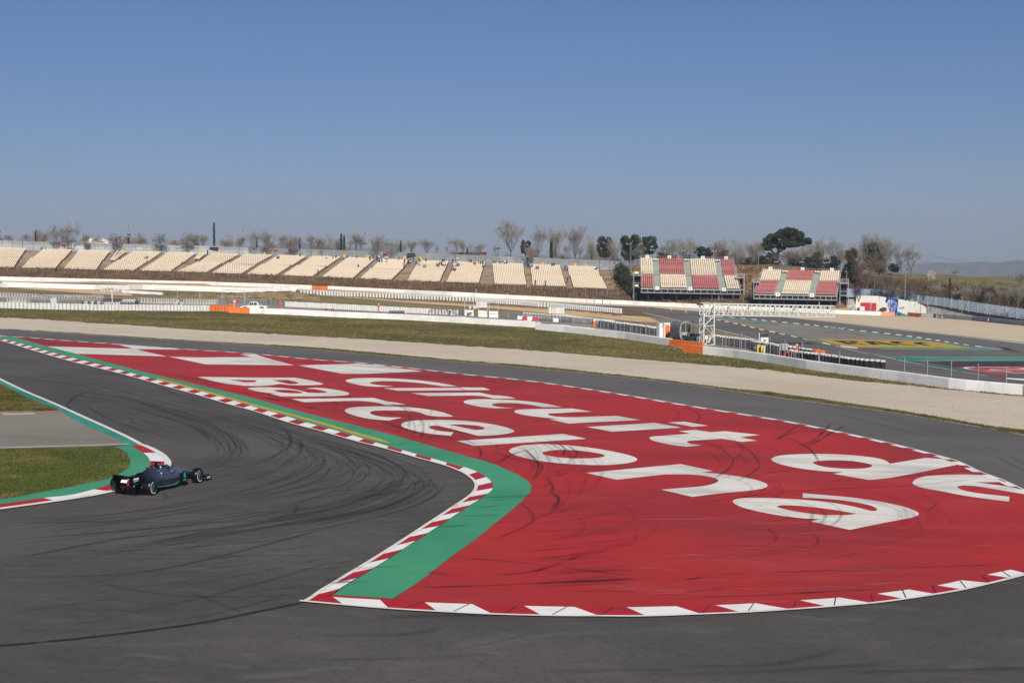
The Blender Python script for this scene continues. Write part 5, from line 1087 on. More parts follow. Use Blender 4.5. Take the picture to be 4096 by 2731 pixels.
# grey kiosk with rounded roof
kp = G(px('N',470,1042)); kr = G(px('N',710,1082)); kio = empty('kiosk', 'grey kiosk with a rounded back and a glazed door at its right end', 'kiosk', kp)
dk = (kr-kp); dk.z = 0; L_ = dk.length; dx = dk.normalized(); dn_ = Vector((-dx.y, dx.x, 0)); hk = (1050-650)*.17007/ppm(px('N',560,1060))
Wd = 1.55
def kprof(s_=1.0, o=0):
    pr = [(.18,0),(.0,.35),(-.05,.9),(-.02,1.45),(.10,1.9),(.34,2.15),(.7,2.3),(1.15,2.28),(Wd,2.1),(Wd,0)]
    k = hk/2.3; return [(a, z*k) for a, z in pr]
b = MB(); secs = []
for s_ in (0, L_): secs.append([dx*s_ + dn_*a + Vector((0,0,z+.28)) for a, z in kprof()])
b.loft(secs); b.build('shell', mat('kiosk_grey', (118,119,124), .5, metal=.2), kio)
b = MB(); pts = [dx*(L_+.02) + dn_*a + Vector((0,0,z+.28)) for a, z in kprof()]; b.tube(pts + [pts[0]], .07, 5); b.build('end_frame', M_lsteel, kio)
for k, (a0, a1) in enumerate([(.22,.78),(.86,1.42)]):
    b = MB(); q = lambda a, z: dx*(L_+.05) + dn_*a + Vector((0,0,z+.28)); b.add([q(a0,1.05), q(a1,1.05), q(a1,2.0*hk/2.3), q(a0,2.0*hk/2.3)], [(0,1,2,3)]); b.build('window', mat('kiosk_glass', (70,78,62), .08, spec=.8), kio)
b = MB(); b.add([q(.2,.05), q(1.45,.05), q(1.45,.98), q(.2,.98)], [(0,1,2,3)]); b.build('lower_panel', mat('kiosk_panel', (168,170,172), .5), kio)
b = MB(); b.tube([q(.82,.05)+dx*.03, q(.82,2.05*hk/2.3)+dx*.03], .04, 4); b.build('door_frame', M_lsteel, kio)
b = MB(); b.box(dx*L_*.5+dn_*.8+Vector((0,0,.14)), (L_*.9,1.2,.28), math.atan2(dx.y, dx.x)); b.build('base', M_dsteel, kio)
def on_kiosk(s_, z, out=.03): # point on the curved front
    return dx*s_ + dn_*(-.06-out) + Vector((0,0,z))
b = MB(); b.add([on_kiosk(L_*.2,1.52), on_kiosk(L_*.56,1.52), on_kiosk(L_*.56,1.95), on_kiosk(L_*.16,1.95)], [(0,1,2,3)]); pl_ = b.build('sign_plate', M_redp, kio)
rzk = math.atan2(dx.y, dx.x)
o = text_on('are', on_kiosk(L_*.40,1.73,.05), .2, M_pw, kio, rot=(R(90),0,rzk)); o.name = 'lettering'
for z in (1.83,1.66): o = text_on('RACE', on_kiosk(L_*.72,z,.05), .08, mat('faint_grey', (84,86,92), .7), kio, rot=(R(90),0,rzk), width=.6) if False else None
b = MB()
for z in (1.84,1.7,1.56): b.add([on_kiosk(L_*.60,z-.02,.04), on_kiosk(L_*.84,z-.02,.04), on_kiosk(L_*.84,z+.02,.04), on_kiosk(L_*.60,z+.02,.04)], [(0,1,2,3)])
b.build('small_print', mat('faint_grey', (84,86,92), .7), kio)
# chair, portable toilets, generator box
cp_ = G(px('N',775,1070)); ch = empty('chair', 'white plastic chair with a dark coat on it at the kiosk door', 'chair', cp_)
b = MB(); b.box((0,0,.42), (.5,.5,.05)); b.build('seat', M_pw, ch); b = MB(); b.box((-.22,0,.65), (.05,.5,.45)); b.build('backrest', M_pw, ch)
for sx in (-.2,.2):
    for sy in (-.2,.2): b = MB(); b.tube([(sx,sy,0),(sx,sy,.42)], .025, 4); b.build('leg', M_pw, ch)
b = MB(); b.box((0,.0,.62), (.4,.35,.36), .2, top=.7); tag(b.build('coat', M_dsteel, None, cp_), 'dark coat thrown over the white plastic chair', 'coat')
def cabin(p, w_, d_, h_, m, label, roof=True, door=None, rz=.35):
    v = G(p); t = empty('portable_toilet', label, 'toilet', v, rz); b = MB(); b.box((0,0,h_*.47), (w_,d_,h_*.94), top=.98); b.build('body', m, t)
    b = MB(); secs = []
    for k in range(5): a = math.pi*k/4; secs.append([(x, d_*.52*math.cos(a), h_*.94+.14*math.sin(a)) for x in (-w_*.52, w_*.52)])
    vs = [q_ for s_ in secs for q_ in s_]; b.add(vs, [(2*k,2*k+1,2*k+3,2*k+2) for k in range(4)] + [(0,2,4,6,8),(9,7,5,3,1)]); b.build('roof', M_pw, t)
    b = MB(); b.box((0,-d_/2-.015,h_*.46), (w_*.72,.03,h_*.82)); dr = b.build('door', door or m, t)
    b = MB(); b.box((w_*.22,-d_/2-.05,h_*.48), (.05,.04,.14)); b.build('handle', M_dsteel, dr); return t
tc = cabin(px('N',255,1005), .95, 1.0, 2.25, M_pw, 'white portable toilet with a small dark emblem left of the kiosk')
b = MB(); b.box((0,-.54,1.75), (.22,.02,.18)); b.build('emblem', M_blackp, tc)
cabin(px('N',370,1012), 1.0, 1.0, 2.35, M_pw, 'white portable toilet with an orange door beside the kiosk', door=M_orange)
b = MB(); b.box((0,0,.45), (1.4,.9,.9), .3); o = b.build('generator', mat('gen_grey', (112,116,116), .6), None, G(px('N',1020,1110))); tag(o, 'grey generator box between the kiosk and the gantry tower', 'generator')
b = MB()
for k in range(5): b.box((-.45+.2*k,-.5,.5), (.1,.02,.4), .3)
b.build('vent', M_dsteel, o)
b = MB(); b.tube([(0,0,0),(0,0,3.0)], .05, 5); tag(b.build('pole', M_dsteel, None, G(px('N',1015,1060))), 'thin dark pole between the kiosk and the gantry tower', 'pole')
def post_sign(p, h_, txt, label):
    t = empty('sign', label, 'sign', G(p)+Vector((0,.6,0))); b = MB(); b.tube([(0,0,0),(0,0,h_)], .04, 5); b.build('post', M_pw, t)
    b = MB(); b.box((0,-.05,h_+.1), (.42,.04,.42)); pl = b.build('board', M_whitep, t); text_on(txt, Vector((0,-.08,h_+.1)), .26, M_redp, pl); return t
post_sign(px('N',1340,1240), 1.25, 'F', 'small white sign with a red letter F behind the front orange block')
post_sign(px('S',212,530), 1.1, 'H', 'small white sign with a red letter at the right end of the orange stacks')
# marshal post things at the right
lp = G(px('O',215,610)); t = empty('signal_post', 'white post with a light panel and loudspeaker above the right guardrail', 'signal', lp)
hp = AT(px('O',215,305), lp.y).z-lp.z; b = MB(); b.tube([(0,0,0),(0,0,hp)], .07, 5); b.build('post', M_pw, t)
b = MB(); b.box((.75,-.05,hp-1.0), (1.1,.12,.75)); pn = b.build('panel', M_whitep, t); b = MB(); b.box((.75,-.13,hp-1.05), (.35,.04,.16)); b.build('display', M_dsteel, pn)
b = MB(); b.tube([(0,0,hp-.35),(1.3,0,hp-.35)], .05, 4); b.tube([(.2,0,hp-.3),(1.2,-.1,hp-.2)], .09, 5); b.build('bracket', M_dsteel, t)
cb = G(px('O',790,880)); b = MB(); b.box((0,0,1.35), (.95,.4,.85)); o = b.build('cabinet', mat('cabinet_grey', (166,170,180), .5), None, cb); tag(o, 'light grey cabinet on legs above red equipment at the right', 'cabinet')
for sx in (-.4,.4): b = MB(); b.tube([(sx,0,0),(sx,0,.95)], .04, 4); b.build('leg', M_steel, o)
b = MB(); b.box((-.1,-.3,.3), (.8,.5,.5), .2, top=.8); b.tube([(.35,-.45,.1),(.35,-.45,.62)], .12, 8); tag(b.build('fire_trolley', mat('fire_red', (150,28,34), .5), None, cb), 'red fire extinguisher trolley under the grey cabinet', 'extinguisher')
b = MB(); b.box((0,0,.6), (.42,.3,1.2)); tag(b.build('pad', mat('pad_orange', (196,92,56), .8), None, G(px('O',935,905))), 'narrow orange pad at the end of the last guardrail', 'pad')
for (p, m_, lb, s_) in [(px('O',198,768), M_yellowp, 'left bright yellow wheeled bin before the guardrail', 1.0), (px('O',300,782), mat('bin_cream', (226,206,140), .6), 'right pale yellow wheeled bin before the guardrail', 1.0), (px('O',90,740), M_dsteel, 'black wheeled bin left of the two yellow bins', .8)]:
    t = empty('wheelie_bin', lb, 'bin', G(p), .1); b = MB(); b.box((0,0,.5*s_), (.48,.5,.92*s_), top=1.12); b.build('body', m_, t); b = MB(); b.box((0,0,1.0*s_), (.6,.62,.08)); b.build('lid', m_, t)
    b = MB(); b.box((.08,-.31,.72*s_), (.2,.02,.26)); b.build('label_patch', M_pw if m_ is not M_dsteel else M_steel, t)
    for sx in (-.2,.2): b = MB(); b.tube([(sx-.03,.22,.1),(sx+.03,.22,.1)], .1, 8); b.build('wheel', M_bt, t)
# ---- mural wall, corrugated fence, stepped wall
dm = G(px('Q',1440,948)).y + .8
def vpoly(name, spec, depth, m, off=0.0, thick=.02, parent=None):
    pts = [AT(p, depth-off) for p in spec]; tris = geometry.tessellate_polygon([[Vector((v.x, v.z, 0)) for v in pts]]); n = len(pts)
    b = MB(); b.add(pts, tris); b.add([v+Vector((0,thick,0)) for v in pts], []); k = n
    b.f += [(i, (i+1)%n, n+(i+1)%n, n+i) for i in range(n)]; b.mi += [0]*n
    o = b.build(name, m)
    for f_ in o.data.polygons: pass
    if parent is not None: child(o, parent)
    return o
mw = empty('painted_wall', 'white wall with a painted portrait in blue and pink and red boards', 'wall', AT(px('Q',915,900), dm))
M_mw = mat('wall_dim_face', (214,213,209), .75, [((196,196,194), .12,(1,1,1),.45,.65,.7)]); M_mw2 = mat('wall_sunlit_face', (232,228,218), .75)  # one white wall: right face coloured dimmer, left brighter, for the sun angle
wp = lambda x, y, e=0: AT(px('Q', x, y), dm+e)
def wallprism(name, tl, tr, bl, br, m, th=.5, e0=0, e1=0):
    q = [wp(*bl, e0), wp(*br, e1), wp(*tr, e1), wp(*tl, e0)]; b = MB(); t = Vector((0, th, 0)); b.loft([q, [v+t for v in q]]); return child(b.build(name, m), mw)
wallprism('wall_face', (395,488), (914,493), (340,860), (914,870), M_mw2, .5, 2.5, 0)
wallprism('wall_face', (917,497), (2052,668), (917,960), (2052,960), M_mw, .5, 0, 0)
vpoly('red_board', P('Q',480,645, 715,650, 715,738, 480,738), dm, M_redp, .05+0, .03, mw); vpoly('red_board', P('Q',738,655, 855,655, 855,842, 738,842), dm, M_redp, .05, .03, mw)
vpoly('red_board', P('Q',590,742, 700,745, 700,835, 590,833), dm, M_redp, .05, .03, mw); vpoly('white_board', P('Q',470,742, 582,742, 582,830, 466,830), dm, M_whitep, .05, .03, mw)
vpoly('board_frame', P('Q',715,650, 735,650, 735,842, 722,842, 700,742, 715,742), dm, M_steel, .04, .03, mw)
face = [('cap', (38,34,98), P('Q',1062,605, 1085,570, 1095,530, 1180,540, 1290,555, 1368,568, 1370,660, 1345,665, 1310,620, 1240,575, 1180,570, 1130,590, 1112,640, 1100,660, 1075,640)),
 ('face_left', (150,190,226), P('Q',1112,640, 1130,590, 1180,570, 1215,575, 1215,860, 1160,850, 1125,770, 1105,700)), ('face_right', (84,140,210), P('Q',1215,575, 1250,580, 1310,620, 1340,680, 1335,760, 1300,820, 1260,860, 1215,860)),
 ('cheek', (196,120,150), P('Q',1120,680, 1190,670, 1195,740, 1150,770, 1125,740)), ('cheek', (150,60,90), P('Q',1225,660, 1290,660, 1290,720, 1240,720)), ('nose', (112,28,52), P('Q',1205,680, 1232,680, 1245,765, 1205,770)),
 ('brow', (40,36,90), P('Q',1118,655, 1150,638, 1185,655, 1150,650)), ('brow', (40,36,90), P('Q',1228,650, 1265,632, 1300,650, 1262,646)), ('eye', (30,28,60), P('Q',1132,678, 1165,672, 1175,685, 1140,688)), ('eye', (30,28,60), P('Q',1245,675, 1280,672, 1288,684, 1250,686)),
 ('mouth', (90,40,80), P('Q',1150,785, 1200,800, 1275,780, 1250,825, 1195,830, 1160,812)), ('teeth', (226,226,226), P('Q',1165,795, 1200,805, 1250,795, 1235,812, 1195,817)),
 ('hair_side', (44,52,150), P('Q',1340,660, 1370,655, 1352,760, 1345,860, 1300,900, 1270,865, 1300,820, 1330,760)), ('ear', (90,180,180), P('Q',1362,645, 1385,650, 1382,700, 1355,750, 1350,720)),
 ('neck', (40,44,130), P('Q',1165,850, 1215,862, 1270,862, 1345,850, 1352,880, 1300,940, 1280,950, 1180,900)), ('collar', (58,140,140), P('Q',1300,938, 1360,850, 1400,870, 1480,900, 1580,935, 1550,950, 1310,950)), ('collar_shade', (20,60,70), P('Q',1345,930, 1380,890, 1440,905, 1400,945))]
for i, (nm, col, sp_) in enumerate(face): vpoly(nm, sp_, dm, mat('mural_%d' % i, col, .7), .03+.012*i, .01, mw)
o = text_on('LS39', AT(px('Q',1450,778), dm-.05), .62, M_blackp, None, width=1.35); child(o, mw)
# corrugated fence over the wall
M_corr = mat('corrugated_steel', (132,146,160), .45, [((104,118,134), .15,(1,1,1),.45,.65,.8), ((150,160,168), .6,(.4,1,4),.62,.74,.7)], metal=.3)
cfn = empty('corrugated_fence', 'blue grey corrugated steel fence above the painted wall, running off to the right', 'fence', AT(px('E',830,860), 352))
tpx = [(485,770),(575,771),(672,773),(752,776),(835,779),(935,795),(1035,809),(1137,822),(1243,837),(1340,850),(1427,857),(1510,866),(1590,877),(1675,888),(1765,902),(1860,916),(1960,932),(2063,945),(2167,958),(2272,972),(2380,988),(2480,1003)]
bpx = [(485,852),(575,850),(672,851),(752,851),(835,854),(935,868),(1035,884),(1137,899),(1243,914),(1340,930),(1427,938),(1510,950),(1590,965),(1675,980),(1765,997),(1860,1012),(1960,1028),(2063,1042),(2167,1058),(2272,1072),(2380,1088),(2480,1105)]
for i in range(len(tpx)-1):
    da = dm + 3.5 - max(0, i-4)*.9; db_ = dm + 3.5 - max(0, i-3)*.9
    t0, t1, b0, b1 = AT(px('E',*tpx[i]), da), AT(px('E',*tpx[i+1]), db_), AT(px('E',bpx[i][0],bpx[i][1]+8), da), AT(px('E',bpx[i+1][0],bpx[i+1][1]+8), db_)
    b = MB(); N_ = 16; vs = []
    for k in range(N_+1):
        o_ = Vector((0, .07 if k % 2 else 0, 0)); vs += [b0.lerp(t0, k/N_)+o_, b1.lerp(t1, k/N_)+o_]
    b.add(vs, [(2*k,2*k+1,2*k+3,2*k+2) for k in range(N_)]); child(b.build('panel', M_corr), cfn)
    b = MB(); b.tube([b0+Vector((0,-.1,-.3)), t0+Vector((0,-.1,.1))], .08, 4)
    if i > 4 and i % 2 == 0: b.tube([t0+Vector((0,-.1,-.2)), b0+Vector((-.9,-1.2,0))], .06, 4)
    child(b.build('post', M_lsteel if i > 3 else M_steel), cfn)
M_sw = mat('stepped_grey', (150,151,152), .85, [((134,135,136), .3,(1,1,1),.45,.65,.7)])
swl = empty('stepped_wall', 'grey concrete wall stepping down to the right below the corrugated fence', 'wall', AT(px('E',1340,1040), dm-1))
sx_ = [1338,1445,1527,1613,1697,1790,1890,1992,2097,2202,2312,2420,2540]; sy_ = [930,934,948,962,978,994,1014,1034,1052,1071,1090,1108,1126]
for i in range(len(sx_)-1):
    da = dm-.5-i*.8; q0, q1 = AT(px('E',sx_[i],sy_[i]), da), AT(px('E',sx_[i+1],sy_[i]+4), da-.8); h_ = 4
    b = MB(); b.loft([[Vector((q0.x,q0.y,q0.z-h_)), q0, q0+Vector((0,.4,0)), Vector((q0.x,q0.y+.4,q0.z-h_))], [Vector((q1.x,q1.y,q0.z-h_)), Vector((q1.x,q1.y,q0.z)), Vector((q1.x,q1.y+.4,q0.z)), Vector((q1.x,q1.y+.4,q0.z-h_))]]); child(b.build('wall_block', M_sw), swl)
    b = MB(); b.box(Vector((q0.x+.1,q0.y-.03,q0.z-.25)), (.32,.2,.6)); child(b.build('white_marker', M_pw), swl)
wire_fence('post_fence', 'thin post and wire fence before the grey stepped wall', [AT(px('E',x,y), dm-2.6-i*1.1) for i, (x, y) in enumerate([(1263,1032),(1372,1040),(1500,1052),(1625,1068),(1760,1082),(1890,1098),(2035,1112),(2180,1128),(2325,1142),(2450,1155)])], 2.4, 4, M_dsteel, .05, .015)
# boulder heap left of the wall
k = 0
for row, (y, x0, x1, n) in enumerate([(815,70,340,7),(775,120,345,6),(735,150,350,5),(690,170,355,5),(645,190,365,4),(600,215,370,4),(560,225,375,4),(520,260,380,3)]):
    for i in range(n):
        x = x0+(x1-x0)*(i+.5)/n + rnd.uniform(-8,8); v = AT(px('Q',x,y), dm+2+row*.5); k += 1
        o = rock('boulder', v, rnd.uniform(.45,.8), .5, rnd.uniform(.35,.55), M_rockg, 40+k); tag(o, 'grey broken rock in the heap between the stand and the painted wall', 'rock', 'grey rocks heaped by the painted wall')
b = MB(); b.box((0,0,.5), (1.6,1.2,.7)); b.box((.2,0,.95), (.9,1,.3)); tag(b.build('utility_vehicle', M_dsteel, None, AT(px('Q',1015,860), dm-1.5)), 'small dark utility vehicle parked at the foot of the painted wall', 'vehicle')
# white marshal hut
hu = G(px('S2',395,1000)) + Vector((0,.9,0)); hu.z += .35; hut = empty('hut', 'white marshal hut with large windows and number 13 below the small stand', 'hut', hu)
s_ = F/hu.y; wH = 225*.20408/s_; hH = 140*.20408/s_+1.0
b = MB(); b.box((0,0,.65), (wH,2,1.3)); b.build('base', M_whitep, hut); b = MB(); b.box((0,0,hH), (wH*1.12,2.4,.14)); b.build('roof', M_steel, hut)
for k in range(4): b = MB(); b.box((-wH/2+wH*k/3,-.95,1.3+(hH-1.3)/2), (.14,.12,hH-1.3)); b.build('post', M_whitep, hut)
for k in range(3): b = MB(); b.box((-wH/2+wH*(k+.5)/3,-.9,1.3+(hH-1.3)/2), (wH/3-.15,.03,hH-1.35)); b.build('window', mat('hut_glass', (72,84,96), .1, spec=.8), hut)
b = MB(); b.box((0,.9,1.3+(hH-1.3)/2), (wH,.1,hH-1.3)); b.build('back_wall', M_whitep, hut)
b = MB(); b.box((-wH*.36,-1.04,hH-.35), (.6,.04,.5)); pl = b.build('number_plate', M_dsteel, hut); text_on('13', Vector((-wH*.36,-1.08,hH-.35)), .34, M_pw, pl)
b = MB(); b.box((0,-1.02,.5), (wH*.9,.04,.3)); b.build('red_band', M_redp, hut)
b = MB(); b.box((0,0,.55), (1.1,.8,1.1)); b.box((0,0,1.15), (1.2,.9,.12)); o = b.build('box', M_whitep, None, G(px('S2',232,1000))+Vector((0,.9,.3))); tag(o, 'white and red box standing left of the marshal hut', 'box'); b = MB(); b.box((0,-.42,.35), (1.0,.03,.5)); b.build('red_panel', M_redp, o)
# ---- lamp posts
def lamp(p_top, ybase, depth, label, mid=None, heads=3, name='floodlight_mast', m=M_steel, r_=.11, hs_=1.0):
    top = AT(p_top, depth); bot = AT((p_top[0], ybase), depth); h_ = top.z-bot.z; t = empty(name, label, 'lamp post', bot)
    b = MB(); b.tube([(0,0,-1),(0,0,h_*.6),(0,0,h_)], [r_,r_*.8,r_*.6], 6); b.build('mast', m, t)
    b = MB(); b.tube([(-.55*hs_,0,h_),(.55*hs_,0,h_)], .06*hs_, 4)
    b.build('crossarm', M_dsteel, t)
    for k in range(heads):
        x = (-.5+k/(max(1,heads-1)))*1.1*hs_; b = MB(); b.box((x,-.15,h_+.1), (.34*hs_,.3,.26*hs_), .2); b.build('floodlight', M_dsteel if k % 2 else M_lsteel, t)
    if mid:
        for k in (-1,0,1): b = MB(); b.box((k*.45,-.1,h_*mid), (.4,.4,.45)); b.build('loudspeaker', M_dsteel, t)
    return t
lamp(px('A',1482,130), px('A',0,345)[1], 478, 'floodlight mast at the left with dark loudspeakers halfway', .55)
lamp(px('A',8,195), px('A',0,330)[1], 478, 'floodlight mast cut by the left edge of the picture', .4)
lamp(px('B',497,168), px('B',0,385)[1], 478, 'floodlight mast right of the tall cypress', .47)
lamp(px('B',1893,208), px('B',0,425)[1], 478, 'floodlight mast left of the small crowd', .45)
lamp(px('C',1128,258), px('C',0,570)[1], 455, 'floodlight mast before the biggest bare tree', .6, 1, hs_=.9)
lamp(px('B',397,128), px('B',0,385)[1], 480, 'thin tall pole with a small instrument on top', None, 1, 'instrument_mast', M_lsteel, .05, .3)
lamp(px('D',353,335), px('D',0,655)[1], 408, 'lamp post before the dark pines left of the four column stand', .65, 1, hs_=.6)
lamp(px('D',1815,432), px('D',0,710)[1], 412, 'lamp post between the two red and cream stands', None, 1, hs_=.6)
lamp(px('E',1103,572), px('E',0,830)[1], 362, 'lamp post behind the corrugated fence', None, 2, hs_=.9)
for k, (x, y) in enumerate([(605,405),(962,412),(1318,418)]): lamp(px('D',x,y), px('D',0,520)[1], 400, ['left','middle','right'][k]+' floodlight behind the four column stand', None, 4, 'floodlight', M_dsteel, .06, 1.0)
for k, (x, y) in enumerate([(608,142),(1113,145),(1628,155)]): lamp(px('S2',x,y), px('S2',0,330)[1], 388, ['left','middle','right'][k]+' floodlight behind the three column stand', None, 4, 'floodlight', M_dsteel, .06, .9)
lamp(px('S2',1990,330), px('S2',0,700)[1], 372, 'lamp post at the right side of the three column stand', None, 2, hs_=.6)
lamp(px('S2',290,320), px('S2',0,560)[1], 372, 'lamp post at the left side of the three column stand', None, 2, hs_=.6)
lamp(px('E',1700,862), px('E',0,990)[1], 335, 'small street lamp before the slope at the right', None, 1, 'street_lamp', M_lsteel, .05, .5)
# lattice pylon with wires
pt = AT(px('E',275,262), 470); pb = AT(px('E',275,600), 470); t = empty('pylon', 'slim lattice power pylon behind the small stand', 'pylon', pb); hP_ = pt.z-pb.z
b = MB()
for sx in (-1,1):
    for sy in (-1,1): b.tube([(sx*.9,sy*.9,0),(sx*.3,sy*.3,hP_)], .06, 4)
for k in range(14):
    z0, z1 = hP_*k/14, hP_*(k+1)/14; w0, w1 = .9-.6*k/14, .9-.6*(k+1)/14; s1 = 1 if k % 2 else -1; b.tube([(-w0*s1,-w0,z0),(w1*s1,-w1,z1)], .035, 3); b.tube([(-w0*s1,w0,z0),(w1*s1,w1,z1)], .035, 3); b.tube([(-w0,-w0,z0),(w0,-w0,z0)], .03, 3)
b.build('lattice', M_lsteel, t); b = MB(); b.tube([(-2.6,0,hP_-.2),(1.0,0,hP_-.2)], .07, 4); b.build('crossarm', M_lsteel, t)
for k, ((x0,y0),(x1,y1)) in enumerate([((240,275),(-60,300)),((280,290),(1300,420)),((1300,420),(2500,492)),((1250,480),(2500,560)),((280,330),(-60,355))]):
    a, c = AT(px('E',x0,y0), 470), AT(px('E',x1,y1), 500); pts = [a.lerp(c, i/12)+Vector((0,0,-1.6*math.sin(math.pi*i/12))) for i in range(13)]; b = MB(); b.tube(pts, .028, 3, cap=False)
    tag(b.build('power_line', M_dsteel), ['left upper power line at the pylon','right upper power line from the pylon','upper power line before the far hills','lower power line before the far hills','left lower power line at the pylon'][k], 'power line')
# red and black building roof and white tent beyond the fence
v = AT(px('C',797,460), 520); t = empty('building', 'low black building with red panels beyond the long fence', 'building', v-Vector((0,0,6.4)))
w_ = 400*.34864/(F/520); b = MB(); b.box((0,3,3.6), (w_*.94,6,7.2)); b.build('wall', M_blackp, t)
b = MB(); b.box((0,3,7.35), (w_*1.02,7.5,.22)); b.build('roof', mat('dark_roof', (70,44,52), .6), t)
for x, ww in ((-.42,.17),(.36,.2)): b = MB(); b.box((x*w_,-.06,6.5), (ww*w_,.1,1.3)); b.build('red_panel', M_redp, t)
v = AT(px('A',1080,325), 540); t = empty('tent', 'white marquee tent with dark red letters beyond the left fence', 'tent', v-Vector((0,0,4)))
w_ = 360*.34864/(F/540); b = MB(); hT_ = 62*.34864/(F/540)
b.loft([[(-w_/2,0,4),(-w_*.12,0,4+hT_*.9),(0,0,4+hT_),(w_*.12,0,4+hT_*.88),(w_/2,0,4)], [(-w_/2,9,4),(-w_*.12,9,4+hT_*.9),(0,9,4+hT_),(w_*.12,9,4+hT_*.88),(w_/2,9,4)]]); b.build('canopy', M_pw, t)
b = MB(); b.box((0,4.5,2), (w_*.98,9,4)); b.build('side_wall', M_pw, t)
text_on('BG', Vector((-w_*.15,-.05,4+hT_*.3)), .9, mat('dark_red', (120,30,44), .6), t)
for x, h_ in ((-.36,.15),(.28,.22)): b = MB(); b.box((x*w_,-.03,4+hT_*h_), (1.5,.04,.4)); b.build('red_mark', MATS['dark_red'], t)
# timber fence left of the stand S1
b = MB(); q0, q1 = AT(px('D',250,580), 432), AT(px('D',465,600), 430)
for k in range(12):
    v = q0.lerp(q1, k/12); b.box((v.x, v.y, v.z-1.4), (.9,.12,3.0))
tag(b.build('board_fence', mat('old_timber', (116,102,90), .9, [((90,78,68), 1,(1,1,.3),.45,.65,.8)])), 'weathered board fence left of the four column stand', 'fence')
b = MB(); q0, q1 = AT(px('D',1630,672), 424), AT(px('D',1850,690), 422)
for k in range(14):
    v = q0.lerp(q1, k/14); b.box((v.x, v.y, v.z-1.2), (.75,.12,2.6))
tag(b.build('board_fence', MATS['old_timber']), 'weathered board fence between the two red and cream stands', 'fence')
# ================================================================ TREES, HILLS
M_bark = mat('bark', (112,100,92), .9, [((84,76,70), 1,(1,1,.3),.45,.65,.8)])
M_twig = mat('grey_twigs', (142,137,128), .9, [((112,106,98), .2,(1,1,1),.45,.65,.8)]); M_twigb = mat('brown_twigs', (118,100,84), .9)
M_oleaf = mat('dry_orange_leaves', (142,110,82), .9, [((112,92,72), .4,(1,1,1),.45,.65,.8), ((158,116,78), 1,(1,1,1),.5,.7,.6)])
M_bleaf = mat('dry_brown_leaves', (96,84,70), .9, [((74,64,54), .4,(1,1,1),.45,.65,.8)])
M_pine = mat('pine_needles', (52,62,40), .9, [((38,46,32), .25,(1,1,1),.42,.62,.9), ((72,80,50), .6,(1,1,1),.5,.7,.8)])
M_pineb = mat('cedar_needles', (64,64,38), .9, [((112,84,54), .3,(1,1,1),.48,.64,.9), ((40,46,28), .5,(1,1,1),.5,.7,.8)])
M_cyp = mat('cypress_green', (50,54,38), .9, [((36,40,28), .5,(1,1,1),.42,.62,.9), ((72,74,52), .8,(1,1,1),.5,.7,.7)])
M_blos = mat('blossom', (206,196,190), .9, [((150,138,130), .6,(1,1,1),.45,.65,.8)]); M_ivy = mat('ivy', (58,64,36), .9, [((36,42,24), .6,(1,1,1),.4,.6,.9)])
def bare_meshes(seed, up_=.75, spread=.5, lv=5, limbs=5, trunk_h=.22, multi=False, br=3):
    """unit height leafless tree; returns (trunk mesh builder, twig mesh builder)"""
    rnd = random.Random(seed); T = MB(); W = MB()
    def grow(p, d, l, r_, lev):
        n = 3; pts = [p]; q = p; dd = d.copy()
        for i in range(n):
            dd = (dd + Vector((rnd.uniform(-.18,.18), rnd.uniform(-.18,.18), rnd.uniform(-.02,.14)))).normalized(); q = q + dd*l/n; pts.append(q)
        tgt = T if lev < 2 else W
        tgt.tube(pts, [max(.0010, r_*(1-.5*i/n)) for i in range(n+1)], 5 if lev < 2 else 3, cap=False)
        if lev >= lv: return
        kids = br if lev < lv-1 else br+1
        for k in range(kids):
            t = .35 + .65*(k+rnd.random())/kids; j = min(n-1, int(t*n)); s_ = pts[j].lerp(pts[j+1], t*n-j if t*n-j <= 1 else 1)
            a = rnd.uniform(0, 6.283); side = Vector((math.cos(a), math.sin(a), 0)); nd = (dd*up_ + side*spread + Vector((0,0,.22*up_))).normalized()
            grow(s_, nd, l*rnd.uniform(.58,.8), r_*.5, lev+1)
    if multi:
        for k in range(limbs):
            a = 6.283*k/limbs+rnd.random(); grow(Vector((0,0,0)), Vector((math.cos(a)*.28, math.sin(a)*.28, 1)).normalized(), .38, .0095, 0)
    else:
        T.tube([(0,0,-.03),(0,0,trunk_h*.5),(rnd.uniform(-.01,.01),0,trunk_h)], [.015,.013,.011], 6, cap=False)
        for k in range(limbs):
            a = 6.283*k/limbs+rnd.random(); sp_ = .1 if k == 0 else spread*rnd.uniform(.7,1.1); grow(Vector((0,0,trunk_h*(.7+.3*rnd.random()))), Vector((math.cos(a)*sp_, math.sin(a)*sp_, 1)).normalized(), .34 if k else .42, .0085, 0)
    zs = sorted(v[2] for v in W.v)[int(len(W.v)*.995)]; xs_ = sorted(abs(v[0]) for v in W.v)[int(len(W.v)*.965)]
    for m_ in (T, W): m_.v = [(v[0]/zs, v[1]/zs, v[2]/zs) for v in m_.v]
    return T, W, xs_/zs
BARE = []
for sd_, kw in [(1, dict(up_=.9, spread=.62, limbs=6)), (2, dict(up_=1.0, spread=.55, limbs=7)), (3, dict(up_=.75, spread=.8, limbs=6)), (4, dict(up_=1.2, spread=.45, limbs=7, multi=True)), (5, dict(up_=.9, spread=.7, limbs=8, multi=True))]:
    T, W, wr = bare_meshes(sd_, **kw); tm = T.mesh('trunk'); tm.materials.append(M_bark); wm = W.mesh('crown'); wm.materials.append(M_twig); BARE.append((tm, wm, wr, W))
BROWN = []
for T_, W_, wr, Wb in [BARE[4], BARE[2]]:
    wm = Wb.mesh('crown'); wm.materials.append(M_twigb); BROWN.append((T_, wm, wr, Wb))
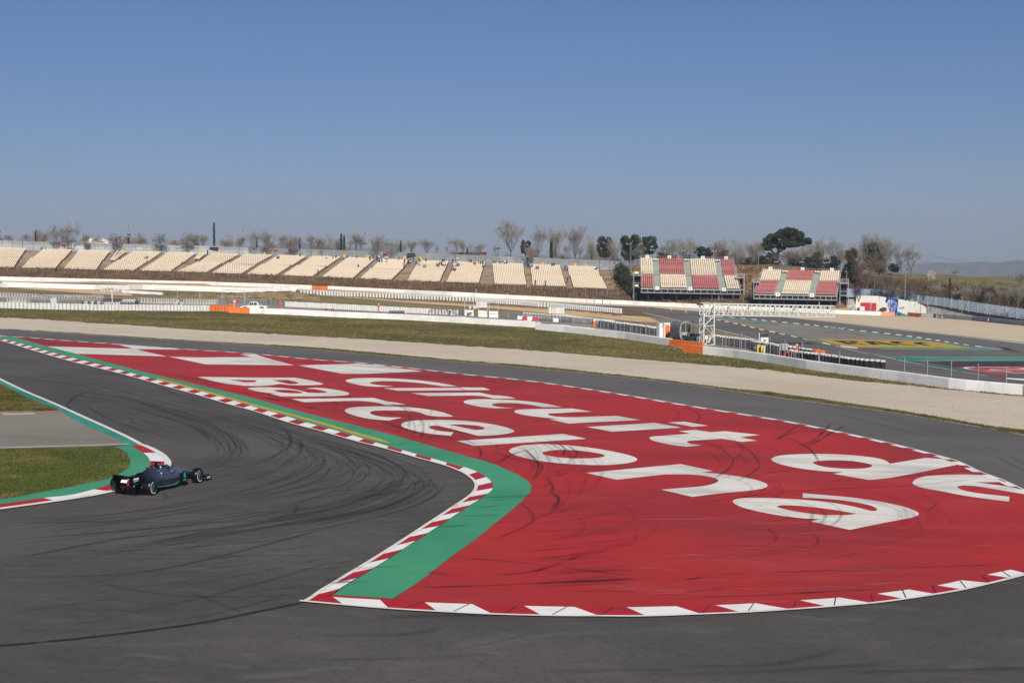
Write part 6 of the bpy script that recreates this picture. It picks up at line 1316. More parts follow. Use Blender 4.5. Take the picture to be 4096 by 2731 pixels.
def leaves(rnd, centre_fn, n, s0, s1, up_=.3):
    b = MB()
    for i in range(n):
        p = centre_fn(rnd); s_ = rnd.uniform(s0, s1); a = Vector((rnd.uniform(-1,1), rnd.uniform(-1,1), rnd.uniform(-.6,.6))).normalized(); c = a.cross(Vector((rnd.uniform(-1,1), rnd.uniform(-1,1), rnd.uniform(-1,1)))).normalized()
        b.add([p-a*s_-c*s_*.6, p+a*s_-c*s_*.6, p+a*s_+c*s_*.6, p-a*s_+c*s_*.6], [(0,1,2,3)])
    return b
def leafy_mesh(seed, m, n=6500, kind='round', s=(.010,.022)):
    rnd = random.Random(seed); cl = []
    for k in range(60 if kind != 'cypress' else 30):
        if kind == 'round': z = rnd.uniform(.22,.93); w_ = math.sqrt(max(.02, 1-((z-.58)/.42)**2))*.36; cr_ = rnd.uniform(.06,.11)
        elif kind == 'cone': z = .15+.8*rnd.random()**1.1; w_ = .34*(1-z)**.7+.03; cr_ = rnd.uniform(.06,.1)
        elif kind == 'cypress': z = .04+.93*k/30; w_ = .012; cr_ = .055*(1-abs(z-.4)**1.6)+.004
        elif kind == 'bush': z = rnd.uniform(.05,.8); w_ = .42*math.sqrt(max(.05, 1-z*z)); cr_ = rnd.uniform(.1,.2)
        a = rnd.uniform(0,6.283); rr_ = w_*math.sqrt(rnd.uniform(.02,1)); cl.append((Vector((rr_*math.cos(a), rr_*math.sin(a), z)), cr_))
    def fn(r_):
        c, q = r_.choice(cl); u = Vector((r_.gauss(0,1), r_.gauss(0,1), r_.gauss(0,1))).normalized()*q*(r_.random()**.4); 
        if kind == 'cypress': u.z *= 1.2
        return c+u
    b = leaves(rnd, fn, n, *s); me = b.mesh('crown'); me.materials.append(m); return me
tb = MB(); tb.tube([(0,0,-.05),(.01,0,.3),(0,0,.75)], [.03,.024,.006], 6); TRK = tb.mesh('trunk'); TRK.materials.append(M_bark)
LEAFY = dict(pine=[leafy_mesh(s_, M_pine) for s_ in (11,12)], cedar=[leafy_mesh(13, M_pineb, 7500, 'cone')], cypress=[leafy_mesh(14, M_cyp, 1500, 'cypress', (.008,.016))], orange=[leafy_mesh(s_, M_oleaf, 1100, 'bush', (.008,.022)) for s_ in (15,16)],
  brown=[leafy_mesh(17, M_bleaf, 700, 'round', (.008,.018))], bush=[leafy_mesh(18, M_ivy, 1500, 'bush', (.02,.045))], blossom=[leafy_mesh(19, M_blos, 1900, 'bush', (.012,.03))], redbush=[leafy_mesh(20, mat('red_brown_twigs', (104,72,66), .9), 2000, 'bush', (.012,.03))], darkpine=[leafy_mesh(21, M_pine, 8000, 'round')])
tcount = 0
def tree(kind, x, yt, yb, hw, depth, label, group=None, cat='tree', name=None):
    global tcount; tcount += 1
    bot = AT((x, yb), depth); s_ = F/depth; h_ = (yb-yt)/s_; w_ = hw/s_
    nm = name or {'bare':'bare_tree','brownbare':'bare_tree','pine':'pine_tree','darkpine':'pine_tree','cedar':'cedar_tree','cypress':'cypress_tree','orange':'leafy_shrub','brown':'withered_tree','bush':'green_bush','blossom':'blossoming_tree','redbush':'red_brown_bush'}[kind]
    o = empty(nm, label, cat, bot, random.uniform(0, 6), group)
    if kind in ('bare','brownbare'):
        tm, wm, wr, _ = (BARE if kind == 'bare' else BROWN)[tcount % (5 if kind == 'bare' else 2)]; wx = w_/wr
    else: tm, wm = TRK, LEAFY[kind][tcount % len(LEAFY[kind])]; wx = w_/{'cypress':.07,'bush':.5,'orange':.5,'blossom':.5,'redbush':.5,'cedar':.4}.get(kind, .36)
    for nm_, me in (('trunk', tm), ('crown', wm)):
        c = bpy.data.objects.new(nm_, me); COL.objects.link(c); c.parent = o; c.scale = (wx, wx, h_)
    if kind in ('brown','orange'):
        c = bpy.data.objects.new('branches', BARE[2][1]); COL.objects.link(c); c.parent = o; c.scale = (wx*.8*(.6 if kind == 'orange' else 1), wx*.8*(.6 if kind == 'orange' else 1), h_*.95)
    return o
def tr(crop, kind, lst, depth, labels, group=None):
    for i, (x, t, b_, hw) in enumerate(lst):
        X, Y = px(crop, x, t); lb = labels[i] if isinstance(labels, (list, tuple)) else labels
        tree(kind, X, Y, px(crop, x, b_)[1], hw*CR[crop][2], depth if not callable(depth) else depth(X), lb, group)
df_ = lambda x: interp(DW, x) + D2 - 1.5      # just before the sheet fence
dbk = lambda x: interp(DW, x) + D2 + random.uniform(10, 60)
tr('A','bare',[(620,110,402,85),(785,85,405,110),(985,200,412,45)], df_, ['wide bare tree before the fence, second from the left edge','tallest bare tree before the left part of the fence','thin young bare tree before the fence beside the white tent'])
tr('A','brown',[(1330,205,430,85),(1835,205,430,90),(2150,195,435,85)], df_, ['withered tree with brown leaves right of the white tent','withered round tree with dark dry leaves before the fence','withered tree with reddish leaves near the left black banner'])
tr('A','orange',[(-20,225,330,70),(95,225,320,88),(300,210,320,100),(510,205,325,92),(720,215,330,65),(1090,252,335,60),(1270,235,345,62),(1460,230,345,72),(1640,250,345,82),(1990,280,360,78),(2230,265,365,62)], dbk, 'orange brown shrub showing above the left part of the sheet fence', 'orange brown shrubs above the left fence')
tr('A','cypress',[(410,170,330,14),(961,240,335,11),(1475,252,340,12)], dbk, ['small dark cypress between two orange shrubs at the far left','tiny cypress in front of the white tent','small cypress beside the left floodlight mast'])
tr('B','cypress',[(163,75,380,17),(653,245,395,13),(1143,255,405,16),(1622,205,415,18),(1655,225,415,16),(2303,285,440,14)], lambda x: interp(DW,x)+D2+12, ['tallest slim cypress right of the left black banner','slim cypress between two bare trees','slim cypress before the distant blue hill','left one of a pair of cypresses grown together','right one of a pair of cypresses grown together','slim cypress left of the middle black banner'])
tr('B','bare',[(610,160,458,80),(770,170,463,78),(1070,230,472,88),(1395,385,478,48),(2030,225,472,95),(2195,275,508,80)], df_, ['bare tree before the fence right of the floodlight mast','bare tree before the fence left of the red and white board','bare tree before the fence in front of the distant hill','small crooked bare tree before the fence','bare tree rising behind the left end of the crowd','bare tree right of the crowd board on the fence'])
tr('B','bare',[(-40,205,375,60),(40,225,375,60),(275,280,375,85),(470,240,385,60),(945,215,395,62),(1280,215,405,62),(1370,260,405,50),(1480,215,410,52),(1580,260,415,42),(1720,270,415,45),(1790,195,420,60),(1850,240,420,50),(2140,270,430,42)], dbk, 'hazy bare tree standing behind the middle of the sheet fence', 'hazy bare trees behind the middle of the fence')
tr('B','orange',[(800,303,395,88),(1350,340,410,112)], dbk, ['orange shrub behind the fence near a bare tree trunk','wide low orange shrub behind the fence'])
tr('C','bare',[(135,280,445,82),(305,270,450,80),(420,340,452,42),(540,350,455,25),(650,250,455,92),(720,300,455,40),(910,325,465,66),(1090,330,480,36)], dbk, 'grey bare tree behind the fence above the crowd', 'grey bare trees behind the fence above the crowd')
tr('C','bare',[(1270,45,490,165),(1580,120,500,102),(1785,130,510,100),(2010,125,515,110),(2195,240,530,92),(2060,350,520,52),(1915,330,515,45)], lambda x: interp(DW,x)+D2+8, ['biggest bare tree with a dense round crown','tall bare tree right of the dark evergreen','bare tree behind the slim cypress on the right','tall bare tree left of the dark pines','spreading bare tree beside the dark pines','low bare tree between two tall ones','low bare tree left of a tall one'])
tr('C','bare',[(1500,330,595,60)], df_, ['slim bare tree with a dark trunk before the fence'])
tr('C','darkpine',[(1440,275,490,62)], lambda x: interp(DW,x)+D2+6, ['dark evergreen leaning over the fence'])
tr('C','cypress',[(772,372,450,12),(1735,290,515,26),(2200,455,520,8)], lambda x: interp(DW,x)+D2+5, ['tiny cypress right of the red panelled building','stout cypress before a bare tree','tiny dark cypress near the end of the fence'])
tr('D','darkpine',[(55,225,545,88),(350,205,590,125),(560,225,500,92)], 445, ['left one of three dark pines','middle and tallest of three dark pines','right one of three dark pines'])
tr('D','bare',[(165,255,640,85),(430,340,590,72)], 432, ['bare tree before the gap of the dark pines','bare tree before the tallest dark pine'])
tr('D','pine',[(1190,360,520,100)], 440, ['round green pine behind the four column stand'])
tr('D','redbush',[(1420,385,500,82)], 436, ['reddish brown bush behind the four column stand'])
tr('D','bare',[(760,280,530,102),(960,350,530,70),(1080,300,520,62),(1350,295,500,52),(1560,380,640,90)], 446, 'grey bare tree behind the four column stand', 'grey bare trees behind the four column stand')
tr('D','bare',[(1640,320,720,172),(1790,290,560,92)], 425, ['big spreading bare tree between the two stands','bare tree left of the umbrella pine'])
tr('D','pine',[(1720,500,720,80),(1850,470,640,70),(1960,430,600,60)], 440, 'dark green undergrowth tree below the umbrella pine', 'undergrowth trees below the umbrella pine')
tr('D','brownbare',[(2120,400,640,100),(2260,400,640,100)], 432, ['left brown bare tree behind the three column stand','right brown bare tree behind the three column stand'])
# umbrella pine
up_ = AT(px('D',2010,600), 445); t = empty('umbrella_pine', 'large dark umbrella pine with a broad flat crown', 'tree', up_); s_ = F/445/.34864
b = MB(); L2 = lambda x, y, dy=0: (( x-2010)/s_, dy, (600-y)/s_)
b.tube([L2(2010,640), L2(2015,520), L2(2040,430)], [.75,.6,.5], 8); b.tube([L2(2030,470), L2(1960,400,1), L2(1900,350,1)], [.35,.25,.12], 6); b.tube([L2(2038,435), L2(2130,370,-1), L2(2230,330,-2)], [.35,.25,.12], 6); b.tube([L2(2040,430), L2(2060,340), L2(2080,280)], [.35,.22,.1], 6); b.tube([L2(2010,530), L2(1880,430,-1), L2(1790,360,-1)], [.2,.14,.06], 5)
b.build('trunk', mat('pine_bark', (70,58,52), .9), t)
rnd = random.Random(33); cl = []
for (x, y, r_) in [(1900,350,62),(1960,290,70),(2040,230,72),(2120,195,70),(2200,205,66),(2280,235,62),(2340,290,52),(2370,320,40),(2240,300,62),(2150,280,72),(2060,320,66),(1970,360,52),(2180,350,46),(2080,380,36),(1880,380,36),(2290,330,36),(2120,240,80),(2000,240,46)]:
    for k in range(3): cl.append((Vector(L2(x+rnd.uniform(-15,15), y+rnd.uniform(-10,10), rnd.uniform(-6,6))), r_/s_*rnd.uniform(.7,1)))
def ufn(r_):
    c, q = r_.choice(cl); u = Vector((r_.gauss(0,1), r_.gauss(0,1), r_.gauss(0,1))).normalized()*q*(r_.random()**.33); u.z *= .75; return c+u
b = leaves(rnd, ufn, 15000, .16, .34); b.build('crown', M_pine, t)
# right side trees
tr('E','bare',[(345,230,600,130),(60,330,560,60)], 425, ['tall bare tree right of the pylon','bare tree under the umbrella pine branch'])
tr('E','cedar',[(530,360,745,150),(175,390,600,95)], 400, ['big brown tipped cedar right of the small stand','brown tipped cedar behind the small stand'])
tr('E','pine',[(330,430,620,90),(90,440,600,60)], 418, ['dark green tree between the two cedars','dark green tree left of the smaller cedar'])
tr('E','bare',[(740,205,640,135),(865,215,640,170)], 415, ['bare tree with ivy on its lower limbs, the left one','bare tree with ivy on its lower limbs, the right one'])
b = MB(); t = None
for k, (x, y0, y1, lean) in enumerate([(740,560,300,20),(840,600,330,-30)]):
    p0, p1 = AT(px('E',x,y0), 414), AT(px('E',x+lean,y1), 414); rn = random.Random(50+k)
    fn = lambda r_, p0=p0, p1=p1: p0.lerp(p1, r_.random()**1.2) + Vector((r_.gauss(0,.9), r_.gauss(0,.8), r_.gauss(0,.5)))
    b_ = leaves(rn, fn, 900, .15, .3); tag(b_.build('ivy', M_ivy), ['ivy climbing the left twin bare tree','ivy climbing the right twin bare tree'][k], 'ivy')
tr('E','brownbare',[(780,400,770,120),(640,480,700,60)], 385, ['brown leafless tree before the ivy covered trees','small brown leafless tree beside the cedar'])
tr('E','bare',[(1165,305,640,105)], 430, ['lone bare tree with a pointed crown on the hill'])
tr('E','bush',[(985,495,600,68),(930,600,700,60)], 440, ['round dark green bush on the hill crest','green bush below the round one'])
tr('E','blossom',[(1375,570,685,58)], 405, ['white blossoming almond tree on the hill crest'])
tr('E','cypress',[(1572,652,880,15)], 352, ['slim dark cypress before the sandy slope'])
tr('E','brownbare',[(700,560,790,60),(880,600,800,70),(960,620,820,80),(1060,640,820,70),(1160,660,830,80),(1260,660,830,70),(1340,690,840,60),(1010,700,820,50),(1200,730,840,50)], 368, 'brown leafless bush on the slope above the painted wall', 'leafless bushes above the painted wall')
tr('E','blossom',[(1000,650,790,50),(1180,720,830,45)], 372, ['sparse blossoming bush left of the lamp post','sparse blossoming bush right of the lamp post'])
tr('E','bare',[(1430,720,860,60),(1755,740,900,62),(1865,700,920,45),(2090,750,945,50),(2190,760,960,50),(2290,740,975,65),(2400,720,985,60),(1640,770,890,40),(1980,790,930,40)], 350, 'small grey leafless tree before the sandy slope', 'small leafless trees before the sandy slope')
tr('E','brown',[(2320,590,780,62)], 390, ['withered tree on the slope at the right edge'])
tr('E','bush',[(1655,815,890,52),(1890,838,915,55),(2420,880,985,60)], 345, ['green bush left on the foot of the slope','green bush in the middle of the slope foot','green bush at the right edge of the slope'])
tr('E','bare',[(1620,582,640,45)], 440, ['small grey bush on the horizon of the green hill'])
tr('E','cypress',[(2188,632,655,4),(2222,630,655,4)], 480, ['left tiny cypress on the far crest','right tiny cypress on the far crest'])
scrub('scrub', lambda r_: (lambda i, f_, t: r1[i].lerp(r1[i+1], f_).lerp(r2[i].lerp(r2[i+1], f_), t))(int((r_.uniform(3440, 4300)+900)/60), r_.random(), r_.uniform(.05,1)), 2600, .5, 1.9, mat('slope_scrub', (108,90,72), .95, [((78,66,52), .1,(1,1,1),.42,.6,.9), ((88,92,56), .12,(1,1,1),.55,.68,.8)]), 'dry scrub covering the sandy slope at the right', 8, 21, .06)
scrub('scrub', lambda r_: (lambda i, f_, t: r2[i].lerp(r2[i+1], f_).lerp(r3[i].lerp(r3[i+1], f_), t))(int((r_.uniform(3400, 4300)+900)/60), r_.random(), r_.uniform(0,.6)), 420, .2, .6, MATS['slope_scrub'], 'scrub on the crest of the hill', 8, 22, .07)
rx_ = random.Random(88)
for k in range(84):
    x = rx_.uniform(-40, 4096*.6) if k % 2 else rx_.uniform(2350, 3700); d = interp(DW,x)+D2+rx_.uniform(30,130); yb_ = interp(FBm, x)+8 if x < 2480 else interp([(2480,1066),(3450,1085),(3700,1100)], x); tree('bare', x, yb_-rx_.uniform(45, 95)-(26 if x > 2300 else 0), yb_, rx_.uniform(16, 34), d, 'far bare tree in the hazy belt behind the stands', 'bare trees of the far belt')
for k, (x, y, hw, kd) in enumerate([(2655,1000,34,'bush'),(2700,1010,30,'redbush'),(2760,1012,34,'bush'),(2930,1010,36,'redbush'),(2985,1020,40,'bush'),(3040,1015,36,'bush'),(3100,1020,34,'redbush'),(3180,1025,38,'bush'),(3240,1020,34,'bush'),(3330,1030,30,'redbush'),(3470,1050,40,'bush')]):
    tree(kd, x, y, 1078, hw, 436, 'dark undergrowth bush behind the red and cream stands', 'undergrowth bushes behind the stands', name='undergrowth_bush', cat='bush')
# ivy hedge running down beside the long stand
rnd = random.Random(61); hp_ = [AT(px('D',x,y), d) for x, y, d in ((225,605,414),(270,685,408),(310,760,403),(345,830,398.5),(375,905,394))]
fn = lambda r_: (lambda q, j: hp_[j].lerp(hp_[j+1], q-j))(*(lambda q: (q, int(q)))(r_.uniform(0, 3.999))) + Vector((r_.gauss(0,.8), r_.gauss(0,1.5), r_.gauss(.1,.55)))
b = leaves(rnd, fn, 5200, .14, .3); tag(b.build('hedge', mat('hedge_green', (54,60,34), .9, [((34,38,24), .35,(1,1,1),.42,.62,.9)])), 'dark green hedge running down beside the end of the long grandstand', 'hedge')
# far mountains
M_mount = mat('far_mountain', (96,92,82), .95, [((110,98,88), .004,(1,1,3),.45,.62,.8), ((64,66,64), .01,(1,1,2),.45,.65,.7), ((150,126,104), .006,(1,1,8),.6,.72,.6)])
def ridge(name, pts_, ybase, depth, label, fold=90):
    xs_ = []; x = pts_[0][0]
    while x <= pts_[-1][0]: xs_.append(x); x += 9
    rw = []
    for j in range(10):
        t = j/9; row = []
        for x in xs_:
            y = ybase + (interp(pts_, x)-ybase)*(math.sin(t*math.pi/2)**.9); d = depth + 900*t + fold*noise.noise(Vector((x*.02, t*2, depth)))
            row.append(AT((x, y + (5*noise.noise(Vector((x*.03, t*3, 1))) if 0 < j < 9 else .7*noise.noise(Vector((x*.12, 0, 4))))), d))
        rw.append(row)
    rw.append([v + Vector((0, 500, -80)) for v in rw[-1]]); return sheet(name, rw, M_mount, label)
def e_(x, y): return px('E', x, y)
ridge('far_hills', [e_(900,545), e_(1040,520), e_(1180,512), e_(1300,505), e_(1500,497), e_(1620,505), e_(1720,503), e_(1900,487), e_(1950,486), e_(1990,497), e_(2100,494), e_(2200,484), e_(2280,472), e_(2352,477), e_(2500,470), e_(2700,480), e_(2900,500)], 1135, 4200, 'blue grey table mountain range beyond the hill on the right')
ridge('far_hills', [px('B',x,y) for x, y in ((300,372),(600,360),(850,345),(960,312),(1075,297),(1180,305),(1250,335),(1330,312),(1380,305),(1450,325),(1550,358),(1650,368),(1900,380),(2300,400))], 1030, 4600, 'distant hill showing above the middle of the sheet fence')
ridge('far_hills', [px('C',x,y) for x, y in ((-200,440),(300,470),(900,480),(1400,474),(1600,460),(1720,478),(1900,488),(2150,480),(2352,500))] + [px('D',x,y) for x, y in ((300,520),(700,540),(1400,560))], 1090, 4800, 'low distant ridge showing between the bare trees')

# clear winter air: pale even haze round everything up to the mountains
b = MB(); b.box((0, 3000, -15), (11000, 6600, 350)); hz = b.build('haze', None); hz['kind'] = 'stuff'; hz['label'] = 'thin blue haze in the air'
hm = bpy.data.materials.new('haze'); hm.use_nodes = True; hn = hm.node_tree; hn.nodes.clear()
ho = hn.nodes.new('ShaderNodeOutputMaterial'); hv = hn.nodes.new('ShaderNodeVolumePrincipled'); hv.inputs['Density'].default_value = .00016; hv.inputs['Color'].default_value = (.62, .74, .95, 1); hv.inputs['Anisotropy'].default_value = 0
hn.links.new(hv.outputs[0], ho.inputs['Volume']); hz.data.materials.append(hm)
# ================================================================ RUBBER MARKS
def mark_mat(name, col, streng, nscale=(1.2,1.2,1), rough=.6):
    m = bpy.data.materials.new(name); m.use_nodes = True; n = m.node_tree; N = n.nodes; Lk = n.links; b = N['Principled BSDF']
    b.inputs['Base Color'].default_value = (*lin(col), 1); b.inputs['Roughness'].default_value = rough
    uv = N.new('ShaderNodeUVMap'); sp_ = N.new('ShaderNodeSeparateXYZ'); Lk.new(uv.outputs[0], sp_.inputs[0])
    def mth(op, a, c=None):
        q = N.new('ShaderNodeMath'); q.operation = op; q.use_clamp = False
        for i, v in enumerate((a, c)):
            if v is None: continue
            if isinstance(v, (int, float)): q.inputs[i].default_value = v
            else: Lk.new(v, q.inputs[i])
        return q.outputs[0]
    v2 = mth('SUBTRACT', 1.0, mth('POWER', mth('ABSOLUTE', mth('SUBTRACT', mth('MULTIPLY', sp_.outputs[1], 2.0), 1.0)), 2.5))
    en = mth('MINIMUM', mth('MULTIPLY', mth('SUBTRACT', 1.0, mth('ABSOLUTE', mth('SUBTRACT', mth('MULTIPLY', sp_.outputs[0], 2.0), 1.0))), 3.0), 1.0)
    geo = N.new('ShaderNodeNewGeometry'); mp = N.new('ShaderNodeMapping'); mp.inputs['Scale'].default_value = nscale; Lk.new(geo.outputs['Position'], mp.inputs[0])
    no = N.new('ShaderNodeTexNoise'); no.inputs['Scale'].default_value = .55; no.inputs['Detail'].default_value = 9; Lk.new(mp.outputs[0], no.inputs['Vector'])
    mr = N.new('ShaderNodeMapRange'); mr.inputs[1].default_value = .3; mr.inputs[2].default_value = .7; Lk.new(no.outputs[0], mr.inputs[0])
    a = mth('MULTIPLY', mth('MULTIPLY', mth('MULTIPLY', v2, en), mr.outputs[0]), streng)
    Lk.new(a, b.inputs['Alpha']); return m
def marks(name, lst, m, off, label):
    """lst: (photo-pixel path, width in metres)"""
    vs = []; fs = []; uvs = []
    for spec, wd in lst:
        pts = smooth_poly([G(p, off) for p in spec], False, 170, 7); n = len(pts); b0 = len(vs); L_ = max(.1, plen(pts)); acc = 0
        for i, p in enumerate(pts):
            if i: acc += (pts[i]-pts[i-1]).length
            t = pts[min(i+1,n-1)] - pts[max(i-1,0)]; nr = Vector((-t.y, t.x, 0)).normalized()
            for s_ in (1, -1):
                a = p + nr*wd*.5*s_; a.z = gz(a.x)+off; vs.append(a); uvs.append((acc/L_, .5+.5*s_))
        for i in range(n-1): fs.append((b0+2*i, b0+2*i+1, b0+2*i+3, b0+2*i+2))
    me = bpy.data.meshes.new(name); me.from_pydata(vs, [], fs); uvl = me.uv_layers.new(name='UVMap')
    for l in me.loops: uvl.data[l.index].uv = uvs[l.vertex_index]
    for q in me.polygons:
        if q.normal.z < 0: q.flip()
    tag(link(name, me, m), label, None, None, 'structure')
sc.cycles.transparent_max_bounces = 48
rm = random.Random(77)
def jit(spec, dx, dy):
    ox, oy = rm.gauss(0, dx), rm.gauss(0, dy); return [(x+ox+rm.gauss(0,dx*.12), y+oy+rm.gauss(0,dy*.12)) for x, y in spec]
MM = mark_mat('rubber_mark', (46,44,42), .42, (.22,.22,1)); ML = mark_mat('light_rubber', (52,50,48), .34, (.2,.2,1)); MW = mark_mat('dust_scrape', (150,146,140), .24, (.5,.5,1)); MD = mark_mat('dark_streak', (34,22,24), .75, (.6,2.5,1)); MR = mark_mat('rubbered_paint', (84,22,26), .24, (.3,.6,1))
A1, A2 = [], []
# arcs swinging round the near apex and back to the lower left
for k in range(78):
    t = rm.random()**.8; ax = 1120+650*t+rm.gauss(0,22); ay = 1742+168*t+rm.uniform(15,75)*(1-.3*t); g_ = rm.uniform(.75,1.3); f_ = rm.uniform(.6,1.35)
    p = [(ax-950*g_, ay-300*g_), (ax-440*g_, ay-165*g_), (ax-130, ay-72), (ax, ay), (ax-40*f_, ay+52*f_), (ax-210*f_, ay+112*f_), (ax-620*f_, ay+190*f_), (ax-1300, ay+(230+60*t)*f_)]
    i0 = rm.choice([0,1,1,2,2,3]); i1 = rm.choice([5,6,7,8,8]); (A1 if rm.random() < .45 else A2).append((p[i0:i1], rm.uniform(.10,.22)))
# tighter inner family
for k in range(26):
    s = rm.uniform(-1, 1); p = jit(P('F',300,700, 700,750, 1200,830, 1700,980, 1980,1130, 2060,1240, 1980,1340, 1700,1440), 24, 10)
    i0 = rm.choice([0,1,2,3]); i1 = rm.choice([6,7,8]); (A1 if k % 3 else A2).append(([(x+60*s, y+22*s) for x, y in p[i0:i1]], rm.uniform(.1,.18)))
for sp_ in [P('F',850,720, 730,760, 660,800, 620,850, 640,890, 700,910), P('F',1330,780, 1290,810, 1300,840, 1420,885, 1800,1000, 2150,1140, 2280,1290, 2200,1400), P('F',730,830, 1050,1000, 1500,1140, 1950,1210), P('F',1190,970, 1215,1000, 1240,1030), P('F',460,865, 620,835, 900,822, 1200,820),
   P('G',10,960, 200,1030, 310,1140, 300,1240, 120,1370), P('G',380,1160, 420,1230, 340,1340, 180,1440), P('K',480,250, 500,275, 440,320, 250,370, 0,410), P('K',310,265, 325,285, 250,310, 0,330)]: A1.append((sp_, .3))
# long straight streaks from the left edge across to the kerb
for k in range(30):
    y0 = rm.uniform(1400, 1620); A2.append(([(-60, y0), (400, y0+rm.uniform(20,60)), (900+rm.uniform(-200,200), y0+rm.uniform(90,190))], rm.uniform(.14,.3)))
for k in range(34):
    y0 = rm.uniform(2010, 2560); sl_ = rm.uniform(-.16,.05); x0 = rm.uniform(-100, 500); x1 = x0+rm.uniform(500, 1300); A2.append(([(x0, y0), ((x0+x1)/2, y0+sl_*(x1-x0)/2-6), (x1, y0+sl_*(x1-x0)-28)], rm.uniform(.12,.26)))
for sp_ in [P('J',500,990, 900,900, 1400,795, 1800,690, 2352,530), P('J',560,660, 1100,770, 1800,785, 2200,765), P('J',1260,740, 1500,830, 1720,920), P('J',400,1050, 1000,985, 1600,880, 2050,750), P('J',0,660, 800,635, 1300,560, 2352,290), P('J',0,545, 900,380, 1700,290, 2352,200), P('J',0,400, 900,330, 1600,260, 2200,130), P('J',1130,70, 1145,110, 1100,130), P('J',1830,265, 2010,215, 2050,180, 2030,150)]: A1.append((sp_, .26))
marks('rubber_marks', A1, MM, .052, 'dark tyre marks arcing through the left corner'); marks('rubber_marks', A2, ML, .056, 'faint tyre marks across the near asphalt')
# outer loop and foreground
B1 = []
for k in range(8):
    y0 = rm.uniform(2420, 2720); x0 = rm.uniform(1200, 3600); B1.append(([(x0, y0), (x0+400, y0-8), (x0+rm.uniform(500,1300), y0-rm.uniform(10,90))], rm.uniform(.2,.5)))
for k in range(10):
    t = rm.random(); B1.append(([(x, y+30+70*t) for x, y in P('F',600,180, 1600,245, 'G',600,340, 1600,420, 'H',600,560, 1600,700)][rm.randint(0,2):rm.randint(4,6)], rm.uniform(.15,.3)))
for k in range(3):
    t = rm.random(); B1.append(([(x, y-30-90*t) for x, y in P('I',300,990, 1000,1150, 2000,1420, 'Z',4200,2000)][0:rm.randint(3,4)], .3))
marks('rubber_marks', B1, ML, .062, 'faint tyre marks on the outer loop')
S_ = []
for sp_, w_ in [(P('K',990,1360, 1090,1330, 1300,1290, 1500,1240),.5), (P('K',540,1510, 800,1470, 1100,1440),.8), (P('K',0,1530, 200,1500, 380,1490),.7), (P('J',850,1185, 1000,1190, 1120,1205),.35), (P('J',1440,1265, 1600,1280, 1720,1290),.35), (P('J',2090,1140, 2170,1160, 2260,1165),.3), (P('J',1590,1365, 1900,1345, 2352,1310),.9), (P('K',20,1325, 100,1345, 190,1360),.3), (P('K',1000,1380, 1300,1330, 1700,1250, 2200,1235),.6), (P('J',240,1120, 480,1140),.4), (P('J',980,1330, 1080,1370),.6)]:
    for k in range(3): S_.append((jit(sp_, 10, 5), w_*rm.uniform(.3,.8)))
marks('pale_scrapes', S_, MW, .058, 'pale dusty scrapes on the foreground asphalt')
# on the red paint and letters
D1_, D2_, R1_ = [], [], []
for sp_, w_ in [(P('K',720,942, 1200,925, 1700,905, 2299,880),.22), (P('L',0,862, 700,832, 1400,805, 2299,778),.2), (P('L',0,1005, 500,990, 900,968, 1400,945),.22), (P('K',1250,860, 1560,830, 1700,790, 1920,710),.2), (P('K',1740,910, 2000,893, 2299,875),.28), (P('L',0,890, 120,868, 180,850),.25), (P('L',0,970, 250,945, 380,928),.25), (P('K',1750,965, 2000,960, 2299,968),.16), (P('L',780,862, 860,862, 900,860),.14), (P('K',1000,730, 1500,770, 2000,830, 2299,860),.14), (P('K',850,830, 1100,865),.14), (P('L',0,385, 500,310, 1000,270, 1500,250, 2000,200),.16), (P('L',1400,193, 1700,165, 2000,138),.22), (P('I',30,1185, 150,1130, 240,1065, 310,1035),.2), (P('I',70,1197, 160,1135, 370,1075),.16), (P('I',260,1250, 420,1180, 520,1090, 590,1015),.2), (P('I',310,1262, 450,1190, 620,1090, 715,1035),.22), (P('H',300,990, 200,1015, 0,1035),.12), (P('H',1100,1105, 700,1105, 400,1112),.14)]: D1_.append((sp_, w_))
for sp_ in [P('G',1180,820, 1370,890, 1420,970, 1400,1060), P('G',1240,830, 1440,910, 1530,1010, 1540,1090, 1500,1200), P('H',1740,1180, 1900,1230, 2030,1340, 2020,1420, 1850,1540), P('H',1850,1170, 2100,1230, 2260,1370, 2250,1450, 2050,1568), P('I',0,1100, 180,1150, 370,1240, 460,1350, 470,1420, 350,1500), P('K',1480,360, 1570,440, 1560,500, 1300,620), P('K',1690,290, 1750,340, 1700,420), P('L',560,520, 640,600, 560,645, 250,655), P('L',860,560, 910,620, 830,680, 500,705), P('L',1640,330, 1700,380, 1640,420), P('H',1450,870, 1530,930, 1520,990), P('H',1550,860, 1700,920, 1710,990, 1650,1030), P('K',1300,20, 1450,70, 1620,100, 1600,180, 1560,225), P('K',1340,90, 1450,30, 1580,0), P('K',1650,180, 1700,260, 1680,300), P('G',1880,1160, 2040,1240, 2070,1300, 2050,1360), P('H',380,1180, 490,1260, 470,1330), P('H',520,1230, 600,1300, 560,1360), P('H',100,1240, 250,1400, 230,1500, 190,1568)]:
    for k in range(2): D2_.append((jit(sp_, 3, 2), .17))
for k in range(60):   # rubbered-in lines near the green band
    t = rm.random(); p = [(x+20+rm.uniform(10,330)*t, y-6-rm.uniform(0,60)*t) for x, y in P('F',1500,590, 2000,720, 'G',0,800, 500,920, 1000,1055, 1500,1190, 2000,1330)]; i0 = rm.randint(0,4); R1_.append((p[i0:i0+rm.randint(2,4)], rm.uniform(.15,.5)))
for k in range(18):
    y0 = rm.uniform(460, 980); R1_.append((P('K',rm.uniform(1480,1700),y0, rm.uniform(1750,1950),y0-20, rm.uniform(2100,2299),y0-rm.uniform(20,70)), rm.uniform(.15,.6)))
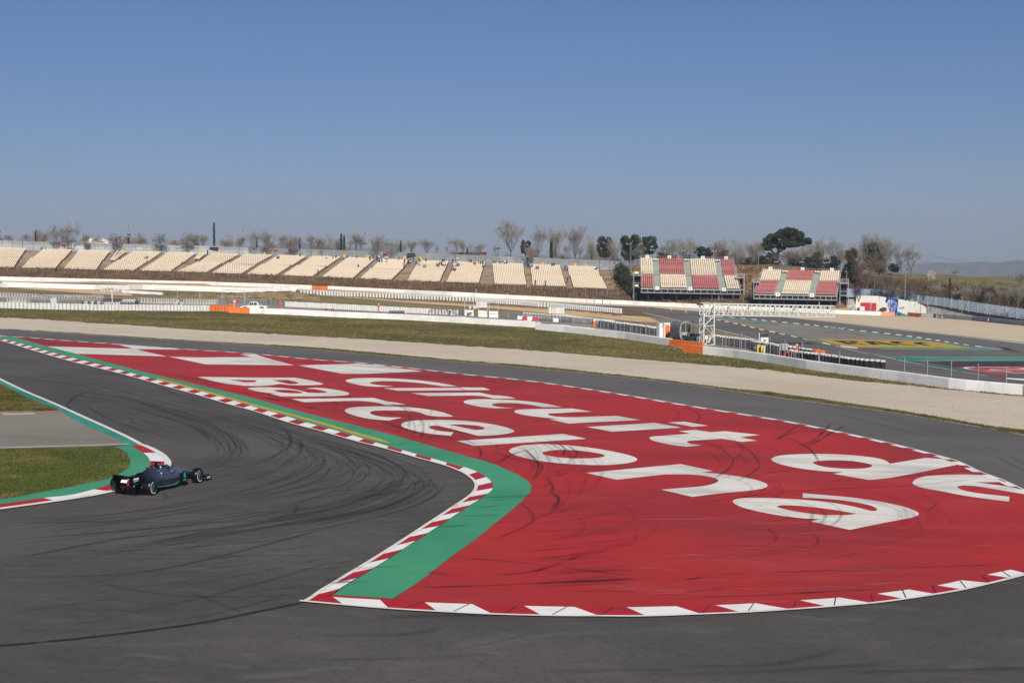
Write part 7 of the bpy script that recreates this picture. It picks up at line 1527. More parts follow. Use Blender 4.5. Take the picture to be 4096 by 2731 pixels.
for k in range(70):
    x0, y0 = rm.uniform(1300, 3900), rm.uniform(1500, 2250); 
    if y0 < 1480+(x0-1300)*.22: continue
    L_ = rm.uniform(150, 600); R1_.append(([(x0, y0), (x0+L_*.5, y0-L_*.06), (x0+L_, y0-L_*.16)], rm.uniform(.12,.4)))
D3_ = []
for k in range(64):
    q = rm.choice([P('G',1150,800, 1370,890, 1440,980, 1400,1100, 1250,1190), P('G',1500,960, 1640,1060, 1600,1180, 1400,1260), P('H',-60,1150, 120,1260, 200,1400, 100,1520), P('H',250,1180, 480,1290, 540,1400, 380,1540), P('H',1500,1130, 1900,1230, 2100,1360, 2000,1500, 1600,1600), P('L',100,120, 480,190, 560,270, 300,400), P('L',500,300, 900,420, 900,560, 500,640), P('L',1100,250, 1560,400, 1600,520, 1100,620), P('K',1700,20, 1900,160, 1850,330, 1500,480), P('K',1900,380, 2200,460, 2250,560, 1800,660)])
    q = jit(q, 55, 26); D3_.append((q[rm.randint(0,1):rm.randint(3,5)], rm.uniform(.1,.24)))
marks('rubber_marks', D3_, mark_mat('faint_rub', (52,38,38), .26, (.3,.3,1)), .0835, 'faint curved rubber traces over letters and red paint')
marks('rubber_marks', R1_, MR, .0585, 'rubbered-in streaks on the red paint'); marks('rubber_marks', D1_, MD, .078, 'black skid marks on the red paint'); marks('rubber_marks', D2_, MM, .081, 'curved tyre marks over the white letters')
W_ = []
for k in range(50):
    x0, y0 = rm.uniform(2300, 4000), rm.uniform(2050, 2420); L_ = rm.uniform(60, 500); W_.append(([(x0, y0), (x0+L_*.5, y0+rm.uniform(-6,10)), (x0+L_, y0+rm.uniform(-10,14))], rm.uniform(.04,.14)))
marks('pale_scrapes', W_, mark_mat('pale_scratch', (214,150,146), .4), .083, 'pale scratches on the red paint')
G_ = []
for k in range(26):
    t = rm.uniform(0,1); x0 = 1900-900*t*.9+rm.uniform(-60,260)*.6; y0 = 1960+430*t; G_.append(([(x0, y0), (x0+rm.uniform(60,220), y0-rm.uniform(0,26))], rm.uniform(.1,.3)))
GI = [q for q in G_ if True]
marks('rubber_marks', GI, mark_mat('green_rub', (16,60,46), .4), .09, 'dark rubs on the green band')
# far skid marks
FM = []
for sp_, w_ in [(P('GT',540,325, 800,350, 1250,385),1.0), (P('GT',650,345, 900,365, 1200,395),.9), (P('GT',880,348, 1100,355, 1300,378),.8), (P('GT',1500,480, 1900,500, 2200,512),.5), (P('RC',400,130, 800,130, 1200,190),.7), (P('RD',1980,60, 2100,110, 2352,160),2.0), (P('RD',0,180, 700,200, 1400,205),.6), (P('RC',2000,130, 2352,190),.5)]:
    for k in range(4): FM.append((jit(sp_, 12, 3), w_*rm.uniform(.3,1)))
marks('rubber_marks', FM, MM, .08, 'dark skid marks on the far paved infield')
# gravel specks and yellow flowers / stones in grass
def specks(name, n, place, s0, s1, m, label):
    b = MB()
    for k in range(n):
        v = place(); s_ = rm.uniform(s0, s1); a = rm.uniform(0, 3); c = Vector((math.cos(a)*s_, math.sin(a)*s_, 0)); d = Vector((-c.y, c.x, 0))*.6
        b.add([v-c-d, v+c-d, v+c+d, v-c+d, v+Vector((0,0,s_*.7))], [(0,1,4),(1,2,4),(2,3,4),(3,0,4)])
    return tag(b.build(name, m), label, 'stones', None, 'stuff')
def inpoly(p, poly):
    r_ = False; j = len(poly)-1
    for i in range(len(poly)):
        if (poly[i][1] > p[1]) != (poly[j][1] > p[1]) and p[0] < (poly[j][0]-poly[i][0])*(p[1]-poly[i][1])/(poly[j][1]-poly[i][1])+poly[i][0]: r_ = not r_
        j = i
    return r_
GV = GRT + NEARW[::-1]; GRV = GRB + GRT[::-1]
def rp(poly, x0, x1, y0, y1, off):
    while True:
        p = (rm.uniform(x0, x1), rm.uniform(y0, y1))
        if inpoly(p, poly): return G(p, off)
specks('stones', 600, lambda: rp(GV, 0, 4096, 1230, 1620, .02), .05, .16, mat('straw_stone', (142,130,98), .9), 'pale stones and straw tufts scattered over the grass verge')
specks('stones', 700, lambda: rp(GRV, 0, 4096, 1270, 1800, .04), .05, .12, mat('gravel_stone', (158,146,130), .9), 'coarse stones lying on the gravel trap')
# short grass blades on verge edges and the left island
def tufts(name, n, place, h0, h1, m, label, wid=.02):
    b = MB()
    for k in range(n):
        v = place()
        for q in range(4):
            a = rm.uniform(0, 6.28); l_ = rm.uniform(.03,.12); h_ = rm.uniform(h0, h1); s_ = Vector((math.cos(a+1.5), math.sin(a+1.5), 0))*wid; o_ = Vector((rm.uniform(-.12,.12), rm.uniform(-.12,.12), 0))
            b.add([v+o_-s_, v+o_+s_, v+o_+Vector((math.cos(a)*l_, math.sin(a)*l_, h_))], [(0,1,2)])
    return tag(b.build(name, m), label, 'grass', None, 'stuff')
M_blade = mat('grass_blades', (86,84,36), .9, [((122,104,60), .5,(1,1,1),.45,.6,.9), ((50,64,22), .7,(1,1,1),.52,.66,.9)])
tufts('grass_tufts', 7000, lambda: rp(LG, -60, 540, 1790, 2010, .05), .03, .09, mat('green_blades', (76,88,34), .9, [((120,106,58), .3,(1,1,1),.5,.62,.9)]), 'short grass on the island inside the hairpin', .016)
GI2 = P('Z',-100,1500, 'F',0,662, 60,690, 240,790, 380,843, 550,903, 400,910, 0,914)
tufts('grass_tufts', 3500, lambda: rp(GI2, -60, 260, 1530, 1660, .05), .04, .13, M_blade, 'short dry grass on the left infield triangle', .018)
tufts('grass_tufts', 16000, lambda: rp(GV, 0, 4096, 1230, 1620, .02), .05, .16, M_blade, 'short grass over the verge below the barrier', .03)
tufts('grass_tufts', 9000, lambda: rp(OUTER + GRB[::-1], 0, 4096, 1290, 1800, .02), .05, .14, M_blade, 'turf along the outer track edge', .022)
# ================================================================ PICKUP, PEOPLE, RACE CAR
M_wpaint = mat('white_car_paint', (226,227,226), .3, spec=.6, coat=.5); M_glass = mat('dark_glass', (22,26,30), .06, spec=.9); M_rub = mat('rubber', (22,22,23), .7)
# --- white pickup: x forward (towards left of picture)
pa, pb2 = G(px('S',345,600)), G(px('S',975,612)); pv = (pa+pb2)/2 + Vector((0, 1.0, 0)); Lp = 5.25
pk = empty('pickup_truck', 'white double cab pickup parked behind the barrier with its front door window open', 'pickup', pv); pk.rotation_euler = (0, 0, math.radians(180) + .02); pk.scale = ((pb2-pa).length/Lp,)*3
def car_loft(b, prof, y0, y1, mi=0, inset=0):
    b.loft([[(x, y0+ (inset if z > .95 else 0), z) for x, z in prof], [(x, y1-(inset if z > .95 else 0), z) for x, z in prof]], mi)
b = MB(); body = [(-2.6,.55),(-2.6,1.02),(-.95,1.04),(-.95,.98),(1.0,1.02),(1.9,.98),(2.5,.88),(2.6,.62),(2.58,.4),(2.2,.36),(2.14,.6),(1.95,.78),(1.65,.84),(1.35,.78),(1.16,.6),(1.1,.34),(-1.1,.34),(-1.16,.6),(-1.35,.78),(-1.62,.84),(-1.9,.78),(-2.1,.6),(-2.16,.42)]
car_loft(b, body, -.9, .9); b.build('body', M_wpaint, pk)
b = MB(); cab = [(-.95,1.0),(-.82,1.62),(-.5,1.72),(.35,1.74),(.62,1.68),(1.15,1.03)]
b.loft([[(x, -.86+.16*(z-1)/.7, z) for x, z in cab], [(x, .86-.16*(z-1)/.7, z) for x, z in cab]]); b.build('cab', M_wpaint, pk)
for s_ in (1,-1):
    yy = lambda z: s_*(.875-.16*(z-1)/.7)
    for nm, q in (('side_window', [(.42,1.1),(.98,1.1),(.58,1.6),(.35,1.62)]), ('side_window', [(-.3,1.1),(.3,1.1),(.25,1.62),(-.25,1.62)]) if False else ('side_window', [(-.72,1.1),(-.12,1.1),(-.12,1.62),(-.64,1.58)])):
        b = MB(); b.add([(x, yy(z)+s_*.01, z) for x, z in q], [(0,1,2,3)]); b.build(nm, M_glass, pk)
    b = MB(); b.add([(x, yy(z)+s_*.01, z) for x, z in [(-.02,1.1),(.36,1.1),(.28,1.62),(-.02,1.62)]], [(0,1,2,3)]); b.build('side_window', M_glass, pk)
    b = MB(); b.box((1.0, s_*1.0, 1.12), (.12,.2,.2)); b.build('mirror', M_wpaint, pk)
    b = MB(); b.box((.05, s_*.91, .82), (.2,.03,.04)); b.build('door_handle', M_dsteel, pk)
    for x in (1.65,-1.62):
        b = MB(); b.ring((x, s_*.82, .38), .22, .38, .24, 18, 'Y'); wl = b.build('wheel', M_rub, pk); b = MB(); b.tube([(x, s_*.74, .38),(x, s_*.93, .38)], .2, 12); b.build('rim', M_lsteel, wl)
    b = MB(); b.box((2.5, s_*.68, .78), (.2,.3,.16)); b.build('headlight', mat('lamp_glass', (210,214,216), .1, spec=.8), pk)
    b = MB(); b.box((-2.6, s_*.8, .85), (.06,.16,.3)); b.build('tail_light', M_redp, pk)
b = MB(); b.add([(1.12,-.78,1.06),(1.12,.78,1.06),(.62,.7,1.66),(.62,-.7,1.66)], [(0,1,2,3)]); o = b.build('windscreen', M_glass, pk); o.location = (.02,0,.02)
b = MB(); b.box((2.6,0,.66), (.05,1.0,.2)); b.build('grille', M_dsteel, pk)
b = MB(); b.box((-1.75,0,1.06), (1.5,1.5,.06)); b.build('load_bed', M_dsteel, pk)
for k in range(4): b = MB(); b.tube([(-1.15-.18*k,.3,1.0),(-1.15-.18*k,.3,1.3)], .07, 8); b.build('extinguisher', M_redp if k % 2 else M_pw, pk)
b = MB(); b.tube([(0,0,1.73),(0,0,1.88)], [.1,.07], 10); b.build('beacon', M_orange, pk)
# --- people
def figure(pose, name='person'):
    """one continuous skinned body; returns a mesh with slots skin, top, trousers, shoes"""
    J = {}
    if pose == 'stand':
        J = dict(pel=(0,0,.95), ch=(0,.0,1.22), nk=(0,0,1.46), hd=(0,-.01,1.58), ht=(0,-.01,1.72), lsh=(.19,0,1.40), lel=(.25,.02,1.13), lwr=(.24,-.06,.88), lha=(.24,-.08,.78), rsh=(-.19,0,1.40), rel=(-.25,.02,1.13), rwr=(-.24,-.06,.88), rha=(-.24,-.08,.78),
          lhp=(.09,0,.9), lkn=(.11,-.02,.5), lan=(.11,.02,.08), lto=(.12,-.14,.04), rhp=(-.09,0,.9), rkn=(-.11,-.02,.5), ran=(-.11,.02,.08), rto=(-.12,-.14,.04))
    elif pose == 'arms':
        J = dict(pel=(0,0,.95), ch=(0,.0,1.22), nk=(0,0,1.46), hd=(0,-.02,1.58), ht=(0,-.02,1.72), lsh=(.2,0,1.40), lel=(.27,-.02,1.15), lwr=(.08,-.22,1.18), lha=(0,-.25,1.2), rsh=(-.2,0,1.40), rel=(-.27,-.02,1.15), rwr=(-.08,-.24,1.14), rha=(0,-.27,1.14),
          lhp=(.09,0,.9), lkn=(.13,-.02,.5), lan=(.14,.02,.08), lto=(.15,-.14,.04), rhp=(-.09,0,.9), rkn=(-.11,-.02,.5), ran=(-.11,.02,.08), rto=(-.12,-.14,.04))
    else:
        J = dict(pel=(0,.05,.08), ch=(0,.04,.36), nk=(0,0,.6), hd=(0,-.03,.72), ht=(0,-.04,.86), lsh=(.19,0,.54), lel=(.25,-.1,.3), lwr=(.14,-.34,.2), lha=(.08,-.4,.22), rsh=(-.19,0,.54), rel=(-.25,-.1,.3), rwr=(-.14,-.34,.2), rha=(-.08,-.4,.22),
          lhp=(.1,0,.06), lkn=(.14,-.42,.14), lan=(.13,-.42,-.3), lto=(.14,-.56,-.34), rhp=(-.1,0,.06), rkn=(-.14,-.42,.14), ran=(-.13,-.42,-.3), rto=(-.14,-.56,-.34))
    rad = dict(pel=(.15,.11), ch=(.165,.12), nk=(.06,.06), hd=(.085,.095), ht=(.06,.07), sh=(.065,.065), el=(.05,.05), wr=(.035,.035), ha=(.045,.03), hp=(.1,.1), kn=(.07,.07), an=(.048,.05), to=(.045,.035))
    ks = list(J); E = [('pel','ch'),('ch','nk'),('nk','hd'),('hd','ht')]
    for s_ in 'lr': E += [('ch',s_+'sh'),(s_+'sh',s_+'el'),(s_+'el',s_+'wr'),(s_+'wr',s_+'ha'),('pel',s_+'hp'),(s_+'hp',s_+'kn'),(s_+'kn',s_+'an'),(s_+'an',s_+'to')]
    me = bpy.data.meshes.new('tmp'); me.from_pydata([J[k] for k in ks], [(ks.index(a), ks.index(c)) for a, c in E], []); o = bpy.data.objects.new('tmp', me); COL.objects.link(o)
    md = o.modifiers.new('s', 'SKIN'); md.use_smooth_shade = True; sb = o.modifiers.new('u', 'SUBSURF'); sb.levels = 1; sb.render_levels = 1
    if me.skin_vertices: 
        for i, k in enumerate(ks): me.skin_vertices[0].data[i].radius = rad.get(k, rad.get(k[1:], (.05,.05))); me.skin_vertices[0].data[i].use_root = (k == 'pel')
    bpy.context.view_layer.update()
    out = bpy.data.meshes.new_from_object(o.evaluated_get(bpy.context.evaluated_depsgraph_get())); bpy.data.objects.remove(o)
    seg = [(J[a], J[c], a, c) for a, c in E]
    for f_ in out.polygons:
        c = f_.center; best = (9, None)
        for a, e, na, nc in seg:
            a_, e_v = Vector(a), Vector(e); d = e_v-a_; t = max(0, min(1, (c-a_).dot(d)/d.length_squared)); dist = (a_+d*t-c).length
            if dist < best[0]: best = (dist, nc, t)
        k = best[1]; f_.material_index = 0 if k in ('hd','ht') or k[1:] == 'ha' else 2 if k[1:] in ('hp','kn','an') and len(k) == 3 else 3 if k[1:] == 'to' else 1
    while len(out.materials) < 4: out.materials.append(None)
    out.name = name; return out
FIG = {p_: figure(p_) for p_ in ('stand','arms','sit')}
M_skin = mat('skin', (196,150,122), .6); CLO = dict(black=(30,31,34), grey=(110,112,116), white=(222,222,220), red=(170,40,46), blue=(44,60,104), orange=(226,96,54), pink=(190,110,110), darkred=(104,34,38), yellow=(214,170,60), khaki=(120,104,80), navy=(30,36,56), teal=(40,110,110))
def cm(c): return mat('cloth_'+c, CLO[c], .85)
hb_ = MB(); hb_.ball((0,0,0), .108, 8, 6, sc=(.95,1.05,1)); HAIR = hb_.mesh('hair', True)
def person(pos, pose, top, tro, label, group=None, rz=0, helmet=None, hair=(44,34,28), s=1.0):
    o = bpy.data.objects.new('person', FIG[pose]); COL.objects.link(o); o.location = pos; o.rotation_euler = (0,0,rz); o.scale = (s,s,s)
    for i, m_ in enumerate((M_skin, cm(top), cm(tro), cm('black'))): o.material_slots[i].link = 'OBJECT'; o.material_slots[i].material = m_
    z = 1.665 if pose != 'sit' else .81; y = .01 if pose != 'sit' else -.02
    h_ = bpy.data.objects.new('helmet' if helmet else 'hair', HAIR.copy()); COL.objects.link(h_); h_.parent = o; h_.location = (0, y+.012, z-(.02 if helmet else 0)); h_.scale = (1.25,)*3 if helmet else (.97,.95,.85)
    h_.data.materials.append(helmet or mat('hair_%d_%d' % (hair[0], hair[1]), hair, .8)); return tag(o, label, 'person', group)
bnames = [('A',-1),]
def where(X):
    nb_ = [(1520,'the group left of the middle black banner'),(1640,'the busy block right of the middle black banner'),(1790,'the eleventh block'),(1960,'the fourth seat block from the right'),(2110,'the third seat block from the right'),(2250,'the second seat block from the right'),(2420,'the last seat block')]
    for a, n_ in nb_:
        if X < a: return n_
    return 'the last seat block'
SP = []
def seat_people(crop, lst):
    for (x, y, top, tro) in lst: SP.append((px(crop, x, y), top, tro))
seat_people('SC', [(212,128,'black','navy'),(425,185,'black','black'),(448,225,'navy','black'),(485,180,'black','white'),(610,205,'grey','navy'),(690,155,'black','black'),(705,180,'red','navy'),(655,258,'black','white'),(705,255,'white','black'),(845,158,'black','navy'),(795,310,'grey','khaki'),(838,308,'pink','grey'),
 (1100,282,'black','black'),(1135,287,'black','navy'),(1168,238,'grey','black'),(1205,232,'navy','black'),(1222,264,'black','black'),(1258,267,'white','grey'),(1303,275,'yellow','darkred'),(1238,168,'navy','black'),(1282,168,'blue','grey'),(1515,225,'white','grey'),(1550,222,'navy','white'),(1605,225,'white','grey'),(1497,276,'white','white'),(1527,276,'white','grey'),(1582,280,'darkred','black'),(1625,278,'grey','black'),
 (1450,388,'red','black'),(1502,388,'black','navy'),(1540,388,'red','black'),(1825,182,'grey','white'),(1862,180,'grey','black'),(1905,188,'navy','navy'),(1970,216,'pink','grey'),(2010,240,'red','black'),(2090,216,'grey','white'),(2140,222,'black','black'),(2185,228,'black','navy'),(2180,310,'black','black')])
seat_people('A', [(480,405,'black','black'),(518,404,'grey','white'),(1690,510,'black','grey'),(1668,503,'white','grey')])
seat_people('B', [(888,505,'grey','black'),(906,508,'black','navy'),(1150,480,'black','darkred'),(1177,480,'grey','white'),(1455,505,'white','red'),(1530,500,'grey','pink'),(1560,500,'navy','black'),(1690,497,'grey','black'),(1800,500,'black','grey'),(1818,605,'blue','navy'),(1948,512,'darkred','black'),(1960,526,'grey','grey'),(1987,512,'red','black'),(2060,550,'navy','black'),(2087,547,'navy','grey'),(2130,516,'white','grey'),(2152,516,'white','black'),(2142,562,'grey','white'),(2285,520,'black','white')])
seat_people('C', [(1070,557,'grey','black'),(1090,557,'pink','black'),(1147,566,'black','grey'),(1180,566,'black','white'),(1203,566,'white','black'),(1226,566,'black','black'),(1500,600,'white','black'),(1517,606,'black','grey'),(1565,626,'darkred','black'),(1586,628,'red','navy'),(1745,590,'black','black'),(1767,590,'black','grey'),(1893,622,'black','black'),(1920,622,'grey','black'),(2240,636,'white','navy'),(2258,636,'black','black')])
cnt = {}
for (p_, top, tro) in SP:
    v = AT((p_[0], p_[1]-1), dmain(p_) - .25); side = 'lower rows' if p_[1] > interp(YT, p_[0]) + 26 else 'top rows' if p_[1] < interp(YT, p_[0]) + 10 else 'upper rows'
    near = 'at the far left' if p_[0] < 700 else 'left of the crowd' if p_[0] < 1480 else 'in '+where(p_[0])
    lb = 'seated person in a %s top and %s trousers, %s, %s' % ({'darkred':'dark red'}.get(top, top), {'darkred':'dark red'}.get(tro, tro), side, near)
    person(v + Vector((0,0,.34)), 'sit', top, tro, ' '.join(lb.split()[:16]), 'spectators on the long grandstand', random.uniform(-.4,.4), hair=random.choice([(44,34,28),(24,22,22),(96,72,48)]))
for (c, x, y, top, tro, ps, lb) in [('SC',345,210,'black','navy','stand','standing person in black before the left yellow bin in the crowd'),('SC',328,290,'grey','black','stand','standing person in grey at the aisle edge of the left crowd block'),('SC',550,158,'black','black','arms','person in black standing with raised hands under the middle black banner'),('SC',1480,215,'black','black','stand','person in a long black coat standing at the foot of the fence'),
  ('SC',1590,165,'white','grey','stand','standing person in white above the white dressed group'),('B',2035,522,'black','navy','stand','left standing person in black where the aisle meets the fence'),('B',2050,520,'white','black','stand','middle standing person in white where the aisle meets the fence'),('B',2083,518,'grey','grey','stand','right standing person in grey where the aisle meets the fence'),
  ('B',1355,684,'khaki','black','stand','person walking up the aisle in the lower rows at the left'),('C',1473,596,'grey','black','stand','person in a light top standing at the fence beside the dark trunk'),('C',1555,806,'black','black','stand','person in black standing at the lowest row, left one of two'),('C',1668,815,'black','navy','arms','person in black with a cap at the lowest row, right one of two'),
  ('C',1921,772,'navy','black','arms','person in dark clothes standing in the aisle beside the last seat block')]:
    p_ = px(c, x, y); person(AT(p_, dmain(p_)-.4), ps, top, tro, lb, None, random.uniform(-.5,.5))
wh = mat('helmet_white', (226,226,224), .3)
person(G(px('S',1315,600))+Vector((0,.3,0)), 'arms', 'orange', 'orange', 'marshal in orange overalls and dark helmet right of the pickup', None, .3, helmet=mat('helmet_grey', (120,112,108), .4))
person(G(px('SM',1232,672))+Vector((0,.3,0)), 'arms', 'orange', 'orange', 'marshal in orange overalls and white helmet standing before the white tyre stacks', None, -.9, helmet=wh)
person(G(px('O',1125,905))+Vector((0,.6,0)), 'stand', 'orange', 'orange', 'marshal in orange with a white helmet behind the rails at the right', None, .6, helmet=wh)
person(G(px('O',1200,915))+Vector((0,.6,0)), 'sit', 'darkred', 'black', 'crouching person in dark red beside the marshal at the right', None, -.4)
for (c, x, yt, yb, d_, lb) in [('C',873,820,897,402,'television camera on a white post at the foot of the bank, left one'),('C',1231,872,912,398,'television camera on a short post on the back wall'),('E',1977,1062,1090,326,'camera operator stand on the wall at the right edge')]:
    v = AT(px(c,x,yb), d_); h_ = AT(px(c,x,yt), d_).z-v.z; t = empty('camera_stand', lb, 'camera', v); b = MB(); b.tube([(0,0,-.5),(0,0,h_*.7)], .07, 5); b.build('post', M_pw, t); b = MB(); b.box((0,0,h_*.85), (.9,.6,.35), .5); b.box((.35,-.3,h_*.8), (.3,.5,.25), .5); b.build('camera', M_dsteel, t)
# --- open wheel race car: x forward, y left
rr = G(px('M',905,822)); fr = G(px('M',1858,572)); hd = (fr-rr); hd.z = 0; ang = math.atan2(hd.y, hd.x); fw = hd.normalized(); lf = Vector((-fw.y, fw.x, 0))
S_ = hd.length/3.70; S_ = max(.9, min(1.15, S_)); cpos = (rr+fr)/2 + lf*.76*S_; cpos.z = gz(cpos.x)+.035
car = empty('race_car', 'dark silver and black open wheel race car with number 6 running off the kerb', 'race car', cpos, ang, None, tilt=True); car.scale = (S_,)*3
M_sil = mat('dark_silver_paint', (82,90,112), .28, metal=.5, coat=.6, spec=.6)
n_ = M_sil.node_tree; tc_ = n_.nodes.new('ShaderNodeTexCoord'); sx2 = n_.nodes.new('ShaderNodeSeparateXYZ'); mr_ = n_.nodes.new('ShaderNodeMapRange'); mx_ = n_.nodes.new('ShaderNodeMix'); mx_.data_type = 'RGBA'   # paint fades from silver to black towards the tail
mr_.inputs[1].default_value = -1.35; mr_.inputs[2].default_value = -.35; mx_.inputs[6].default_value = (.004,.004,.006,1); mx_.inputs[7].default_value = (*lin((82,90,112)),1)
n_.links.new(tc_.outputs['Object'], sx2.inputs[0]); n_.links.new(sx2.outputs[0], mr_.inputs[0]); n_.links.new(mr_.outputs[0], mx_.inputs[0]); n_.links.new(mx_.outputs[2], n_.nodes['Principled BSDF'].inputs['Base Color']); M_blk = mat('carbon_black', (13,13,16), .35, spec=.5, coat=.3); M_teal2 = mat('turquoise_line', (52,158,152), .45); M_silb = mat('silver_nose', (100,110,134), .25, metal=.6, coat=.5)
def egg(x, w, z0, z1, sq=.75, yo=0, n=16):
    out = []
    for k in range(n):
        q = 2*math.pi*k/n; c_, s_ = math.cos(q), math.sin(q); out.append((x, yo + w*math.copysign(abs(c_)**sq, c_), (z0+z1)/2 + (z1-z0)/2*math.copysign(abs(s_)**sq, s_)))
    return out
def ridge_sec(x, wb, wt, z0, zm, z1, yo=0):
    """cross-section of an engine cover: wide shoulders low, narrow spine on top"""
    return [(x, yo+s_*w_, z) for s_, w_, z in [(1,wb*.9,z0),(1,wb,z0+(zm-z0)*.3),(1,wb*.92,zm*.85+z0*.15),(1,wb*.7,zm),(1,wt*1.5,zm+(z1-zm)*.35),(1,wt,zm+(z1-zm)*.8),(1,wt*.5,z1),(-1,wt*.5,z1),(-1,wt,zm+(z1-zm)*.8),(-1,wt*1.5,zm+(z1-zm)*.35),(-1,wb*.7,zm),(-1,wb*.92,zm*.85+z0*.15),(-1,wb,z0+(zm-z0)*.3),(-1,wb*.9,z0)]]
b = MB(); b.loft([egg(2.95,.05,.20,.27), egg(2.85,.09,.19,.31), egg(2.5,.13,.21,.40), egg(2.0,.18,.24,.53), egg(1.55,.23,.24,.62), egg(1.1,.28,.20,.68), egg(.75,.34,.14,.70,.6)]); b.build('nose', M_silb, car, smooth=True)
b = MB(); b.loft([egg(.75,.34,.14,.70,.6), egg(.4,.38,.08,.66,.55), egg(0,.40,.06,.62,.55), egg(-.35,.40,.06,.70,.6)]); b.build('tub', M_sil, car, smooth=True)
b = MB()
for s_ in (1,-1): b.loft([ [(x, s_*y, z) for x, y, z in q] for q in [[(.72,.27,.66),(.72,.36,.55),(.72,.36,.60),(.72,.30,.70)], [(.2,.26,.60),(.2,.40,.50),(.2,.41,.62),(.2,.30,.74)], [(-.35,.22,.62),(-.35,.40,.50),(-.35,.41,.66),(-.35,.28,.84)]]])
b.build('cockpit_edge', M_sil, car, smooth=True)
b = MB(); secs = [ridge_sec(-.15,.42,.12,.10,.62,.93), ridge_sec(-.4,.44,.13,.08,.66,.97), ridge_sec(-.8,.42,.075,.08,.62,.92), ridge_sec(-1.2,.34,.04,.09,.54,.82), ridge_sec(-1.6,.24,.025,.12,.45,.70), ridge_sec(-2.0,.14,.015,.16,.36,.58)]; b.loft(secs); b.build('engine_cover', M_sil, car, smooth=True)
b = MB(); b.box((-1.72,0,.60), (.62,.022,.34)); b.box((-1.45,0,.74), (.5,.02,.16)); b.build('rear_fin', M_blk, car)
b = MB(); b.loft([egg(-.08,.13,.80,1.0,.8), egg(-.2,.15,.76,1.02,.8), egg(-.5,.12,.78,1.0,.8)]); b.build('air_intake', M_blk, car, smooth=True)
b = MB(); b.box((-.2,0,1.06), (.12,.05,.1)); b.box((-.18,0,1.12), (.16,.34,.045)); b.build('roof_camera', M_blk, car)
for s_ in (1,-1):
    b = MB(); b.loft([egg(.62,.17,.22,.55,.6,s_*.56), egg(.45,.24,.14,.60,.6,s_*.56), egg(.1,.27,.08,.60,.6,s_*.55), egg(-.4,.26,.07,.57,.65,s_*.52), egg(-.9,.22,.07,.50,.7,s_*.44), egg(-1.35,.15,.08,.40,.8,s_*.33), egg(-1.75,.08,.10,.30,.9,s_*.24)]); sp2 = b.build('sidepod', M_sil, car, smooth=True)
    b = MB(); b.loft([egg(.635,.13,.28,.50,.6,s_*.57), egg(.60,.15,.26,.52,.6,s_*.57)]); b.build('inlet', M_blk, sp2)
    b = MB(); ps = [(.40,s_*.80,.26),(.1,s_*.825,.17),(-.4,s_*.785,.15),(-.9,s_*.665,.18),(-1.3,s_*.49,.24)]
    b.loft([[(x, y*1.0, z), (x, y*1.012+s_*.01, z+.018), (x, y+s_*.0, z+.026), (x, y-s_*.03, z+.015)] for x, y, z in ps]); b.build('turquoise_stripe', M_teal2, sp2)
    b = MB(); b.box((.95, s_*.62, .42), (.5,.025,.34), -.15*s_); b.box((.78, s_*.74, .36), (.24,.02,.44)); b.box((1.2, s_*.42, .3), (.4,.02,.22)); b.build('barge_board', M_blk, car)
    b = MB(); b.box((.62, s_*.92, .46), (.34,.03,.5), -.1*s_, top=.7, topy=1); bb = b.build('turning_vane', M_blk, car)
    o = text_on('6', Vector((.62, s_*.945, .52)), .24, M_teal2, bb, rot=(R(90), 0, 0 if s_ < 0 else R(180))); b = MB(); b.box((.62, s_*.945, .32), (.2,.012,.06)); b.build('mark', M_teal2, bb)
    b = MB(); b.box((.38, s_*.52, .72), (.12,.2,.1)); b.tube([(.38,s_*.3,.62),(.38,s_*.45,.7)], .012, 4); b.build('mirror', M_silb, car)
b = MB(); b.box((-.35,0,.045), (3.5,1.36,.035)); b.box((1.6,0,.06), (1.0,.34,.03)); b.build('floor', M_blk, car)
b = MB(); b.box((-2.1,0,.13), (.45,.9,.13), top=.9); 
for k in range(-3,4): b.box((-2.3,k*.15,.14), (.4,.012,.18))
b.build('diffuser', M_blk, car)
# halo
b = MB(); arc = [(-.28+.0,.33,.80)]; hal = []
for k in range(13):
    q = math.pi*k/12; hal.append((.02+.62*math.sin(q)-.28*(1-math.sin(q)), .30*math.cos(q), .84+.05*math.sin(q)))
b.tube(hal, .028, 7); b.tube([(.64,0,.89),(.78,0,.80),(.86,0,.68)], [.024,.02,.022], 6); b.tube([hal[0], (-.42,.24,.74)], .028, 6); b.tube([hal[-1], (-.42,-.24,.74)], .028, 6); b.build('halo', M_silb, car, smooth=True)
b = MB(); b.box((.3,0,.70), (.6,.44,.02)); b.build('cockpit_opening', M_blk, car)
# driver
b = MB(); b.ball((.02,0,.78), .145, 12, 9, sc=(1.08,.92,1.05)); dr_ = empty('person', 'race driver in a blue and white helmet sitting in the race car', 'person', car.location, ang, None, tilt=True); dr_.scale = car.scale
b.build('helmet', mat('helmet_blue', (54,104,206), .2, coat=.7), dr_, smooth=True); b = MB(); b.loft([egg(.14,.11,.76,.83,.8), egg(.175,.07,.765,.825,.8)]); b.build('visor', M_glass, dr_)
b = MB(); b.loft([egg(-.05,.138,.84,.90,.9), egg(.05,.135,.85,.91,.9)]); b.build('helmet_band', M_pw, dr_); b = MB(); b.loft([egg(-.12,.22,.42,.66,.7), egg(.12,.24,.40,.66,.7), egg(.3,.16,.4,.6,.7)]); b.build('body', cm('white'), dr_, smooth=True)
b = MB()
for s_ in (1,-1): b.tube([(.0,s_*.2,.6),(.22,s_*.24,.5),(.42,s_*.1,.64)], [.06,.05,.04], 6)
b.build('arms', cm('white'), dr_)
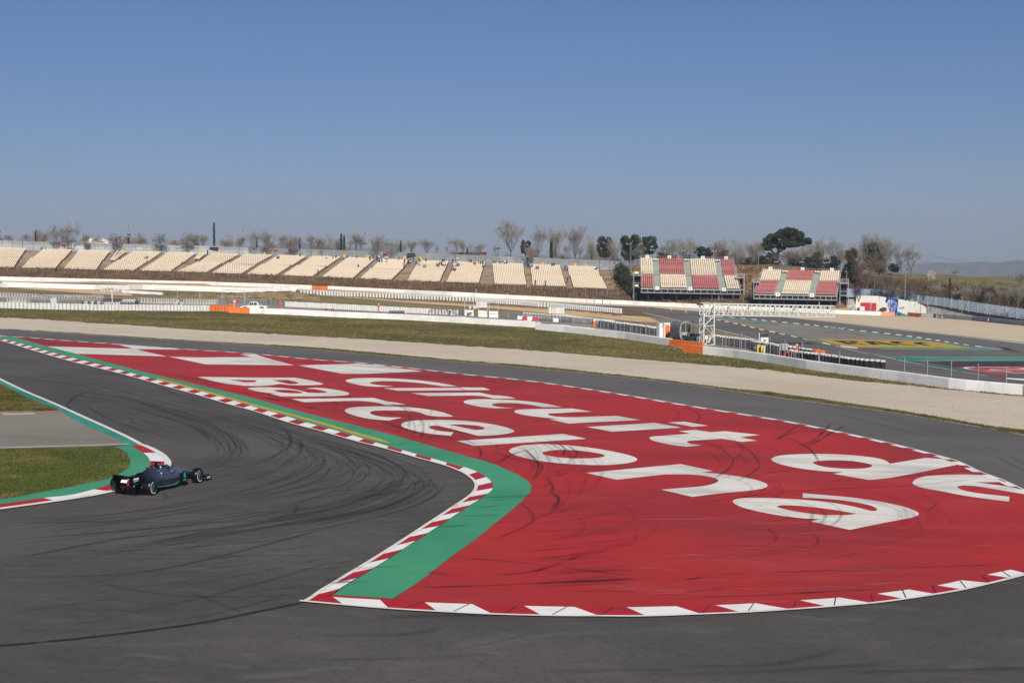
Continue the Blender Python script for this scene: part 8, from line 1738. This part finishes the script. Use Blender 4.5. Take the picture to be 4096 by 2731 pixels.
# wings
b = MB(); 
def wingsec(x, z, ch, th, tilt_):
    c_, s_ = math.cos(tilt_), math.sin(tilt_); return [(x + u*ch*c_, z + u*ch*s_*-1 + v*th) for u, v in [(-.5,0),(-.3,.6),(0,.8),(.35,.5),(.5,0),(.3,-.2),(-.2,-.3)]]
for x, z, ch, tl in [(-2.42,.70,.28,.3),(-2.56,.80,.18,.7)]: 
    q = wingsec(x, z, ch, .04, tl); b.loft([[(a, -.47, c) for a, c in q], [(a, .47, c) for a, c in q]])
b.build('rear_wing', M_blk, car)
for s_ in (1,-1):
    b = MB(); b.loft([[(-2.2,s_*.475,.48),(-2.22,s_*.475,.80),(-2.68,s_*.475,.86),(-2.70,s_*.475,.60),(-2.5,s_*.475,.46)], [(-2.2,s_*.495,.48),(-2.22,s_*.495,.80),(-2.68,s_*.495,.86),(-2.70,s_*.495,.60),(-2.5,s_*.495,.46)]]); ep = b.build('wing_endplate', M_blk, car)
    text_on('EPSON', Vector((-2.45, s_*.505, .72)), .08, M_pw, ep, rot=(R(90),0,0 if s_ < 0 else R(180))); b = MB(); b.box((-2.45, s_*.502, .64), (.34,.008,.02)); b.build('lettering_line', M_pw, ep)
    b = MB(); b.box((-2.3, s_*.12, .5), (.14,.02,.6)); b.build('wing_pillar', M_blk, car)
b = MB(); b.box((-2.35,0,.33), (.06,.62,.1)); b.build('beam_wing', M_blk, car)
b = MB(); b.box((-2.62,0,.30), (.05,.05,.12)); b.build('rear_light', mat('dark_red_lens', (84,20,22), .3), car)
b = MB(); b.add([(-2.60,-.14,.55),(-2.60,.16,.55),(-2.52,.16,.66),(-2.52,-.14,.66)], [(0,1,2,3)]); b.build('white_panel', M_pw, car)
b = MB()
for x, z, ch, tl in [(2.72,.10,.34,.12),(2.52,.17,.22,.4),(2.38,.24,.16,.6)]:
    q = wingsec(x, z, ch, .03, tl); b.loft([[(a, -.92, c) for a, c in q], [(a, .92, c) for a, c in q]])
b.build('front_wing', M_blk, car)
for s_ in (1,-1):
    b = MB(); b.loft([[(2.90,s_*.93,.05),(2.86,s_*.93,.22),(2.34,s_*.97,.34),(2.28,s_*.97,.05)], [(2.90,s_*.95,.05),(2.86,s_*.95,.22),(2.34,s_*.99,.34),(2.28,s_*.99,.05)]]); ep = b.build('front_endplate', M_blk, car)
    b = MB(); b.box((2.55,s_*1.0,.19), (.26,.01,.03)); b.box((2.55,s_*1.0,.13), (.3,.01,.015)); b.build('lettering_line', M_pw, ep)
    b = MB(); b.box((2.6, s_*.1, .17), (.22,.015,.2)); b.build('nose_pillar', M_blk, car)
# wheels
for x, r_, w_, yc in [(1.85,.335,.305,.83),(-1.85,.335,.385,.80)]:
    for s_ in (1,-1):
        b = MB(); N_ = 36; pr = [(.19,-.5),(.27,-.5),(.315,-.44),(.335,-.30),(.337,0),(.335,.30),(.315,.44),(.27,.5),(.19,.5)]; vs = []; fs = []; m_ = len(pr)
        for k in range(N_):
            q = 2*math.pi*k/N_
            for rr_, yy_ in pr: vs.append((x + rr_*math.cos(q), s_*yc + yy_*w_, .335 + rr_*math.sin(q)))
        for k in range(N_):
            for i in range(m_-1): fs.append((k*m_+i, ((k+1)%N_)*m_+i, ((k+1)%N_)*m_+i+1, k*m_+i+1))
        b.add(vs, fs); wl = b.build('wheel', M_blk, car, smooth=True)
        b = MB(); yo_ = s_*(yc+w_*.44)
        b.tube([(x, s_*(yc-w_*.4), .335), (x, yo_-s_*.05, .335)], .165, 24); b.build('rim', mat('dark_rim', (30,30,34), .35, metal=.6), wl)
        b = MB()
        for k in range(7): q = 2*math.pi*k/7; b.tube([(x, yo_-s_*.03, .335), (x+.17*math.cos(q), yo_-s_*.02, .335+.17*math.sin(q))], .014, 4)
        b.tube([(x, yo_-s_*.05, .335), (x, yo_, .335)], .035, 8); b.build('spokes', mat('spoke_grey', (120,124,128), .35, metal=.6), wl)
        def band_(r0, r1, name, m__, a0=0, a1=2*math.pi, yf=.503):
            b = MB(); vs = []; n_ = 30
            for k in range(n_+1):
                q = a0+(a1-a0)*k/n_
                for rr_, yf_ in ((r0, yf), (r1, yf-.02 if r1 > .27 else yf)): vs.append((x+rr_*math.cos(q), s_*(yc+w_*yf_)+s_*.004, .335+rr_*math.sin(q)))
            b.add(vs, [(2*k,2*k+1,2*k+3,2*k+2) for k in range(n_)]); b.build(name, m__, wl)
        band_(.182,.190,'turquoise_ring',M_teal2); band_(.232,.268,'white_band',M_pw,1.9,4.6); band_(.232,.268,'white_band',M_pw,4.75,5.2)
b = MB()
for x, yc in ((1.85,.68),(-1.85,.62)):
    for s_ in (1,-1):
        for dz, dx_ in ((.42,.25),(.42,-.25),(.24,.28),(.24,-.28)): b.tube([(x,s_*yc,dz+.03),(x+dx_,s_*.17,dz)], .014, 4)
b.build('suspension', M_blk, car)
b = MB(); b.tube([(1.15,0,.66),(1.13,0,.90)], .014, 5); b.build('antenna', M_blk, car)
b = MB(); b.tube([(.9,.26,.60),(1.4,.22,.55),(2.0,.16,.44)], .012, 4); b.tube([(.9,-.26,.60),(1.4,-.22,.55),(2.0,-.16,.44)], .012, 4); b.build('nose_stripe', M_teal2, car)
for s_ in (1,-1):
    o = text_on('PETRONAS', Vector((-.38, s_*.812, .40)), .155, M_blk, car, rot=(R(78 if s_ < 0 else 78), 0, R(-6) if s_ < 0 else R(186)), width=1.35)
